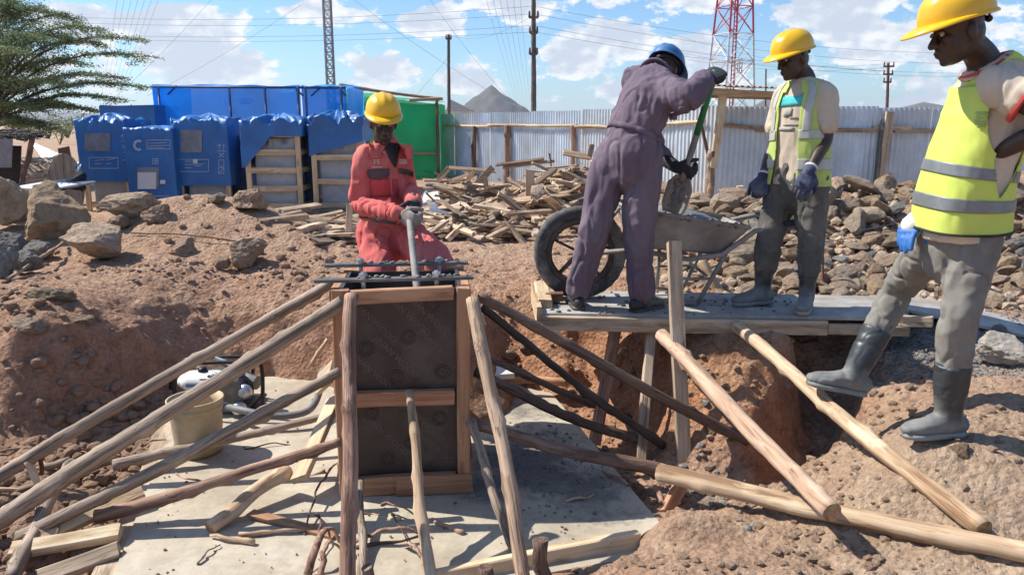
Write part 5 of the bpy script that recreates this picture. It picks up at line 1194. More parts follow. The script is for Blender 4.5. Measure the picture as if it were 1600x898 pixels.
boulder(186, 350, 36, 24, SN, 'brown rock between the wedge-shaped and the low pale boulder', 5, rz=2)
boulder(25, 386, 48, 44, SG, 'blue-grey boulder beneath the big tan one at left edge', 6, rz=.8)
boulder(12, 415, 40, 50, SG, 'grey boulder touching the left edge beneath the blue-grey one', 9, rz=.3)
boulder(64, 392, 40, 34, SG, 'small rounded grey boulder under the largest tan boulder', 7, rz=.1)
boulder(38, 416, 50, 36, SG, 'grey boulder lowest in the group at left edge', 8, rz=1.4)
boulder(385, 397, 72, 52, SN, 'rounded brown boulder alone on the bank above the engine', 9, rz=.4)
boulder(345, 412, 30, 24, SN, 'little brown rock at left of the rounded boulder on the bank', 2, rz=.4)
boulder(398, 317, 62, 40, SN, 'dark brown rock on the spoil ridge before the open slatted crate', 0, rz=1.4)
boulder(340, 312, 40, 18, SN, 'flat brown rock on the spoil ridge below the third crate', 3, rz=1.1)
boulder(290, 384, 48, 34, SN, 'half-buried brown slab of rock on the bank, tilting right', 4, rz=2.1, sink=.04)
boulder(88, 458, 74, 28, ST, 'flat pale stone slab on the bank at left', 5, rz=.3, sink=.03)
boulder(50, 512, 48, 26, SN, 'dark rock jutting out of the shaded bank at left', 6, rz=.5)
boulder(132, 500, 30, 18, SN, 'small rock on edge of the shaded bank at left', 7, rz=.5)
boulder(1566, 552, 80, 54, SPL, 'cement-splashed block of stone at right edge', 6, rz=.2)
boulder(1500, 706, 30, 20, SN, 'small brown stone right of the standing boot', 4, rz=.2)
boulder(1560, 520, 26, 22, SG, 'small grey stone between cement-splashed block and the pale ramp board', 5, rz=.2)
boulder(410, 827, 22, 26, SG, 'grey stone lying on the sunlit slab', 2, rz=.2)
boulder(451, 795, 20, 16, SG, 'smaller stone on the slab beside the peeling log', 3, rz=.6)
boulder(490, 712, 16, 10, SN, 'tiny stone on the slab behind the peeling log', 5, rz=.6)
boulder(1230, 360, 0.1, 0.1, SN, 'x', 5) if False else None
boulder(1112, 672, 26, 18, SN, 'stone lying by the foot of the tall board', 1, rz=.9)
boulder(822, 540, 34, 26, SN, 'brown stone set in the bank right of the formwork', 8, rz=.4, sink=.02)
boulder(796, 552, 36, 22, ST, 'flat tan stone set in the bank beside the formwork', 5, rz=.9, sink=.02)
# pile of stones by the fence
cand = [];  placed = []
tr = 0
while len(cand) < 236 and tr < 20000:
    tr += 1
    px = random.uniform(1040, 1660); py = random.uniform(286, 478)
    if px < 1150 and (py < 312 or py > 420): continue
    if py < 300 and px < 1290: continue
    p = T(px, py)
    if p.y > 9.6 or p.y < 5.1: continue
    pv = ray(px, py).normalized(); D = (p-Vector((0, 0, CAM_H))).length
    s_ = random.choice((.08, .10, .12, .14, .17, .20, .22))*(.7 if py > 430 else 1.0)
    if any((p-c).length < (s_+r)*.62 for c, r in cand): continue
    cand.append((p, s_))
cand.sort(key=lambda c: -c[1]/c[0].y)
where = lambda p: ('by the middle man' if p.x/p.y < .36 else 'near the fence post' if p.x/p.y < .50 else 'beside the front man' if p.x/p.y < .60 else 'at right edge')
rowk = lambda p: ('at foot of' if p.y < 6.2 else 'low in' if p.y < 6.9 else 'midway up' if p.y < 7.6 else 'atop')
shp = ['blocky', 'flat', 'long', 'chunky', 'tapered']
for i, (p, s_) in enumerate(cand):
    mat = SN if random.random() < .62 else (ST if random.random() < .75 else SG)
    k = i % 9; sq = ((1, .95, .95), (1.1, 1, .55), (1.35, .8, .8), (1.05, 1, .8), (1.1, .75, 1))[i % 5]
    lab = f"{'large' if s_ > .15 else 'small' if s_ < .10 else 'medium'} {shp[i % 5]} {'tan' if mat is ST else 'grey' if mat is SG else 'brown'} stone {rowk(p)} the heap {where(p)}"
    rock(RB[k], p+Vector((0, 0, s_*random.uniform(.1, .6))), s_, mat, lab, 'rough stones heaped by the fence', rot=(random.uniform(-.5, .5), random.uniform(-.5, .5), random.uniform(0, 6.3)), sc_=sq)
# loose stones scattered on the ground beyond the pit
SL = [(1170,372,60,.16),(1145,410,30,.1),(1110,395,24,.08),(1105,372,22,.07),(1190,402,44,.13),(1335,440,40,.12),(1235,452,36,.11),(1290,400,36,.11),(1365,452,30,.1),(1555,478,40,.1),(1120,428,20,.06),(1140,445,24,.07),(1085,440,18,.05)]

# ---------------------------------------------------------------- pebbles, clods and gravel as loose cover
def cover(name, n, sampler, smin, smax, mat, seed, sub=1, power=2.2):
    r = np.random.default_rng(seed); bases = []
    for k in range(5):
        me = rock_mesh(seed+k, sub, (1, .85, .7), 5); V = np.array([v.co[:] for v in me.vertices]); F = np.array([p.vertices[:] for p in me.polygons]); bases.append((V, F)); bpy.data.meshes.remove(me)
    Vs, Fs, off = [], [], 0
    for i in range(n):
        p = sampler()
        if p is None: continue
        x, y, zz = p; s_ = smin+(smax-smin)*r.random()**power; V, F = bases[i % 5]
        a = r.uniform(0, 6.28); ca, sa = math.cos(a), math.sin(a); A = V*s_; B = A.copy(); B[:, 0] = A[:, 0]*ca-A[:, 1]*sa; B[:, 1] = A[:, 0]*sa+A[:, 1]*ca
        Vs.append(B+np.array([x, y, zz+s_*.25])); Fs.append(F+off); off += len(V)
    V = np.concatenate(Vs); F = np.concatenate(Fs)
    me = bpy.data.meshes.new(name); me.vertices.add(len(V)); me.vertices.foreach_set('co', V.ravel().astype('f4')); me.loops.add(F.size); me.polygons.add(len(F))
    me.loops.foreach_set('vertex_index', F.ravel().astype('i4')); me.polygons.foreach_set('loop_start', np.arange(0, F.size, 3, dtype='i4')); me.update()
    o = link(me, name, mat, smooth=False); o['kind'] = 'stuff'; return o
def in_slab(x, y, m=0.0):
    S = SLAB
    return all((S[(k+1) % 4][0]-S[k][0])*(y-S[k][1])-(S[(k+1) % 4][1]-S[k][1])*(x-S[k][0]) > m for k in range(4))
def scat(x0, x1, y0, y1, dens=None):
    def f():
        x = random.uniform(x0, x1); y = y0+(y1-y0)*random.random()**1.3
        if in_slab(x, y, -.05): return None
        if dens and random.random() > dens(x, y): return None
        return x, y, hgt(x, y)
    return f
clump = lambda x, y: max(.12, min(1, .5+1.4*vnoise(np.array([[x*2.3, y*2.3, 0]]), 8)[0]))
cover('soil_clods', 17000, scat(-3.5, 3.4, 2.1, 6.4, clump), .004, .030, M['clod'], 500, 1, 4.2)
cover('soil_clods', 2600, scat(-6.5, 7.5, 6.0, 13, clump), .012, .06, M['clod'], 520, 1, 2.5)
wl = lambda x, y: 1 if (-2.75 < x < -2.0 and 3.0 < y < 4.7) else .05
cover('rubble', 3000, scat(-3.3, -1.9, 2.3, 4.9, wl), .012, .06, M['clod'], 540, 2, 2.4)
wr_ = lambda x, y: 1 if (.3 < x < 1.5 and 3.3 < y < 5.2) else 0
cover('rubble', 700, scat(.2, 1.6, 3.2, 5.3, wr_), .006, .035, M['clod'], 560, 1, 2.6)
def gsamp():
    x = random.gauss(2.55, .24); y = random.gauss(4.35, .22); return x, y, hgt(x, y)
cover('gravel', 3000, gsamp, .006, .019, M['gravel'], 580, 1, 1.6)
def gsamp2():
    x = random.gauss(2.95, .22); y = random.gauss(3.85, .15); return x, y, hgt(x, y)
cover('gravel', 1500, gsamp2, .006, .02, M['gravel'], 590, 1, 1.6)
def gsamp3():
    x = random.gauss(1.02, .14); y = random.gauss(3.62, .22); return x, y, hgt(x, y)
cover('gravel', 160, gsamp3, .006, .03, M['gravel'], 600, 1, 1.8)
def crumbs():
    x = random.gauss(.15, .26); y = random.gauss(3.9, .36)
    if not in_slab(x, y, .05): return None
    return x, y, SLAB_Z+.002
cover('mortar_crumbs', 600, crumbs, .003, .014, M['mortar'], 620, 1, 3.5)
def rub2():
    p = T(random.uniform(1040, 1640), random.uniform(300, 486)); return p.x, p.y, p.z
cover('stone_chips', 1500, rub2, .015, .07, M['stone'], 640, 1, 2.0)
def slabdust():
    x = random.uniform(-2.2, .6); y = random.uniform(2.5, 5.3)
    if not in_slab(x, y, .02): return None
    e = min(abs(x+1.9+(y-3.9)*.28), 3)
    return (x, y, SLAB_Z+.002) if random.random() < math.exp(-e*3)+.10 else None
cover('slab_grit', 1500, slabdust, .002, .011, M['clod'], 660, 1, 3.0)
for k, (px, py, w_, s_) in enumerate(SL):
    p = T(px, py); rock(RB[k % 9], p+Vector((0, s_*.3, s_*.35)), s_, SN if k % 3 else ST, ('big tan stone right behind the barrow tray', 'brown stone below the barrow handle', 'small brown stone below the barrow tray', 'small brown stone touching the barrow tray bottom', 'brown stone just left of the mid-standing man', 'brown stone before the grey fence post, low', 'stone between the rubber boots of the mid-standing man', 'stone right of the mid-standing man', 'low stone near the front man\'s knee', 'stone behind the cement-splashed block', 'tiny stone under the barrow leg', 'tiny stone behind the platform right of the pale pole', 'tiny stone behind the platform left of the pale pole')[k])

# ================================================================ scrap wood heap
SM = []
for k in range(10):
    me = plankmesh(1.0, random.choice((.05, .06, .075, .09, .11)), random.choice((.02, .025, .035, .045)), .012, .01, 'scrap_plank'); SM.append(me)
    me.materials.append(M['scrap'] if k % 3 else M['scrap_dark'])
def scrap(px, py, lift, L, azim, pitch, k, label, Y=None):
    p = T(px, py); o = bpy.data.objects.new('scrap_plank', SM[k % 10]); COL.objects.link(o)
    d = Vector((math.cos(azim)*math.cos(pitch), math.sin(azim)*math.cos(pitch), math.sin(pitch)))
    p = p-d*L*.5+Vector((0, .05, lift)); f = Vector((random.gauss(0, .35), random.gauss(-.2, .35), 1))
    orient(o, p, p+d, f); o.scale = (random.uniform(.7, 1.2), random.uniform(.8, 1.2), L)
    props(o, label, 'plank', 'scrap planks in the heap'); return o
adjp = lambda L: 'long' if L > .55 else 'short' if L < .32 else 'medium'
n_s = 0
for i in range(290):
    while True:
        px = random.uniform(650, 950); py = random.uniform(245, 382)
        top = 300-62*math.exp(-((px-890)/75)**2)-28*math.exp(-((px-720)/70)**2)
        if px > 920 and py > 330: continue
        if py > top-6 and py < 384-max(0, (px-850))*.35: break
    if px > 845 and py > 320 and random.random() < .7: continue
    L = random.choice((.18, .24, .3, .36, .42, .5, .6, .8)); az_ = random.choice((0.1, .35, -.3, 2.8, 1.0, -.9, .05, .2, 2.2))+random.gauss(0, .25)
    pitch = random.gauss(.04, .28); lift = abs(random.gauss(.03, .06))
    p_ = T(px, py)
    lie = 'steep' if abs(pitch) > .28 else 'tilted' if abs(pitch) > .12 else 'flat'
    lab = f"{adjp(L)} {'pale' if i % 10 % 3 else 'dark'} {lie} plank {'atop' if p_.y > 9.6 else 'high in' if p_.y > 9 else 'midway up' if p_.y > 8.3 else 'low in'} the wood heap, {'left end' if px < 705 else 'left of middle' if px < 765 else 'middle' if px < 820 else 'near the tyre' if px < 870 else 'behind the stooping man'}"
    scrap(px, py, lift, L, az_, pitch, i, lab)
for i in range(30):      # long bark poles at the crest
    pass
for (xa, ya, xb, yb, w_, mt, l_) in ((829, 266, 828, 322, .10, 'scrap', 'upright pale plank standing in the waste wood heap'), (806, 318, 834, 314, .09, 'scrap', 'pale crosspiece nailed to the upright plank in the heap'), (758, 276, 760, 300, .06, 'scrap', 'short upright plank in middle of the waste wood heap'),
        (702, 262, 684, 282, .07, 'scrap', 'left side of the pale nailed frame on the heap'), (702, 262, 775, 268, .06, 'scrap', 'back bar of the pale nailed frame on the heap'), (742, 266, 730, 282, .07, 'scrap', 'middle bar of the pale nailed frame on the heap'), (770, 262, 738, 295, .08, 'scrap', 'long slanting bar of the pale nailed frame on the heap'),
        (690, 296, 738, 288, .07, 'scrap', 'board lying across the left slope of the heap'), (703, 312, 730, 330, .08, 'scrap', 'pale board sloping down the left of the heap'), (758, 346, 735, 362, .09, 'scrap', 'pale board end at the foot of the heap'), (694, 328, 764, 332, .11, 'scrap_dark', 'round dark pole lying along the foot of the heap'),
        (775, 258, 850, 248, .04, 'scrap_dark', 'long dark branch along the crest of the heap'), (786, 262, 866, 252, .04, 'scrap_dark', 'second dark branch along the crest of the heap'), (862, 262, 858, 240, .02, 'rust', 'thin rusty bar poking up from the crest of the heap'), (880, 238, 925, 246, .11, 'scrap', 'thick pale offcut on the very top of the heap'),
        (925, 226, 921, 246, .07, 'scrap', 'pale offcut pointing up beside the stooping man\'s back'), (762, 350, 845, 352, .08, 'scrap', 'long plank flat on the ground before the heap'), (805, 362, 842, 362, .12, 'paper', 'white-grey board flat on the ground beside the tyre'), (1030, 298, 1060, 310, .05, 'scrap', 'thin stick on the ground left of the lean-to post'),
        (960, 172, 1002, 168, .10, 'scrap_dark', 'dark board end sticking up over the fence behind the stooping man')):
    Ya = max(6.5, min(10.8, T(xa, max(ya, yb, 262)).y)) if ya > 200 else 12.5
    plank('scrap_board' if w_ > .05 else 'branch', P(xa, ya, Ya), P(xb, yb, Ya+.02), w_, .03, M[mt], (0, -.6, .8) if abs(xa-xb) > abs(ya-yb)*1.5 else (0, -1, 0), l_, 'plank', 'boards in the waste wood heap' if 640 < xa < 950 and ya > 200 else None, rag=.006)
o = wrinkled_quad('grey_sheet', T(655, 322), T(690, 320), T(684, 302)+Vector((0, 0, .05)), T(664, 305)+Vector((0, 0, .05)), M['paper'], None, 8, 8, .02, 3); props(o, 'crumpled grey sheet on the left slope of the waste wood heap', 'sheet')
# waste wood at the foot of the open crate
for i in range(34):
    px = random.uniform(425, 562); py = random.uniform(322, 384) if px > 470 else random.uniform(322, 350)
    L = random.choice((.25, .35, .5, .7)); az_ = random.choice((.5, .65, .4, 2.6, 1.2))+random.gauss(0, .15); p_ = T(px, py)
    scrap(px, py, abs(random.gauss(.02, .03)), L, az_, random.gauss(.05, .15), i, f"{adjp(L)} {'dark' if i % 10 % 3 == 0 else 'pale'} offcut on the ground {'before the slatted crates' if px < 500 else 'left of the red-suited man'}, {'nearer' if py > 345 else 'farther'} row")['group'] = 'wood offcuts littered before the crates'
plank('stake', P(545, 378, 7.2), P(546, 318, 7.2), .055, .035, M['scrap'], (0, -1, 0), 'upright peg in the ground left of the red-suited man', 'stake')
plank('stake', P(1156, 308, 9.2), P(1156, 290, 9.2), .07, .06, M['scrap'], (0, -1, 0), 'short peg before the fence under the lean-to', 'stake')
pole('stick', P(1286, 462, 5.4), P(1288, 312, 5.45), .008, .008, M['rust'], 'rusty reinforcing rod standing right behind the mid-standing man', 'rod', bend=0, n=6)
# bark strips and roots on the slab at the foot of the props
mb = MB()
def strip(pts, r):
    mb_ = MB(); P_ = [Vector(p) for p in pts]; mb_.tube(P_, [(r*(1-.6*i/len(P_)), r*.35) for i in range(len(P_))], 5); return mb_
def curve(a, b, h, n=10, wob=.02):
    a = Vector(a); b = Vector(b); s_ = Vector((random.gauss(0, wob), random.gauss(0, wob), h))
    return [a.lerp(b, i/n)+s_*math.sin(math.pi*i/n)+Vector((random.gauss(0, .004), random.gauss(0, .004), random.gauss(0, .004))) for i in range(n+1)]
zs = SLAB_Z+.01
for (xa, ya, xb, yb, h_, r_, l_) in ((530, 722, 478, 830, .06, .009, 'dark curled root left of the front prop, arching over the slab'), (494, 802, 485, 890, .05, .008, 'thin twig standing curved left of the front prop'), (480, 898, 535, 850, .12, .02, 'rough bark strip piled at foot of the front prop'), (500, 905, 535, 862, .10, .016, 'second bark strip at foot of the front prop'),
        (555, 845, 668, 838, .06, .018, 'peeled bark strip bridging between two front props'), (598, 790, 662, 812, .05, .012, 'fibrous bark shred left of the pale prop'), (610, 800, 640, 850, .03, .006, 'thin fibre hanging by the pale prop'), (632, 850, 668, 905, .05, .014, 'bark shred at foot of the pale prop'),
        (308, 882, 345, 850, .01, .008, 'dark splinter on the slab at bottom left'), (85, 850, 108, 800, .08, .008, 'bark ribbon over the squared timbers at left'), (330, 700, 362, 690, .0, .004, 'little twig on the slab by the bucket'), (790, 740, 812, 760, .02, .006, 'dark splinter beside the knotty prop'), (986, 748, 1040, 790, .02, .03, 'dark wet timber offcut on right edge of the slab')):
    a = G(xa, ya, zs); b = G(xb, yb, zs)
    mb = strip(curve(a, b, h_), r_); o = mb.build('bark_strip', M['bark_red'] if r_ > .01 else M['bark_dark'], None); props(o, l_, 'bark strip')
pole('loose_rod', T(205, 368)+Vector((0, 0, .03)), T(400, 385)+Vector((0, 0, .03)), .006, .006, M['rust'], 'thin wire rod lying along top of the bank', 'rod', bend=.02, n=6)
pole('loose_rod', T(10, 440)+Vector((0, 0, .02)), T(102, 385)+Vector((0, 0, .05)), .012, .012, M['bark'], 'thin stick between grey boulders and the bank at left', 'stick', bend=.03, n=6)

# loose sticks and splinters lying round the slab edge and the foot of the left braces
spots = [(30, 700, .35, .5), (70, 730, .3, 2.4), (100, 705, .28, .2), (140, 742, .32, .9), (165, 760, .25, 2.0), (20, 770, .4, .3), (95, 790, .3, 1.2), (130, 812, .42, .1), (205, 742, .22, .6), (232, 728, .3, .2), (12, 835, .3, .8), (50, 880, .3, .4), (120, 872, .26, 2.6),
         (240, 800, .2, .3), (300, 772, .22, 2.7), (370, 770, .16, .8), (430, 862, .3, .15), (365, 872, .22, 2.9), (480, 770, .2, .4), (610, 872, .3, .35), (700, 850, .2, 2.5), (905, 800, .16, .4), (960, 770, .2, 2.2), (420, 725, .25, .3), (256, 690, .3, 1.1), (590, 830, .25, 2.8)]
for k, (px, py, L, az_) in enumerate(spots):
    p = T(px, py)
    if in_slab(p.x, p.y): p.z = SLAB_Z+.008
    d = Vector((math.cos(az_), math.sin(az_), 0))*L*.5; r_ = random.uniform(.005, .013)
    a, b = p-d, p+d
    for q_ in (a, b): q_.z = max(hgt(q_.x, q_.y), SLAB_Z if in_slab(q_.x, q_.y) else -9)+r_*.8
    place = ('at the left edge' if px < 60 else 'below the long left braces' if px < 215 else 'on the left part of the slab' if px < 540 else 'between the front props' if px < 720 else 'on the right part of the slab')
    pole('stick', a, b, r_, r_*.6, M[('bark', 'peeled', 'bark_red', 'bark_dark')[k % 4]], f"{('brown', 'pale', 'reddish', 'dark')[k % 4]} {'thicker' if r_ > .009 else 'thin'} loose stick lying {place}", 'stick', 'loose sticks round the slab', bend=.012, n=7, knots=1)

for k, (px, py, s_) in enumerate(((788, 318, .16), (732, 308, .17), (745, 322, .11), (842, 322, .2), (700, 356, .1), (905, 300, .15))):
    p = T(px, py); rock(RB[(k*2) % 9], p+Vector((0, 0, s_*.5)), s_, (ST, SN)[k % 2], 'stone lying among the boards of the waste wood heap', 'stones in the waste wood heap')
for k, (px, py, c_) in enumerate(((716, 300, 'paper'), (668, 340, 'greypatch'), (855, 268, 'paper'), (755, 338, 'timber_grey'))):
    p = T(px, py)+Vector((0, 0, .04)); o = wrinkled_quad('rubbish_sheet', p, p+Vector((.28, .05, .02)), p+Vector((.26, .28, .08)), p+Vector((.02, .25, .10)), M[c_], None, 6, 6, .03, 5, 0, k)
    props(o, ('pale torn sheet high on the left of the waste wood heap', 'dark grey torn sheet at left foot of the waste wood heap', 'pale scrap of sheet near the crest of the waste wood heap', 'brown-grey sheet scrap at the front of the waste wood heap')[k], 'sheet')
# ================================================================ soft-body helpers
def union(mb, vox, mat, name, parent, smooth_it=6, wr=0.0, wrf=(14, 14, 14), seed=0, fold=0.0, post=None):
    me = mb.mesh('tmp', rootloc(parent)); ob = bpy.data.objects.new('tmp', me); COL.objects.link(ob)
    rm_ = ob.modifiers.new('r', 'REMESH'); rm_.mode = 'VOXEL'; rm_.voxel_size = vox; rm_.use_smooth_shade = True
    s_ = ob.modifiers.new('s', 'SMOOTH'); s_.factor = .5; s_.iterations = smooth_it
    dg = bpy.context.evaluated_depsgraph_get(); dg.update()
    out = bpy.data.meshes.new_from_object(ob.evaluated_get(dg)); bpy.data.objects.remove(ob); bpy.data.meshes.remove(me)
    out.name = name; n = len(out.vertices)
    if (wr or fold or post) and n:
        V = np.empty(n*3, 'f4'); out.vertices.foreach_get('co', V); V = V.reshape(-1, 3).astype(float)
        N = np.empty(n*3, 'f4'); out.vertex_normals.foreach_get('vector', N); N = N.reshape(-1, 3)
        d = 0
        if wr: d = d+wr*fbm(V*np.array(wrf)*.5+seed*3.1, 3, seed+50)
        if fold:
            k = V*np.array(wrf)+.35*fbm(V*6+seed, 2, seed)[:, None]
            cr = vnoise(k*.8+9, seed+80); d = d+fold*((1-np.abs(vnoise(k, seed+60))*2.2)*.6+(1-np.abs(vnoise(k*1.9+4, seed+70))*2.2)*.35-.9*np.exp(-(cr/.10)**2))
        V = V+N*(np.broadcast_to(d, (n,))[:, None])
        if post: V = post(V)
        out.vertices.foreach_set('co', V.astype('f4').ravel()); out.update()
    out.materials.clear()
    return link(out, name, mat, parent)
def basis(f, up=(0, 0, 1)):
    f = Vector(f).normalized(); up = Vector(up); l = up.cross(f).normalized(); u = f.cross(l).normalized(); return f, l, u   # forward, left, up
def catmull(pts, rad, k=4):
    P_ = [Vector(p) for p in pts]; R_ = [(r, r) if not isinstance(r, (tuple, list)) else r for r in rad]; n = len(P_); op, orr = [], []
    for i in range(n-1):
        p0, p1, p2, p3 = P_[max(i-1, 0)], P_[i], P_[i+1], P_[min(i+2, n-1)]
        for j in range(k):
            t = j/k; op.append(.5*((2*p1)+(p2-p0)*t+(2*p0-5*p1+4*p2-p3)*t*t+(3*p1-p0-3*p2+p3)*t**3))
            orr.append(tuple(R_[i][q_]*(1-t)+R_[i+1][q_]*t for q_ in (0, 1)))
    op.append(P_[-1]); orr.append(R_[-1]); return op, orr
def limb(mb, pts, rad, side=None, n=14, k=4, dome=True):
    p, r = catmull(pts, rad, k); mb.tube(p, r, n, side=side, dome=dome)
def head(mb, C, f, l, u, s=.93):
    C = Vector(C); a = (f, l, u)
    E = lambda df, dl, du, rf, rl, ru, n=18, m=12: mb.ell(C+f*df*s+l*dl*s+u*du*s, (rf*s, rl*s, ru*s), a, n, m)
    E(-.010, 0, .035, .098, .076, .092); E(-.02, 0, -.01, .088, .072, .075)
    E(.022, 0, -.045, .066, .060, .078); E(.040, 0, -.085, .046, .042, .040); E(.066, 0, -.106, .020, .024, .018)
    E(.070, 0, .030, .022, .052, .014); E(.062, .036, -.018, .026, .022, .024); E(.062, -.036, -.018, .026, .022, .024)
    mb.tube([C+(f*.084+u*.022)*s, C+(f*.098-u*.008)*s, C+(f*.112-u*.032)*s], [.008*s, .012*s, .016*s], 10, dome=True)
    E(.098, .014, -.036, .013, .011, .010, 10, 7); E(.098, -.014, -.036, .013, .011, .010, 10, 7)
    E(.088, 0, -.064, .017, .027, .0095, 12, 8); E(.085, 0, -.079, .016, .024, .010, 12, 8)
    for sgn in (-1, 1): E(-.012, sgn*.078, -.008, .022, .009, .034, 12, 8)
def eyes(parent, C, f, l, u, s=.93):
    for sgn in (-1, 1):
        mb = MB(); mb.ell(Vector(C)+(f*.083+l*sgn*.031+u*.008)*s, .0105*s, (f, l, u), 10, 8)
        e = mb.build('eye', EYE, parent)
        mb = MB(); mb.ell(Vector(C)+(f*.0925+l*sgn*.031+u*.006)*s, (.003*s, .0045*s, .0045*s), (f, l, u), 8, 6); mb.build('iris', M['hair'], e, origin=rootloc(parent))
EYE = plain('eye_white', (.35, .30, .26), .3, bstr=0)
def hand(mb, W, d, pn, curl=.4, s=1.0, side=1, fat=1.0, curls=None, thumb=.5):
    """W wrist, d direction of the hand, pn palm normal (palm faces pn), side +1 if the thumb lies on d x pn side"""
    W = Vector(W); d = Vector(d).normalized(); pn = Vector(pn); pn = (pn-d*pn.dot(d)).normalized(); t = d.cross(pn)*side
    limb(mb, [W-d*.03, W, W+d*.03*s, W+d*.065*s, W+d*.088*s], [(.026*fat, .020*fat), (.027*fat, .019*fat), (.036*fat*s, .017*fat), (.041*fat*s, .016*fat), (.038*fat*s, .013*fat)], side=t, n=12)
    cs = curls or [curl*.9, curl, curl*1.08, curl*1.2]
    for i, (off, L, r) in enumerate(((.030, .072, .0092), (.0105, .080, .0095), (-.0095, .075, .0092), (-.0285, .060, .0082))):
        p = W+d*(.086-.004*abs(i-1.3))*s+t*off*s; ang = 0; pts = [p-d*.012*s, p]; dirs = d+t*(off*1.6)
        for seg, fr in enumerate((.44, .32, .26)):
            ang += cs[i]*(1.0, 1.15, .75)[seg]
            v = (dirs.normalized()*math.cos(ang)+pn*math.sin(ang)); p = p+v*L*fr*s; pts.append(p)
        mb.tube(pts, [r*s*fat, r*s*fat, r*s*.97*fat, r*s*.88*fat, r*s*.74*fat], 8, dome=True)
    p0 = W+d*.018*s+t*.026*s; v1 = (d*.62+t*.62+pn*.35).normalized(); p1 = p0+v1*.042*s; v2 = (d*.8+t*.12+pn*(.2+thumb)).normalized(); p2 = p1+v2*.034*s; p3 = p2+(v2+pn*thumb*.6-t*.2).normalized()*.027*s
    mb.tube([p0, p1, p2, p3], [.0145*s*fat, .0115*s*fat, .0105*s*fat, .0082*s*fat], 8, dome=True)
def hardhat(parent, C, f, l, u, mat, s=.95, visor=.055):
    """C head centre"""
    C = Vector(C)+u*.052*s-f*.004; n = 56; rings = 14; mb = MB()
    def pt(a, j, off=0):
        ca, sa = math.cos(a), math.sin(a)
        v = j/rings*math.pi/2; ra, rb, hh = (.140-off)*s, (.113-off)*s, (.118-off)*s
        k = math.cos(v)**.75
        x, y, z = ra*k*ca, rb*k*sa, hh*math.sin(v)**.92
        if abs(y) < .022*s and z > .05*s: z += (.006 if off == 0 else 0)*s*(1-abs(y)/(.022*s))
        for g in (-.05, .05):
            if abs(y-g*s) < .010*s and z > .055*s: z += (.0025 if off == 0 else 0)*s
        return C+f*x+l*y+u*z
    vs = []; F = []
    for j in range(rings):
        for i in range(n): vs.append(pt(2*math.pi*i/n, j))
    vs.append(pt(0, rings))
    for j in range(rings-1):
        for i in range(n): F.append((j*n+i, j*n+(i+1) % n, (j+1)*n+(i+1) % n, (j+1)*n+i))
    for i in range(n): F.append(((rings-1)*n+i, (rings-1)*n+(i+1) % n, len(vs)-1))
    b = len(vs)
    for j in range(rings):
        for i in range(n): vs.append(pt(2*math.pi*i/n, j, .007))
    vs.append(pt(0, rings, .007))
    for j in range(rings-1):
        for i in range(n): F.append((b+j*n+i, b+(j+1)*n+i, b+(j+1)*n+(i+1) % n, b+j*n+(i+1) % n))
    for i in range(n): F.append((b+(rings-1)*n+i, len(vs)-1, b+(rings-1)*n+(i+1) % n))
    mb.add(vs, F); root = mb.build('hard_hat', mat, parent)
    # brim: rolled lip all round, widening to a peak at the front
    mb = MB(); vs = []; F = []
    for i in range(n):
        a = 2*math.pi*i/n; ca, sa = math.cos(a), math.sin(a); w_ = .010+visor*max(0, ca)**1.6*(1 if ca > 0 else 0)
        for (k, dz) in ((-.010, .004), (w_*.6, -.002-.016*max(0, ca)**2*.6), (w_, -.009-.026*max(0, ca)**2*.75), (w_-.002, -.014-.026*max(0, ca)**2*.75), (w_*.6, -.009-.016*max(0, ca)**2*.6), (-.012, -.005)):
            vs.append(C+f*((.140+k)*s*ca)+l*((.113+k*.8)*s*sa)+u*dz*s)
    for i in range(n):
        for j in range(6): a = i*6+j; b2 = i*6+(j+1) % 6; c2 = ((i+1) % n)*6+(j+1) % 6; d2 = ((i+1) % n)*6+j; F.append((a, d2, c2, b2))
    mb.add(vs, F); mb.build('brim', mat, root, origin=rootloc(parent))
    mb = MB(); pts = [C+f*(.100*s*math.cos(a))+l*(.084*s*math.sin(a))-u*.004*s for a in np.linspace(0, 2*math.pi, 33)]
    mb.tube(pts, [(.004, .013)]*33, 6, side=f, caps=False); mb.build('headband', M['strap'], root, origin=rootloc(parent))
    mb = MB(); mb.tube([C-f*.10*s-u*.012*s+l*.04*s, C-f*.118*s-u*.034*s, C-f*.10*s-u*.012*s-l*.04*s], [(.004, .012)]*3, 6); mb.ell(C-f*.120*s-u*.034*s, (.012, .018, .014), (f, l, u), 8, 6); mb.build('adjuster', M['strap'], root, origin=rootloc(parent))
def boot_mat():
    m, nt, b, out = newmat('dusty_rubber_boot')
    v, rnd = objco(nt); at = nd(nt, 'ShaderNodeAttribute', attribute_name='dust'); s_ = nd(nt, 'ShaderNodeSeparateColor', {0: at.outputs['Color']})
    n1 = nd(nt, 'ShaderNodeTexNoise', {'Vector': v, 'Scale': 9.0, 'Detail': 6.0, 'Roughness': 0.65})
    f = nd(nt, 'ShaderNodeMapRange', {0: mth(nt, 'MULTIPLY_ADD', s_.outputs[0], .72, mth(nt, 'SUBTRACT', n1.outputs[0], .80)), 1: 0.0, 2: 0.6}).outputs[0]
    c = mixc(nt, f, (0.042, 0.046, 0.05), (0.25, 0.245, 0.225))
    nt.links.new(c, b.inputs['Base Color']); nt.links.new(mth(nt, 'MULTIPLY_ADD', f, .4, .42), b.inputs['Roughness']); bump(nt, b, n1.outputs[0], .2, .004)
    return m
BOOT = boot_mat()
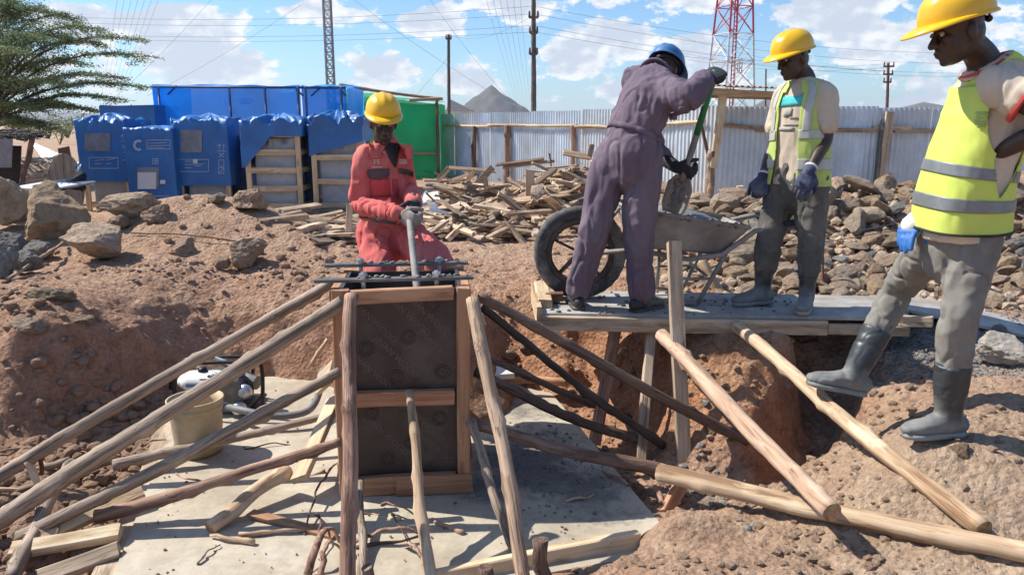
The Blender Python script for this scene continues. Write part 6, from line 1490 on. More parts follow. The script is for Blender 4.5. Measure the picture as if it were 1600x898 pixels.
def boot(parent, knee, ankle, toe, top, mat=None, shaft=True, r=1.0):
    """gumboot: shaft up to `top` fraction of the way ankle->knee; toe = direction of the foot"""
    A = Vector(ankle); K = Vector(knee); t = Vector(toe).normalized(); up = (K-A).normalized(); l = Vector((0, 0, 1)).cross(t).normalized(); sole_up = t.cross(l).normalized()*1
    if sole_up.z < 0: sole_up = -sole_up
    mb = MB(); H_ = A-sole_up*.075
    if shaft: limb(mb, [A-up*.03, A+up*.04, A.lerp(K, top*.45), A.lerp(K, top*.8), A.lerp(K, top)], [(.050*r, .056*r), (.050*r, .054*r), (.060*r, .064*r), (.066*r, .068*r), (.069*r, .072*r)], side=l, n=18, dome=False)
    else: limb(mb, [A-up*.03, A+up*.02, A+up*.05], [.048, .045, .046], side=l, n=14, dome=False)
    limb(mb, [H_-t*.062+sole_up*.045, H_-t*.03+sole_up*.046, H_+t*.04+sole_up*.05, H_+t*.10+sole_up*.040, H_+t*.15+sole_up*.034, H_+t*.185+sole_up*.03], [(.034*r, .040), (.040*r, .046), (.043*r, .050), (.047*r, .038), (.046*r, .032), (.034*r, .024)], side=l, n=16)
    mb.ell(A-sole_up*.02, (.056*r, .050*r, .055), (t, l, sole_up))
    off = rootloc(parent)
    def flat(V):
        h = (V-np.array((H_-off)[:]))@np.array(sole_up[:]); low = h < 0; V[low] -= np.outer(h[low], np.array(sole_up[:])); return V
    b = union(mb, .0075, mat or BOOT, 'boot' if shaft else 'shoe', parent, 4, wr=.004 if shaft else .0, wrf=(14, 14, 22), post=flat, fold=.003 if shaft else 0)
    V = np.array([v.co[:] for v in b.data.vertices])-np.array((H_-off)[:]); hh = V@np.array(sole_up[:]); ff = V@np.array(t[:])
    du = np.clip(1.05-(hh-.03)/.16+np.clip(ff*2.5, 0, .4)+.35*fbm(V*14, 3, 6), 0, 1)
    ca = b.data.color_attributes.new('dust', 'FLOAT_COLOR', 'POINT'); ca.data.foreach_set('color', np.stack([du, du, du, du*0+1], 1).ravel().astype('f4'))
    mb = MB()
    pts = [(H_-t*.075, .030), (H_-t*.05, .041), (H_+t*.02, .043), (H_+t*.07, .046), (H_+t*.13, .050), (H_+t*.17, .043), (H_+t*.20, .018)]
    vs = []
    for p, w_ in pts:
        for sx in (-1, 1):
            for z_ in (-.004, .018): vs.append(p+l*sx*w_*r+sole_up*z_)
    F = []
    for i in range(len(pts)-1):
        a = i*4; F += [(a, a+4, a+5, a+1), (a+2, a+3, a+7, a+6), (a, a+2, a+6, a+4), (a+1, a+5, a+7, a+3)]
    F += [(0, 1, 3, 2), (len(vs)-4, len(vs)-2, len(vs)-1, len(vs)-3)]
    mb.add(vs, F); mb.build('sole', M['boot_dust'] if shaft else M['shoe'], b, origin=off)
    return b
class Torso:
    """torso surface: rings (centre, half width, half depth), side vectors; used for shirts and the vests over them"""
    def __init__(s, rings, sides):
        P_ = [Vector(r[0]) for r in rings]; s.k = 24
        s.c, s.r = catmull(P_, [(r[1], r[2]) for r in rings], s.k); n = len(rings); s.s = []
        for i in range(len(s.c)):
            t = i/s.k; j = min(int(t), n-2); s.s.append(Vector(sides[j]).lerp(Vector(sides[min(j+1, n-1)]), t-j).normalized())
    def at(s, v, a, off=0):
        x = v*(len(s.c)-1); j = min(int(x), len(s.c)-2); t = x-j; c = s.c[j].lerp(s.c[j+1], t); ra = s.r[j][0]*(1-t)+s.r[j+1][0]*t; rb = s.r[j][1]*(1-t)+s.r[j+1][1]*t
        tg = (s.c[min(j+2, len(s.c)-1)]-s.c[max(j-1, 0)]).normalized(); u = s.s[j].lerp(s.s[j+1], t); u = (u-tg*u.dot(tg)).normalized(); w_ = u.cross(tg).normalized()   # u = wearer's left, w = front
        ca, sa = math.cos(a), math.sin(a); e = .82
        return c+u*((ra+off)*math.copysign(abs(ca)**e, ca))+w_*((rb+off)*math.copysign(abs(sa)**e, sa))
    def tube(s, mb, off=0, v0=0, v1=1, n=40, m=60):
        vs = [s.at(v0+(v1-v0)*j/m, 2*math.pi*i/n, off) for j in range(m+1) for i in range(n)]
        F = [(j*n+i, j*n+(i+1) % n, (j+1)*n+(i+1) % n, (j+1)*n+i) for j in range(m) for i in range(n)]
        F += [tuple(range(n))[::-1], tuple(m*n+i for i in range(n))]; mb.add(vs, F)
    def shell(s, name, mask, off, th, mat, parent, nu=132, nv=90, v0=0, v1=1, flare=None, seed=0, wr=.009, own=None):
        """cloth laid over the torso where mask(angle, v) holds; returns object"""
        vs = []; ang = []
        for j in range(nv+1):
            v = v0+(v1-v0)*j/nv
            for i in range(nu):
                a = 2*math.pi*i/nu; o_ = off+(flare(a, v) if flare else 0); vs.append(s.at(v, a, o_))
        V = np.array([q_[:] for q_ in vs]); xc_ = np.linspace(v0, v1, nv+1)*(len(s.c)-1); ca_ = np.array([q_[:] for q_ in s.c]); C_ = np.stack([np.interp(xc_, np.arange(len(ca_)), ca_[:, k_]) for k_ in range(3)], 1).repeat(nu, 0)
        d = V-C_; L = np.linalg.norm(d, axis=1)[:, None]+1e-6; V = V+d/L*(wr*fbm(V*np.array([13, 13, 5])+seed, 3, seed+3))[:, None]
        F = []
        for j in range(nv):
            v = v0+(v1-v0)*(j+.5)/nv
            for i in range(nu):
                a = 2*math.pi*(i+.5)/nu
                if mask(a, v): F.append((j*nu+i, j*nu+(i+1) % nu, (j+1)*nu+(i+1) % nu, (j+1)*nu+i))
        used = sorted(set(i for f in F for i in f)); mp = {o_: k for k, o_ in enumerate(used)}
        mb = MB(); mb.add([V[i] for i in used], [tuple(mp[i] for i in f) for f in F]); ob_p = own or parent
        o = mb.build(name, mat, ob_p, origin=rootloc(parent))
        md = o.modifiers.new('thickness', 'SOLIDIFY'); md.thickness = th; md.offset = 1
        return o
def drape_patch(name, bv, c, u, v, w_, h_, d, mat, parent, off=.004, nu=8, nv=6, fn=None, th=.003):
    """small flat piece laid on a garment: c centre, u right, v up, d direction in which it is laid on"""
    vs = []; ok = True
    for j in range(nv+1):
        for i in range(nu+1):
            x, y = (i/nu-.5)*w_, (j/nv-.5)*h_
            if fn: x, y = fn(i/nu, j/nv, x, y)
            p = Vector(c)+u*x+v*y; h = bv.ray_cast(p-d*.25, d); vs.append((h[0] if h[0] is not None else p)-d*off)
    mb = MB(); mb.add(vs, [(j*(nu+1)+i, j*(nu+1)+i+1, (j+1)*(nu+1)+i+1, (j+1)*(nu+1)+i) for j in range(nv) for i in range(nu)])
    o = mb.build(name, mat, parent); md = o.modifiers.new('thickness', 'SOLIDIFY'); md.thickness = th; md.offset = 0
    return o
def bvh(o, parent):
    off = rootloc(parent); me = o.data
    return BVHTree.FromPolygons([v.co+off for v in me.vertices], [p.vertices[:] for p in me.polygons])
def letters(s_, size, bv, c, u, v, d, mat, parent, name='printed_lettering', off=.005):
    cu = bpy.data.curves.new('t', 'FONT'); cu.body = s_; cu.size = size; cu.align_x = 'CENTER'; cu.align_y = 'CENTER'; cu.resolution_u = 3
    ob = bpy.data.objects.new('t', cu); COL.objects.link(ob); dg = bpy.context.evaluated_depsgraph_get(); dg.update()
    me = bpy.data.meshes.new_from_object(ob.evaluated_get(dg)); bpy.data.objects.remove(ob); ro = rootloc(parent)
    for vv in me.vertices:
        p = Vector(c)+u*vv.co.x+v*vv.co.y; h = bv.ray_cast(p-d*.25, d); vv.co = (h[0] if h[0] is not None else p)-d*off-ro
    me.materials.clear(); return link(me, name, mat, parent, smooth=False)

# ================================================================ man in the red coverall
def man_red():
    root = thing('person', P(605, 440, 4.6)*1.0, 'man in faded red coverall and yellow hard hat, working a rod in the formwork', 'person')
    root.location.z = hgt(root.location.x, root.location.y)
    f, l, u = basis((.24, -.90, -.24))
    C = P(599, 193, 4.52)
    nb = P(604, 226, 4.60); ch = P(600, 268, 4.62); wa = P(600, 332, 4.63); pv = P(607, 362, 4.62)
    sR, sL = P(569, 246, 4.54), P(627, 243, 4.66); eR, eL = P(562, 318, 4.50), P(638, 294, 4.70); wR, wL = P(628, 338, 4.24), P(648, 322, 4.36)
    hR, hL = P(586, 366, 4.58), P(628, 362, 4.64); kR, kL = P(597, 440, 4.40), P(684, 412, 4.26)
    aR = Vector((kR.x-.01, 4.62, -.20)); aL = Vector((kL.x+.02, 4.44, -.14))
    side = (sL-sR).normalized()
    body = MB()
    head(body, C, f, l, u); limb(body, [C-u*.05-f*.02, C-u*.10-f*.025, nb, nb-Vector((0, 0, .05))], [.056, .055, .060, .075])
    limb(body, [pv-Vector((0, 0, .08)), pv, wa, ch, nb-Vector((0, 0, .08)), nb], [(.11, .10), (.14, .105), (.115, .09), (.122, .092), (.10, .065), (.055, .052)], side=side, n=20)
    for s_, e_, w_ in ((sR, eR, wR), (sL, eL, wL)): limb(body, [s_, s_.lerp(e_, .5), e_, e_.lerp(w_, .5), w_], [.042, .040, .037, .035, .028])
    for h_, k_, a_ in ((hR, kR, aR), (hL, kL, aL)): limb(body, [h_, h_.lerp(k_, .5), k_, k_.lerp(a_, .4), a_], [.085, .078, .058, .055, .04])
    rod_d = (P(651, 440, 3.85)-P(641, 335, 4.22)).normalized()
    gp = P(641, 340, 4.20)
    hand(body, wR, (gp-wR).normalized()+Vector((.0, 0, -.2)), Vector((.7, .5, 0)), .9, side=1); hand(body, wL, (gp-wL).normalized()+Vector((0, 0, -.2)), Vector((-.8, .4, 0)), .9, side=-1)
    union(body, .006, M['skin'], 'body', root, 3)
    eyes(root, C, f, l, u); hardhat(root, C+u*.02, f, l, u, M['helmet_y'], s=.88)
    # coverall
    cv = MB()
    limb(cv, [pv-Vector((0, 0, .10)), pv, wa, ch, nb-Vector((0, 0, .085)), nb-Vector((0, 0, .012))], [(.14, .125), (.166, .135), (.142, .118), (.152, .122), (.138, .095), (.080, .074)], side=side, n=26)
    for s_, e_, w_ in ((sR, eR, wR), (sL, eL, wL)): limb(cv, [s_+(nb-s_)*.25, s_, s_.lerp(e_, .5), e_, e_.lerp(w_, .5), w_.lerp(e_, .10)], [.055, .062, .058, .055, .050, .046], dome=True)
    for h_, k_, a_ in ((hR, kR, aR), (hL, kL, aL)): limb(cv, [h_, h_.lerp(k_, .4), k_, k_.lerp(a_, .35), a_], [.112, .104, .088, .084, .08], n=18)
    co = union(cv, .0085, M['red_cloth'], 'coverall', root, 5, wr=.010, wrf=(16, 16, 7.5), fold=.011, seed=3); b = bvh(co, root)
    dn = Vector((.05, 1, 0)); ux, uz = Vector((1, 0, 0)), Vector((0, 0, 1))
    # open neck with dark undershirt, collar, placket
    V0 = P(612, 232, 4.5)
    drape_patch('undershirt', b, P(613, 243, 4.5), ux, uz, .10, .14, dn, M['glove_dark'], root, .006, 8, 10, lambda i, j, x, y: ((i-.5)*(.006+.085*j**.9)+.022*(1-j)-.012, y))
    for sg, cx, cy in ((-1, 591, 236), (1, 632, 238)):
        drape_patch('collar', b, P(cx, cy, 4.5), ux, uz, .10, .085, dn, M['red_cloth'], root, .014, 8, 6, lambda i, j, x, y, sg=sg: (x*(.45+.55*j)+sg*(-.02)*(1-j)*-1, y-.015*abs(x)), th=.008)
    drape_patch('placket', b, P(617, 310, 4.5), ux, uz, .028, .22, dn, M['red_deep'], root, .005, 3, 10)
    drape_patch('pocket', b, P(594, 293, 4.5), ux, uz, .115, .11, dn, M['red_deep'], root, .004)
    drape_patch('pocket_flap', b, P(592, 271, 4.5), ux, uz, .118, .042, dn, M['pocket'], root, .010, 8, 4, lambda i, j, x, y: (x, y-.018*(1-j)*(1-abs(2*i-1)**2)+.006*i))
    drape_patch('pocket_flap', b, P(636, 266, 4.6), ux, uz, .075, .03, dn, M['pocket'], root, .010, 8, 4, lambda i, j, x, y: (x, y-.03*i))
    # belt
    mb = MB(); pts = []
    for a in np.linspace(0, 2*math.pi, 41):
        d = Vector((math.cos(a), math.sin(a), 0)); h = b.ray_cast(wa+d*.6+Vector((0, 0, -.005)), -d); pts.append((h[0] if h[0] is not None else wa+d*.17)+d*.002)
    mb.tube(pts, [(.005, .019)]*41, 6, side=(1, 0, 0), caps=False); 
    vs = []
    for p in pts:
        d = (p-wa); d.z = 0; d.normalize(); vs += [p+d*.006+uz*.018, p+d*.006-uz*.018]
    mb = MB(); mb.add(vs, [(2*i, 2*i+1, 2*i+3, 2*i+2) for i in range(40)]); o = mb.build('belt', M['pocket'], root); md = o.modifiers.new('t', 'SOLIDIFY'); md.thickness = .006
    letters('TE', .036, b, P(589, 253, 4.5), ux, uz, dn, M['logo'], root, off=.006)
    drape_patch('printed_line', b, P(590, 261, 4.5), ux, uz, .06, .005, dn, M['logo'], root, .005, 8, 1, th=.001)
    for k in range(3): drape_patch('printed_line', b, P(631, 249+3*k, 4.6), ux, uz, .035, .006, dn, M['logo'], root, .005, 4, 1, th=.001)
    # glove on the left hand
    g = MB(); hand(g, wL, (gp-wL).normalized()+Vector((0, 0, -.2)), Vector((-.8, .4, 0)), .9, side=-1, fat=1.22, s=1.06); limb(g, [eL.lerp(wL, .78), wL], [.050, .036]); union(g, .0045, M['glove_dark'], 'glove', root, 2)
    g = MB(); hand(g, wR, (gp-wR).normalized()+Vector((0, 0, -.2)), Vector((.7, .5, 0)), .9, side=1, fat=1.2, s=1.05); union(g, .0045, M['barrow'], 'glove', root, 2)['label'] = 'cement-covered glove'
    for k_, a_ in ((kR, aR), (kL, aL)): boot(root, k_, a_, (a_-k_)*0+Vector((.15, -1, 0)), .35)
    # poker in the hands
    mb = MB(); a = P(638, 326, 4.26); bb = P(652, 452, 3.86)
    mb.tube([a, a.lerp(bb, .3), bb, bb+(bb-a)*.25], [.016, .019, .020, .020], 12)
    pk = thing('vibrator_poker', bb, 'grey cement-caked concrete poker held upright in the formwork', 'tool')
    mb.build('shaft', M['barrow'], pk)
man_red()

# ================================================================ stooping man in the purple coverall
def man_purple():
    root = thing('person', Vector((.75, 4.55, PZ)), 'man in dusty purple coverall and blue hard hat stooping with a shovel, seen from behind', 'person')
    fw = Vector((.55, .83, 0))
    C = P(1040, 112, 4.86); f, l, u = basis((.50, .62, -.60), (0.1, .3, 1))
    hL, hR = P(957, 238, 4.58), P(1010, 238, 4.50); pv = (hL+hR)/2
    wa = P(988, 208, 4.55); ch = P(1008, 158, 4.58); nb = P(1024, 118, 4.70)
    sR, sL = P(1046, 146, 4.48), P(992, 128, 4.78)
    eR, wR = P(1076, 152, 4.30), P(1102, 124, 4.42)
    eL, wL = P(1022, 238, 4.86), P(1058, 262, 4.66)
    kL, kR = P(931, 352, 4.56), P(998, 352, 4.50); aL, aR = P(903, 455, 4.62), P(1002, 460, 4.55)
    side = (sL-sR).normalized(); sideH = (hL-hR).normalized()
    body = MB(); head(body, C, f, l, u); limb(body, [C-u*.05-f*.02, C.lerp(nb, .6), nb, nb.lerp(ch, .2)], [.056, .056, .062, .075])
    limb(body, [pv-Vector((0, 0, .08)), pv, wa, ch, nb.lerp(ch, .25), nb], [(.12, .10), (.155, .11), (.135, .10), (.165, .11), (.14, .09), (.06, .055)], side=side, n=20)
    for s_, e_, w_ in ((sR, eR, wR), (sL, eL, wL)): limb(body, [s_, s_.lerp(e_, .5), e_, e_.lerp(w_, .5), w_], [.052, .046, .040, .038, .028])
    for h_, k_, a_ in ((hL, kL, aL), (hR, kR, aR)): limb(body, [h_, h_.lerp(k_, .5), k_, k_.lerp(a_, .4), a_], [.085, .078, .058, .055, .04])
    top, low = P(1119, 110, 4.44), P(1071, 268, 4.62); sd = (low-top).normalized()
    hdR = ((wR+Vector((.0, .02, .02)))*0+(top+sd*.02)-wR).normalized(); hdL = ((low+sd*-.0)-wL).normalized()
    hand(body, wR, hdR, Vector((.3, .6, -.8)), 1.0, side=1); hand(body, wL, hdL, Vector((.2, .6, .5)), 1.0, side=1)
    union(body, .006, M['skin'], 'body', root, 3); hardhat(root, C, f, l, u, M['helmet_b'], s=.93)
    cv = MB()
    limb(cv, [pv-Vector((0, 0, .10)), pv, wa, wa.lerp(ch, .55), ch, nb.lerp(ch, .30), nb+(nb-ch).normalized()*.01], [(.17, .14), (.190, .155), (.162, .132), (.176, .140), (.180, .136), (.155, .11), (.082, .075)], side=side, n=28)
    limb(cv, [sR+(nb-sR)*.3, sR, sR.lerp(eR, .5), eR, eR.lerp(wR, .55), eR.lerp(wR, .92)], [.088, .092, .088, .080, .068, .060])
    limb(cv, [sL+(nb-sL)*.3, sL, sL.lerp(eL, .5), eL, eL.lerp(wL, .30)], [.080, .080, .078, .070, .062])
    for h_, k_, a_ in ((hL, kL, aL), (hR, kR, aR)): limb(cv, [h_-Vector((0, 0, .02)), h_.lerp(k_, .35), k_, k_.lerp(a_, .5), a_+Vector((0, 0, .02))], [(.100, .110), (.110, .115), (.092, .096), (.082, .086), (.080, .084)], n=20)
    co = union(cv, .0085, M['purple_cloth'], 'coverall', root, 5, wr=.012, wrf=(15, 15, 6.5), fold=.011, seed=8); b = bvh(co, root)
    # waist seam and centre seam, collar
    ax = (ch-wa).normalized(); vs = []; pts = []
    for a in np.linspace(0, 2*math.pi, 49):
        s1 = side-ax*side.dot(ax); s1.normalize(); s2 = ax.cross(s1); d = s1*math.cos(a)+s2*math.sin(a); h = b.ray_cast(wa+d*.6, -d); pts.append((h[0] if h[0] is not None else wa+d*.16, d))
    for p, d in pts: vs += [p+d*.005+ax*.016, p+d*.005-ax*.016]
    mb = MB(); mb.add(vs, [(2*i, 2*i+1, 2*i+3, 2*i+2) for i in range(48)]); o = mb.build('waistband', M['purple_cloth'], root); md = o.modifiers.new('t', 'SOLIDIFY'); md.thickness = .006; md.offset = 0
    mb = MB(); nd_ = (C-nb).normalized(); s1 = (side-nd_*side.dot(nd_)).normalized(); s2 = nd_.cross(s1); vs = []
    for a in np.linspace(0, 2*math.pi, 33):
        d = s1*math.cos(a)+s2*math.sin(a); vs += [nb+d*.074+nd_*.045, nb+d*.088+nd_*.0, nb+d*.105-nd_*.028]
    mb.add(vs, [(3*i+k, 3*i+k+1, 3*i+4+k, 3*i+3+k) for i in range(32) for k in range(2)]); o = mb.build('collar', M['purple_cloth'], root); md = o.modifiers.new('t', 'SOLIDIFY'); md.thickness = .01
    flapc = P(1052, 178, 4.50)
    drape_patch('open_front_flap', b, flapc, Vector((.8, -.3, 0)), Vector((0, 0, 1)), .05, .07, Vector((0, 1, 0)), M['purple_cloth'], root, .01)
    g = MB(); hand(g, wR, hdR, Vector((.3, .6, -.8)), 1.0, side=1, fat=1.4, s=1.2); limb(g, [wR.lerp(eR, .25), wR], [.042, .038]); union(g, .0045, M['glove_dark'], 'glove', root, 2)
    g = MB(); hand(g, wL, hdL, Vector((.2, .6, .5)), 1.0, side=1, fat=1.25, s=1.12); limb(g, [wL.lerp(eL, .35), wL], [.042, .036]); union(g, .0045, M['glove_dark'], 'glove', root, 2)
    for k_, a_, t_ in ((kL, aL, Vector((-.05, .9, 0))), (kR, aR, Vector((.75, .6, 0)))):
        a2 = a_.copy(); a2.z = PZ+.079; boot(root, k_, a2, t_, .2, M['shoe'], shaft=False)
    # shovel
    sh_ = thing('shovel', P(1055, 318, 4.66), 'green-handled shovel with cement-caked blade held over the barrow', 'shovel')
    mb = MB(); mid = top.lerp(low, .62); mb.tube([top, top.lerp(mid, .5), mid], [.021, .019, .020], 12); mb.build('handle', M['green_paint'], sh_)
    mb = MB(); mb.tube([mid, low, low+sd*.06], [.0195, .021, .022], 12); mb.build('socket', M['barrow'], sh_)
    mb = MB(); e0 = low+sd*.03; bl = 0.24; u_ = Vector((.82, -.55, .1)); u_ = (u_-sd*u_.dot(sd)).normalized(); n_ = sd.cross(u_); vs = []
    for j in range(9):
        t = j/8; wd = .082*min(1, .55+t*2.2)*(1 if t < .8 else 1-(t-.8)*1.6)
        for i in range(9):
            x = (i/8-.5)*2; vs.append(e0+sd*(bl*t)+u_*wd*x+n_*(.028*x*x-.012+.02*t))
    mb.add(vs, [(j*9+i, j*9+i+1, (j+1)*9+i+1, (j+1)*9+i) for j in range(8) for i in range(8)]); o = mb.build('blade', M['barrow'], sh_); md = o.modifiers.new('t', 'SOLIDIFY'); md.thickness = .006
    mb = MB()
    for k in range(90): mb.ell(e0+sd*random.uniform(.04, .23)+u_*random.uniform(-.06, .06)+n_*random.uniform(-.005, .008), random.uniform(.008, .016), n=7, m=5)
    union(mb, .008, M['mortar'], 'mortar', sh_, 3, wr=.006, wrf=(40, 40, 40))
man_purple()
# ================================================================ man in open vest at the barrow handles
def vest_parts(T_, root, vest_mat, band_mat, frontgap, bands, hem, armh, off, seed, neck=.955, straps=None, trim=True, vneck=0.0, slit=False, acen=0.0):
    def ad(a, b): return abs((a-b+math.pi) % (2*math.pi)-math.pi)
    def mask(a, v, grow=0.0):
        if v < hem: return False
        for s_, (wa_, vc, vh) in ((acen, armh[0]), (math.pi-acen, armh[1])):
            if (ad(a, s_)/(wa_-grow))**2+((v-vc)/(vh-grow*.35))**2 < 1: return False
        if v > neck-grow*.2: return False
        if slit and .22 < v < .62 and ad(a, .02) < (.36-grow)*min(1, (v-.22)*5): return False
        da = ad(a, math.pi/2)
        if frontgap and da < frontgap(v)+grow: return False
        if vneck and v > vneck and da < (v-vneck)/(neck-vneck)*.75+grow: return False
        return True
    fl = lambda a, v: .016*max(0, .5-v)*2+.008*math.sin(5*a+2)*max(0, .6-v)
    vest = T_.shell('safety_vest', mask, off, .004, vest_mat, root, nu=320, nv=240, v0=hem, v1=1, flare=fl, seed=seed)
    for (v0, v1, a0, a1) in bands:
        def bm(a, v, v0=v0, v1=v1, a0=a0, a1=a1):
            if not mask(a, v): return False
            aa = a % (2*math.pi)
            return a0 <= aa <= a1
        T_.shell('reflective_band', bm, off+.0042, .002, band_mat, root, v0=v0, v1=v1, nv=10, flare=fl, seed=seed, own=vest)
    for (a0, w0, a1, w1, v0, v1) in (straps or []):
        def sm_(a, v):
            t = (v-v0)/(v1-v0); return mask(a, v) and ad(a, a0+(a1-a0)*t) < w0+(w1-w0)*t
        T_.shell('reflective_band', sm_, off+.0045, .002, band_mat, root, v0=v0, v1=v1, nv=60, flare=fl, seed=seed, own=vest)
    if trim:
        def tm(a, v): return mask(a, v) and not mask(a, v, .035)
        T_.shell('piping', tm, off+.0038, .004, M['trim'], root, v0=hem+.03, v1=1, nu=264, nv=180, flare=fl, seed=seed, own=vest)
        def hm(a, v): return mask(a, v)
        T_.shell('piping', hm, off+.0038, .004, M['trim'], root, v0=hem, v1=hem+.016, nv=2, flare=fl, seed=seed, own=vest)
    return vest
def trousers(root, mat, pv, wa, hips, side, kr, seed, bw=.17, low=.32):
    tr_ = MB(); limb(tr_, [wa, pv+(wa-pv)*.3, pv-Vector((0, 0, .04)), pv-Vector((0, 0, .10))], [(bw-.022, .115), (bw-.004, .13), (bw, .135), (bw-.03, .12)], side=side, n=26)
    for h_, k_, a_ in hips: limb(tr_, [h_, h_.lerp(k_, .45), k_, k_.lerp(a_, low), k_.lerp(a_, low+.22)], [.106*kr, .096*kr, .078*kr, .074*kr, .066*kr], n=18)
    return union(tr_, .008, mat, 'trousers', root, 4, wr=.006, wrf=(16, 16, 11), fold=.010, seed=seed)
def man_mid():
    root = thing('person', Vector((1.85, 4.65, PZ)), 'man in open lime vest, beige shirt and yellow hard hat standing at the barrow handles', 'person')
    f, l, u = basis((-.86, -.36, -.24)); C = P(1239, 92, 4.66)
    fw = Vector((-.80, -.60, 0)).normalized(); side = Vector((0, 0, 1)).cross(fw)      # wearer's left
    nb = P(1258, 122, 4.70); sh = P(1257, 140, 4.70); ch = P(1254, 168, 4.70); lo = P(1250, 212, 4.69); wa = P(1249, 248, 4.68); pv = P(1247, 278, 4.68); hem = P(1246, 288, 4.68)
    sL = sh+side*.148+Vector((0, 0, -.035)); sR = sh-side*.148+Vector((0, 0, -.035))
    eL, wL = P(1291, 218, 4.56), P(1264, 268, 4.44); eR, wR = P(1208, 226, 4.80), P(1192, 278, 4.72)
    hL, hR = pv+side*.085, pv-side*.085
    kL, aL = P(1267, 375, 4.56), P(1260, 462, 4.55); kR, aR = P(1203, 370, 4.68), P(1190, 455, 4.70)
    body = MB(); head(body, C, f, l, u); limb(body, [C-u*.05-f*.02, C.lerp(nb, .6), nb, nb.lerp(ch, .3)], [.054, .052, .058, .075])
    limb(body, [pv-Vector((0, 0, .06)), pv, wa, lo, ch, sh, nb], [(.12, .10), (.145, .10), (.125, .09), (.14, .095), (.155, .10), (.13, .075), (.055, .055)], side=side, n=20)
    for s_, e_, w_ in ((sR, eR, wR), (sL, eL, wL)): limb(body, [s_, s_.lerp(e_, .5), e_, e_.lerp(w_, .5), w_], [.048, .043, .037, .036, .027])
    for h_, k_, a_ in ((hL, kL, aL), (hR, kR, aR)): limb(body, [h_, h_.lerp(k_, .5), k_, k_.lerp(a_, .4), a_], [.082, .075, .055, .052, .038])
    dL = (P(1251, 305, 4.40)-wL).normalized(); dR = (P(1184, 312, 4.68)-wR).normalized()
    hand(body, wL, dL, Vector((.35, .9, 0)), .35, side=1); hand(body, wR, dR, Vector((.3, .9, 0)), .9, side=-1)
    union(body, .006, M['skin'], 'body', root, 3); eyes(root, C, f, l, u); hardhat(root, C, f, l, u, M['helmet_y'])
    T_ = Torso([(hem, .165, .132), (wa, .155, .125), (lo, .152, .122), (ch, .160, .122), (sh, .140, .088), (nb-Vector((0, 0, .004)), .068, .066)], [side]*6)
    sm_ = MB(); T_.tube(sm_)
    for s_, e_ in ((sL, eL), (sR, eR)): limb(sm_, [s_+(nb-s_)*.35, s_, s_.lerp(e_, .35), s_.lerp(e_, .66)], [.052, .060, .062, .068], dome=True)
    sh_ = union(sm_, .008, M['tee'], 'shirt', root, 4, wr=.008, wrf=(15, 15, 7), fold=.005, seed=12); b = bvh(sh_, root)
    dn = -fw; ux = side; uz = Vector((0, 0, 1)); o_ = ch+fw*.14
    drape_patch('turquoise_print', b, o_+uz*.035-side*.005, ux, uz, .17, .055, dn, M['turq'], root, .005, 8, 3, lambda i, j, x, y: (x, y+.012*(i-.5)))
    for k, (x_, z_, w_, h_) in enumerate(((-.01, -.03, .05, .05), (.02, -.10, .11, .008), (-.01, -.125, .10, .02), (.03, -.06, .05, .008))): drape_patch('faded_print', b, o_+uz*z_+side*x_, ux, uz, w_, h_, dn, M['print_grey'], root, .004, 4, 2)
    vest_parts(T_, root, M['vest_pale'], M['band_pale'], lambda v: .36+.10*max(0, .3-v)*2-(.12 if v > .75 else 0), ((.13, .20, 0, 6.3), (.36, .43, 0, 6.3)), .0, ((.62, .64, .25), (.62, .64, .25)), .014, 5,
               straps=((math.pi/2-.62, .16, math.pi/2-.75, .2, .42, .93), (math.pi/2+.62, .14, math.pi/2+.75, .2, .42, .93)), trim=False)
    trousers(root, M['jeans_d'], pv, wa, ((hL, kL, aL), (hR, kR, aR)), side, .98, 14, .155)
    boot(root, kL, aL*1.0, Vector((-.45, -.85, 0)), .95, r=.95); boot(root, kR, aR*1.0, Vector((-.95, -.28, 0)), .92, r=.95)
    g = MB(); hand(g, wL, dL, Vector((.35, .9, 0)), .35, side=1, fat=1.25, s=1.1); limb(g, [wL.lerp(eL, .12), wL], [.035, .034]); union(g, .0045, M['glove_navy'], 'glove', root, 2)
    g = MB(); hand(g, wR, dR, Vector((.3, .9, 0)), .9, side=-1, fat=1.25, s=1.1); limb(g, [wR.lerp(eR, .14), wR], [.036, .034]); union(g, .0045, M['glove_navy'], 'glove', root, 2)
    for w_, e_ in ((wL, eL), (wR, eR)):
        mb = MB(); mb.tube([w_.lerp(e_, .10), w_.lerp(e_, .15)], [.037, .038], 12); mb.build('cuff', M['glove_white'], root)
man_mid()

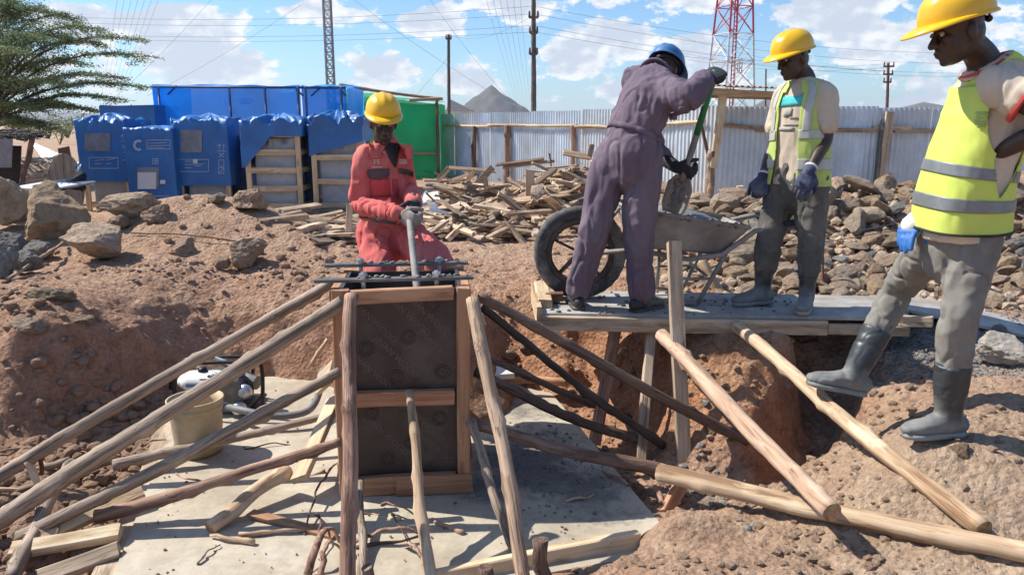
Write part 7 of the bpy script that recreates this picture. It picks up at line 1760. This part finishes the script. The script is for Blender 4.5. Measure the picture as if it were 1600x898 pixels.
# ================================================================ man at the right, one boot on the log
def man_right():
    root = thing('person', P(1478, 690, 3.07), 'man in zipped lime vest and grey jeans with one boot on the slanting log', 'person')
    f, l, u = basis((-.97, -.04, -.25)); C = P(1496, 50, 3.10)
    fw = Vector((-.955, -.30, 0)).normalized(); side = Vector((0, 0, 1)).cross(fw)
    nb = P(1538, 99, 3.14); sh = P(1548, 126, 3.14); ch = P(1543, 182, 3.15); lo = P(1522, 250, 3.16); wa = P(1508, 305, 3.17); pv = P(1497, 368, 3.18); hem = P(1499, 362, 3.18)
    sL = P(1562, 136, 3.0); sR = sh-side*.095+Vector((.04, 0, -.05))
    eL, wL = P(1662, 190, 2.86), P(1548, 243, 3.05); eR, wR = P(1505, 258, 3.46), P(1437, 338, 3.26)
    hL, hR = pv+side*.085, pv-side*.085
    kL, aL = P(1497, 500, 3.06), P(1481, 652, 3.10); kR, aR = P(1404, 452, 3.58), P(1333, 588, 3.50)
    body = MB(); head(body, C, f, l, u, .95); limb(body, [C-u*.05-f*.025, C.lerp(nb, .6)-f*.01, nb, nb.lerp(ch, .3)], [.058, .056, .062, .08])
    limb(body, [pv-Vector((0, 0, .06)), pv, wa, lo, ch, sh, nb], [(.12, .10), (.145, .10), (.125, .09), (.14, .095), (.155, .10), (.13, .075), (.058, .058)], side=side, n=20)
    for s_, e_, w_ in ((sR, eR, wR), (sL, eL, wL)): limb(body, [s_, s_.lerp(e_, .5), e_, e_.lerp(w_, .5), w_], [.052, .047, .040, .040, .029])
    for h_, k_, a_ in ((hL, kL, aL), (hR, kR, aR)): limb(body, [h_, h_.lerp(k_, .5), k_, k_.lerp(a_, .4), a_], [.085, .078, .057, .054, .038])
    dL = Vector((-.35, .85, -.25)).normalized(); dR = (P(1406, 378, 3.20)-wR).normalized()
    hand(body, wL, dL, Vector((-.2, .9, -.2)), .5, side=-1); hand(body, wR, dR, Vector((.6, .2, -.8)), .3, side=1)
    union(body, .0055, M['skin'], 'body', root, 3); eyes(root, C, f, l, u, .95); hardhat(root, C, f, l, u, M['helmet_y'], 1.02, .06)
    T_ = Torso([(hem, .150, .150), (wa, .142, .146), (lo, .142, .140), (ch, .152, .138), (sh, .142, .100), (nb-Vector((0, 0, .004)), .072, .07)], [side]*6)
    sm_ = MB(); T_.tube(sm_, .004)
    limb(sm_, [hem+Vector((0, 0, .05)), hem-Vector((0, 0, .03))], [(.155, .156), (.160, .160)], side=side, n=30, dome=False)
    for s_, e_ in ((sL, eL), (sR, eR)): limb(sm_, [s_+(nb-s_)*.35, s_, s_.lerp(e_, .22), s_.lerp(e_, .40)], [.062, .074, .078, .086], dome=False)
    sh_ = union(sm_, .008, M['tee'], 'shirt', root, 4, wr=.010, wrf=(14, 14, 7), fold=.008, seed=22); b = bvh(sh_, root)
    for s_, e_ in ((sL, eL), (sR, eR)):
        mb = MB(); limb(mb, [s_.lerp(e_, .375), s_.lerp(e_, .435)], [.089, .091], n=24, dome=False); mb.build('sleeve_trim', M['tee_red'], sh_, origin=rootloc(root))
    mb = MB(); pts = [T_.at(.985, a, .006) for a in np.linspace(0, 2*math.pi, 33)]; mb.tube(pts, [(.012, .006)]*33, 6, caps=False); mb.build('collar_trim', M['tee_red'], sh_, origin=rootloc(root))
    v = vest_parts(T_, root, M['vest_t'], M['band'], None, ((.145, .205, 0, 6.3), (.315, .375, 0, 6.3)), .03, ((.74, .70, .26), (.66, .70, .25)), .016, 9, neck=.985, trim=True, vneck=.95, slit=True, acen=.22)
    # faded print on the chest
    me = v.data; bv = BVHTree.FromPolygons([q_.co+rootloc(root) for q_ in me.vertices], [p.vertices[:] for p in me.polygons])
    a0 = math.pi/2-.55; c = T_.at(.60, a0, .03); n_ = (c-T_.c[int(.60*(len(T_.c)-1))]); n_.z = 0; n_.normalize(); ur = Vector((0, 0, 1)).cross(n_)
    for k, (z_, w_) in enumerate(((.018, .05), (.004, .045), (-.010, .055), (-.022, .05), (-.032, .03))): drape_patch('faded_print', bv, c+Vector((0, 0, z_)), ur, Vector((0, 0, 1)), w_, .007, -n_, PRN, root, .008, 6, 1, th=.001)
    trousers(root, M['jeans'], pv, wa, ((hL, kL, aL), (hR, kR, aR)), side, .90, 24, .148, .34)
    boot(root, kL, aL, Vector((-.97, -.12, 0)), .57, r=1.03); boot(root, kR, aR, Vector((-.93, .12, .16)), .54, r=1.03)
    g = MB(); hand(g, wR, dR, Vector((.6, .2, -.8)), .3, side=1, fat=1.25, s=1.1); union(g, .0045, M['glove_blue'], 'glove', root, 2)
    mb = MB(); limb(mb, [wR.lerp(eR, .26), wR, wR+dR*.055], [.041, .038, .047], n=14); mb.build('glove_cuff', M['glove_white'], root)
PRN = plain('grey_green_print', (.34, .42, .16), .8, bstr=0)
man_right()

# ================================================================ wheelbarrow
def barrow():
    hub = P(906, 394, 4.92); R_ = hub.z-PZ-.004; Yc_ = hub.y
    root = thing('wheelbarrow', Vector((hub.x+.5, Yc_, PZ)), 'cement-crusted wheelbarrow with an oversized motorcycle tyre, full of mortar', 'wheelbarrow')
    w_ = thing('x', hub, 'x', 'x'); bpy.data.objects.remove(w_)
    n = 56; sec = [(-.030, -.058), (-.046, -.045), (-.052, -.022), (-.047, -.004), (-.034, .0), (-.012, .003), (.012, .003), (.034, .0), (.047, -.004), (.052, -.022), (.046, -.045), (.030, -.058)]
    def ring(sec, name, mat, knob=0):
        vs = []; F = []
        for i in range(n):
            a = 2*math.pi*i/n
            for (y, dr) in sec:
                r = R_-.003+dr*1.32+(knob if (i % 2 and dr > -.01) else 0); vs.append(hub+Vector((r*math.cos(a), y, r*math.sin(a))))
        m_ = len(sec)
        for i in range(n):
            for j in range(m_): F.append((i*m_+j, i*m_+(j+1) % m_, ((i+1) % n)*m_+(j+1) % m_, ((i+1) % n)*m_+j))
        mb = MB(); mb.add(vs, F); return mb.build(name, mat, root)
    ty = ring(sec, 'tyre', M['tyre'], .004)
    ring([(-.032, -.058), (-.032, -.085), (-.02, -.075), (.02, -.075), (.032, -.085), (.032, -.058)], 'rim', M['rim'])
    mb = MB()
    for k in range(5):
        a = math.radians(10+72*k); mb.tube([hub, hub+Vector(((R_-.10)*math.cos(a), 0, (R_-.10)*math.sin(a)))], [(.018, .010), (.013, .008)], 8)
    mb.tube([hub-Vector((0, .05, 0)), hub+Vector((0, .05, 0))], [.03, .03], 12); mb.tube([hub-Vector((0, .20, 0)), hub+Vector((0, .20, 0))], [.012, .012], 8); mb.build('spokes', M['rim'], root)
    # tray: open steel box with sloping ends
    tl, trr = P(968, 318, Yc_), P(1150, 346, Yc_); bl, br = P(985, 378, Yc_), P(1112, 390, Yc_)
    hw = .30; hb = .20; th = .012
    def bx(p, y): return Vector((p.x, Yc_+y, p.z))
    vs = []; K = 12
    # side profile sampled; walls as grids with slight dents
    def wall(a, b, c, d, name):
        N_ = 14; vv = []
        nrm = (b-a).cross(d-a).normalized()
        for j in range(N_+1):
            for i in range(N_+1):
                u_, v_ = i/N_, j/N_; p = a.lerp(b, u_).lerp(d.lerp(c, u_), v_); vv.append(p+nrm*(.006*float(fbm(np.array([[p.x*7, p.y*7, p.z*7]]), 3, 4)[0])))
        mb = MB(); mb.add(vv, [(j*(N_+1)+i, j*(N_+1)+i+1, (j+1)*(N_+1)+i+1, (j+1)*(N_+1)+i) for j in range(N_) for i in range(N_)]); return mb
    mbs = MB()
    for q_ in (wall(bx(bl, -hb), bx(br, -hb), bx(trr, -hw), bx(tl, -hw), ''), wall(bx(br, hb), bx(bl, hb), bx(tl, hw), bx(trr, hw), ''), wall(bx(bl, hb), bx(bl, -hb), bx(tl, -hw), bx(tl, hw), ''), wall(bx(br, -hb), bx(br, hb), bx(trr, hw), bx(trr, -hw), ''), wall(bx(bl, -hb), bx(bl, hb), bx(br, hb), bx(br, -hb), '')): mbs.add(q_.v, q_.f)
    o = mbs.build('tray', M['barrow'], root); md = o.modifiers.new('t', 'SOLIDIFY'); md.thickness = .006; md.offset = 0
    mb = MB(); mb.tube([bx(tl, -hw), bx(trr, -hw), bx(trr, hw), bx(tl, hw), bx(tl, -hw)], [.011]*5, 8); mb.build('tray_rim', M['barrow'], root)
    mb = MB(); N_ = 26; vv = []
    for j in range(N_+1):
        for i in range(N_+1):
            u_, v_ = i/N_, j/N_; p = bx(tl, -hw+.02).lerp(bx(trr, -hw+.02), u_).lerp(bx(tl, hw-.02).lerp(bx(trr, hw-.02), u_), v_)
            p.z += -.045*abs(2*u_-1)**3-.02+.05*math.sin(math.pi*u_)*math.sin(math.pi*v_)+.028*float(fbm(np.array([[p.x*9, p.y*9, 0]]), 4, 5)[0]); vv.append(p)
    mb.add(vv, [(j*(N_+1)+i, j*(N_+1)+i+1, (j+1)*(N_+1)+i+1, (j+1)*(N_+1)+i) for j in range(N_) for i in range(N_)]); mb.build('mortar', M['mortar'], root)
    mb = MB()
    for k in range(70):
        u_ = random.random(); p = bx(tl, -hw+random.uniform(-.012, .03)).lerp(bx(trr, -hw+random.uniform(-.012, .03)), u_); mb.ell(p+Vector((0, 0, random.uniform(-.012, .012))), random.uniform(.007, .018), n=6, m=4)
    mb.build('spilled_mortar', M['mortar'], root)['kind'] = 'stuff'
    # frame, handles, legs
    for sg in (-1, 1):
        mb = MB(); y = sg*.15
        pts = [hub+Vector((0, sg*.085, 0)), bx(P(985, 384, Yc_), sg*.17), bx(P(1065, 396, Yc_), sg*.22), bx(P(1112, 388, Yc_), sg*.25), bx(P(1160, 352, Yc_), sg*.27), bx(P(1245, 336, Yc_), sg*.28)]
        mb.tube(pts, [.016]*6, 10); mb.build('frame_rail', M['barrow'], root)
        mb = MB(); mb.tube([bx(P(1200, 341, Yc_), sg*.28), bx(P(1248, 336, Yc_), sg*.28)], [.020, .021], 12); mb.build('grip', M['glove_dark'], root)
        mb = MB(); f0 = bx(P(1078, 445, Yc_), sg*.22); f0.z = PZ+.012
        f1_ = bx(P(1036, 455, Yc_), sg*.22); f1_.z = PZ+.012
        mb.tube([bx(P(1118, 386, Yc_), sg*.25), f0], [.015, .015], 8); mb.tube([bx(P(1040, 392, Yc_), sg*.21), f1_], [.014, .014], 8); mb.tube([f1_, f0], [.014, .014], 8); mb.tube([bx(P(1030, 388, Yc_), sg*.2).lerp(f1_, .5), bx(P(1118, 386, Yc_), sg*.25).lerp(f0, .5)], [.009, .009], 8)
        mb.build('leg', M['barrow'], root)
    for sq in (0, 1): mb = MB(); mb.tube([bx(P(1090, 420, Yc_), -.23), bx(P(1090, 420, Yc_), .23)], [.010, .010], 8) if sq == 0 else mb.tube([bx(P(965, 322, Yc_), -.1), hub+Vector((.02, -.085, .02))], [.012, .012], 8); mb.build('brace', M['barrow'], root)
    mb = MB(); mb.tube([bx(P(965, 322, Yc_), .1), hub+Vector((.02, .085, .02))], [.012, .012], 8); mb.build('brace', M['barrow'], root)
barrow()

# mortar splashed on the deck
def splash():
    u, v = random.random()**.8, random.random(); p = PBL.lerp(PBR, u*.75).lerp(PFL.lerp(PFR, u*.75), v); return p.x, p.y, PZ+.003
cover('mortar_crumbs', 170, splash, .004, .02, M['mortar'], 720, 1, 2.6)

# ================================================================ bucket and engine
def bucket():
    b = G(312, 704, SLAB_Z+.004); root = thing('bucket', b, 'cement-stained yellow-grey open bucket standing on the slab behind the poles', 'bucket')
    n = 40; Ht = .315; prof = [(.0, .004), (.122, .004), (.124, .03), (.138, Ht*.80), (.1385, Ht*.81), (.146, Ht*.82), (.146, Ht*.87), (.141, Ht*.88), (.142, Ht*.955), (.150, Ht*.96), (.150, Ht), (.141, Ht), (.134, Ht*.80), (.118, .02), (0, .02)]
    vs = []; F = []
    for (r, z_) in prof:
        for i in range(n): a = 2*math.pi*i/n; vs.append(b+Vector((r*math.cos(a)*(1+.015*math.sin(2*a+.5)), r*math.sin(a), z_)))
    for j in range(len(prof)-1):
        for i in range(n): F.append((j*n+i, j*n+(i+1) % n, (j+1)*n+(i+1) % n, (j+1)*n+i))
    mb = MB(); mb.add(vs, F); mb.build('shell', M['bucket'], root)
    mb = MB(); mb.tube([b+Vector((.148*math.cos(a), .03-.148*math.sin(a)*.25, Ht*.86-.12*math.sin(a))) for a in np.linspace(0, math.pi, 13)], [.003]*13, 6); mb.build('handle', M['steel_dark'], root)
bucket()
def engine():
    c = G(345, 652, SLAB_Z); c = P(345, 640, 4.70); c.z = SLAB_Z; root = thing('engine_pump', c, 'small engine in a black tube frame with white fuel tank beside the bucket', 'engine')
    Lp = lambda px, py, Y: P(px, py, Y)
    fr = M['blackmetal']
    for dy, nm in ((-.14, 0), (.22, 1)):
        Y = c.y+dy; s_ = nm*14
        a = P(273-s_*.3, 640, Y); a.z = SLAB_Z+.01; b = P(409-s_, 640, Y); b.z = SLAB_Z+.01
        t0 = P(273-s_*.3, 592-s_*.4, Y); t1 = P(300, 568-s_*.6, Y); t2 = P(390, 566-s_*.6, Y); t3 = P(409-s_, 576-s_*.5, Y)
        mb = MB(); pts, rr = catmull([a, t0, t0.lerp(t1, .4)+Vector((0, 0, .02)), t1, t2, t3, b], [.013]*7, 5); mb.tube(pts, rr, 8); mb.build('frame_tube', fr, root)
    for (x_, z_) in ((-.20, .02), (.22, .02)):
        mb = MB(); mb.tube([c+Vector((x_, -.14, z_)), c+Vector((x_, .22, z_))], [.013, .013], 8); mb.build('frame_tube', fr, root)
    mb = MB(); mb.tube([P(338, 560, c.y+.2), P(375, 574, c.y-.05)], [.015, .015], 8); mb.tube([P(306, 573, c.y+.1), P(350, 590, c.y-.1)], [.014, .014], 8); mb.build('top_bar', M['steel'], root)
    tk = P(318, 594, c.y); mb = MB(); limb(mb, [tk+Vector((-.115, 0, 0)), tk+Vector((-.08, 0, .0)), tk+Vector((.09, 0, .0)), tk+Vector((.125, 0, 0))], [(.075, .045), (.10, .062), (.10, .062), (.075, .045)], side=(0, 1, 0), n=20); t_ = union(mb, .008, M['white_plastic'], 'fuel_tank', root, 3)
    mb = MB(); mb.tube([tk+Vector((0, 0, .05)), tk+Vector((0, 0, .085))], [.028, .028], 16); mb.build('filler_cap', M['blackmetal'], t_, origin=rootloc(root))
    mb = MB(); mb.box(tk+Vector((-.02, -.104, .0)), (.10, .004, .02)); mb.build('label', M['helmet_b'], t_, False, origin=rootloc(root))
    eb = c+Vector((.06, .03, .16)); mb = MB()
    mb.box(eb, (.20, .2, .18)); mb.tube([eb+Vector((.05, -.05, .0)), eb+Vector((.05, -.16, .0))], [.085, .085], 20)
    for k in range(6): mb.box(eb+Vector((-.02, -.0, -.07+.028*k)), (.25, .23, .008))
    mb.tube([eb+Vector((.1, 0, .03)), eb+Vector((.19, -.03, .02))], [.05, .045], 14); mb.build('engine_block', M['steel_dark'], root, False)
    mb = MB(); mb.ell(c+Vector((.20, -.10, .155)), (.05, .04, .05)); mb.ell(c+Vector((.17, -.14, .06)), (.05, .04, .045)); mb.build('pump_housing', M['steel'], root)
    mb = MB(); mb.box(c+Vector((.02, .03, .035)), (.38, .26, .03)); mb.build('base_plate', M['steel_dark'], root, False)
engine()
mb = MB(); hp = [P(352, 634, 4.52), P(385, 642, 4.40), P(430, 650, 4.36), P(480, 642, 4.42), P(498, 615, 4.6), P(500, 590, 4.72), P(508, 576, 4.80), P(525, 576, 4.9)]
for p in hp[:5]: p.z = max(p.z, SLAB_Z+.025)
pts, rr = catmull(hp, [.022]*8, 6); mb.tube(pts, rr, 10); o = mb.build('hose', M['grey_rubber'], None); props(o, 'thick grey hose curling over the slab from the engine to behind the formwork', 'hose')
mb = MB(); mb.box(Vector((0, 0, 0)), (.22, .12, .04)); o = mb.build('white_block', M['white_plastic'], None, smooth=False, origin=(0, 0, 0)); o.location = P(776, 582, 4.9); o.rotation_euler = (.2, 0, .2); props(o, 'white block lying on the bank just right of the formwork', 'block')
# tyre at the right edge
tc_ = P(1612, 452, 5.6); mb = MB(); pts = [tc_+Vector((.20*math.cos(a)*.5, .20*math.cos(a)*.86, .24*math.sin(a))) for a in np.linspace(0, 2*math.pi, 33)]
mb.tube(pts, [.075]*33, 12, caps=False); o = mb.build('tyre', M['tyre'], None); props(o, 'dusty tyre standing cut off at the right edge of the stone heap', 'tyre')
# tie wires strung above the stones
for k, (pts_) in enumerate((((1085, 385), (1180, 380), (1290, 372), (1395, 350)), ((1085, 398), (1200, 392), (1310, 375), (1400, 360)))):
    mb = MB(); P_ = [P(x, y, 5.25) for x, y in pts_]; mb.tube(P_, [.003]*4, 4); props(mb.build('tie_wire', M['steel_dark'], None), ('upper loose tie wire crossing before the stone heap', 'lower loose tie wire crossing before the stone heap')[k], 'wire')
# ================================================================ haze over the plain
hz = MB(); hz.box((0, 1700, 42), (6400, 3800, 92)); me = hz.mesh('haze')
hm = bpy.data.materials.new('haze'); hm.use_nodes = True; nt = hm.node_tree; nt.nodes.clear()
pv_ = nd(nt, 'ShaderNodeVolumePrincipled', {'Color': (0.80, 0.88, 1.0, 1), 'Density': 0.00016, 'Anisotropy': 0.2})
nt.links.new(pv_.outputs[0], nd(nt, 'ShaderNodeOutputMaterial').inputs['Volume'])
ho = link(me, 'haze', hm, smooth=False); ho['kind'] = 'stuff'
# ---------------------------------------------------------------- labels of alike pieces told apart by their order in the photo
seen = {}
for o in sc.objects:
    if o.get('label') and o.get('category') and o.get('group') and o.parent is None: seen.setdefault(o['label'], []).append(o)
ordn = {2: ['left one', 'right one'], 3: ['leftmost of three', 'middle of three', 'rightmost of three'], 4: ['leftmost of four', 'second from left', 'third from left', 'rightmost of four'],
        5: ['leftmost of five', 'second from left', 'middle of five', 'fourth from left', 'rightmost of five'], 6: ['leftmost of six', 'second from left', 'third from left', 'fourth from left', 'fifth from left', 'rightmost of six'],
        7: ['leftmost of seven', 'second from left', 'third from left', 'middle of seven', 'fifth from left', 'sixth from left', 'rightmost of seven']}
for lab, obs in seen.items():
    n = len(obs)
    if n in ordn:
        obs.sort(key=lambda o: o.location.x/max(.5, o.location.y) if o['category'] != 'wire' else max(v.co.z for v in o.data.vertices)*0+(o.location.x/o.location.y))
        for o, w_ in zip(obs, ordn[n]): o['label'] = lab+', '+w_
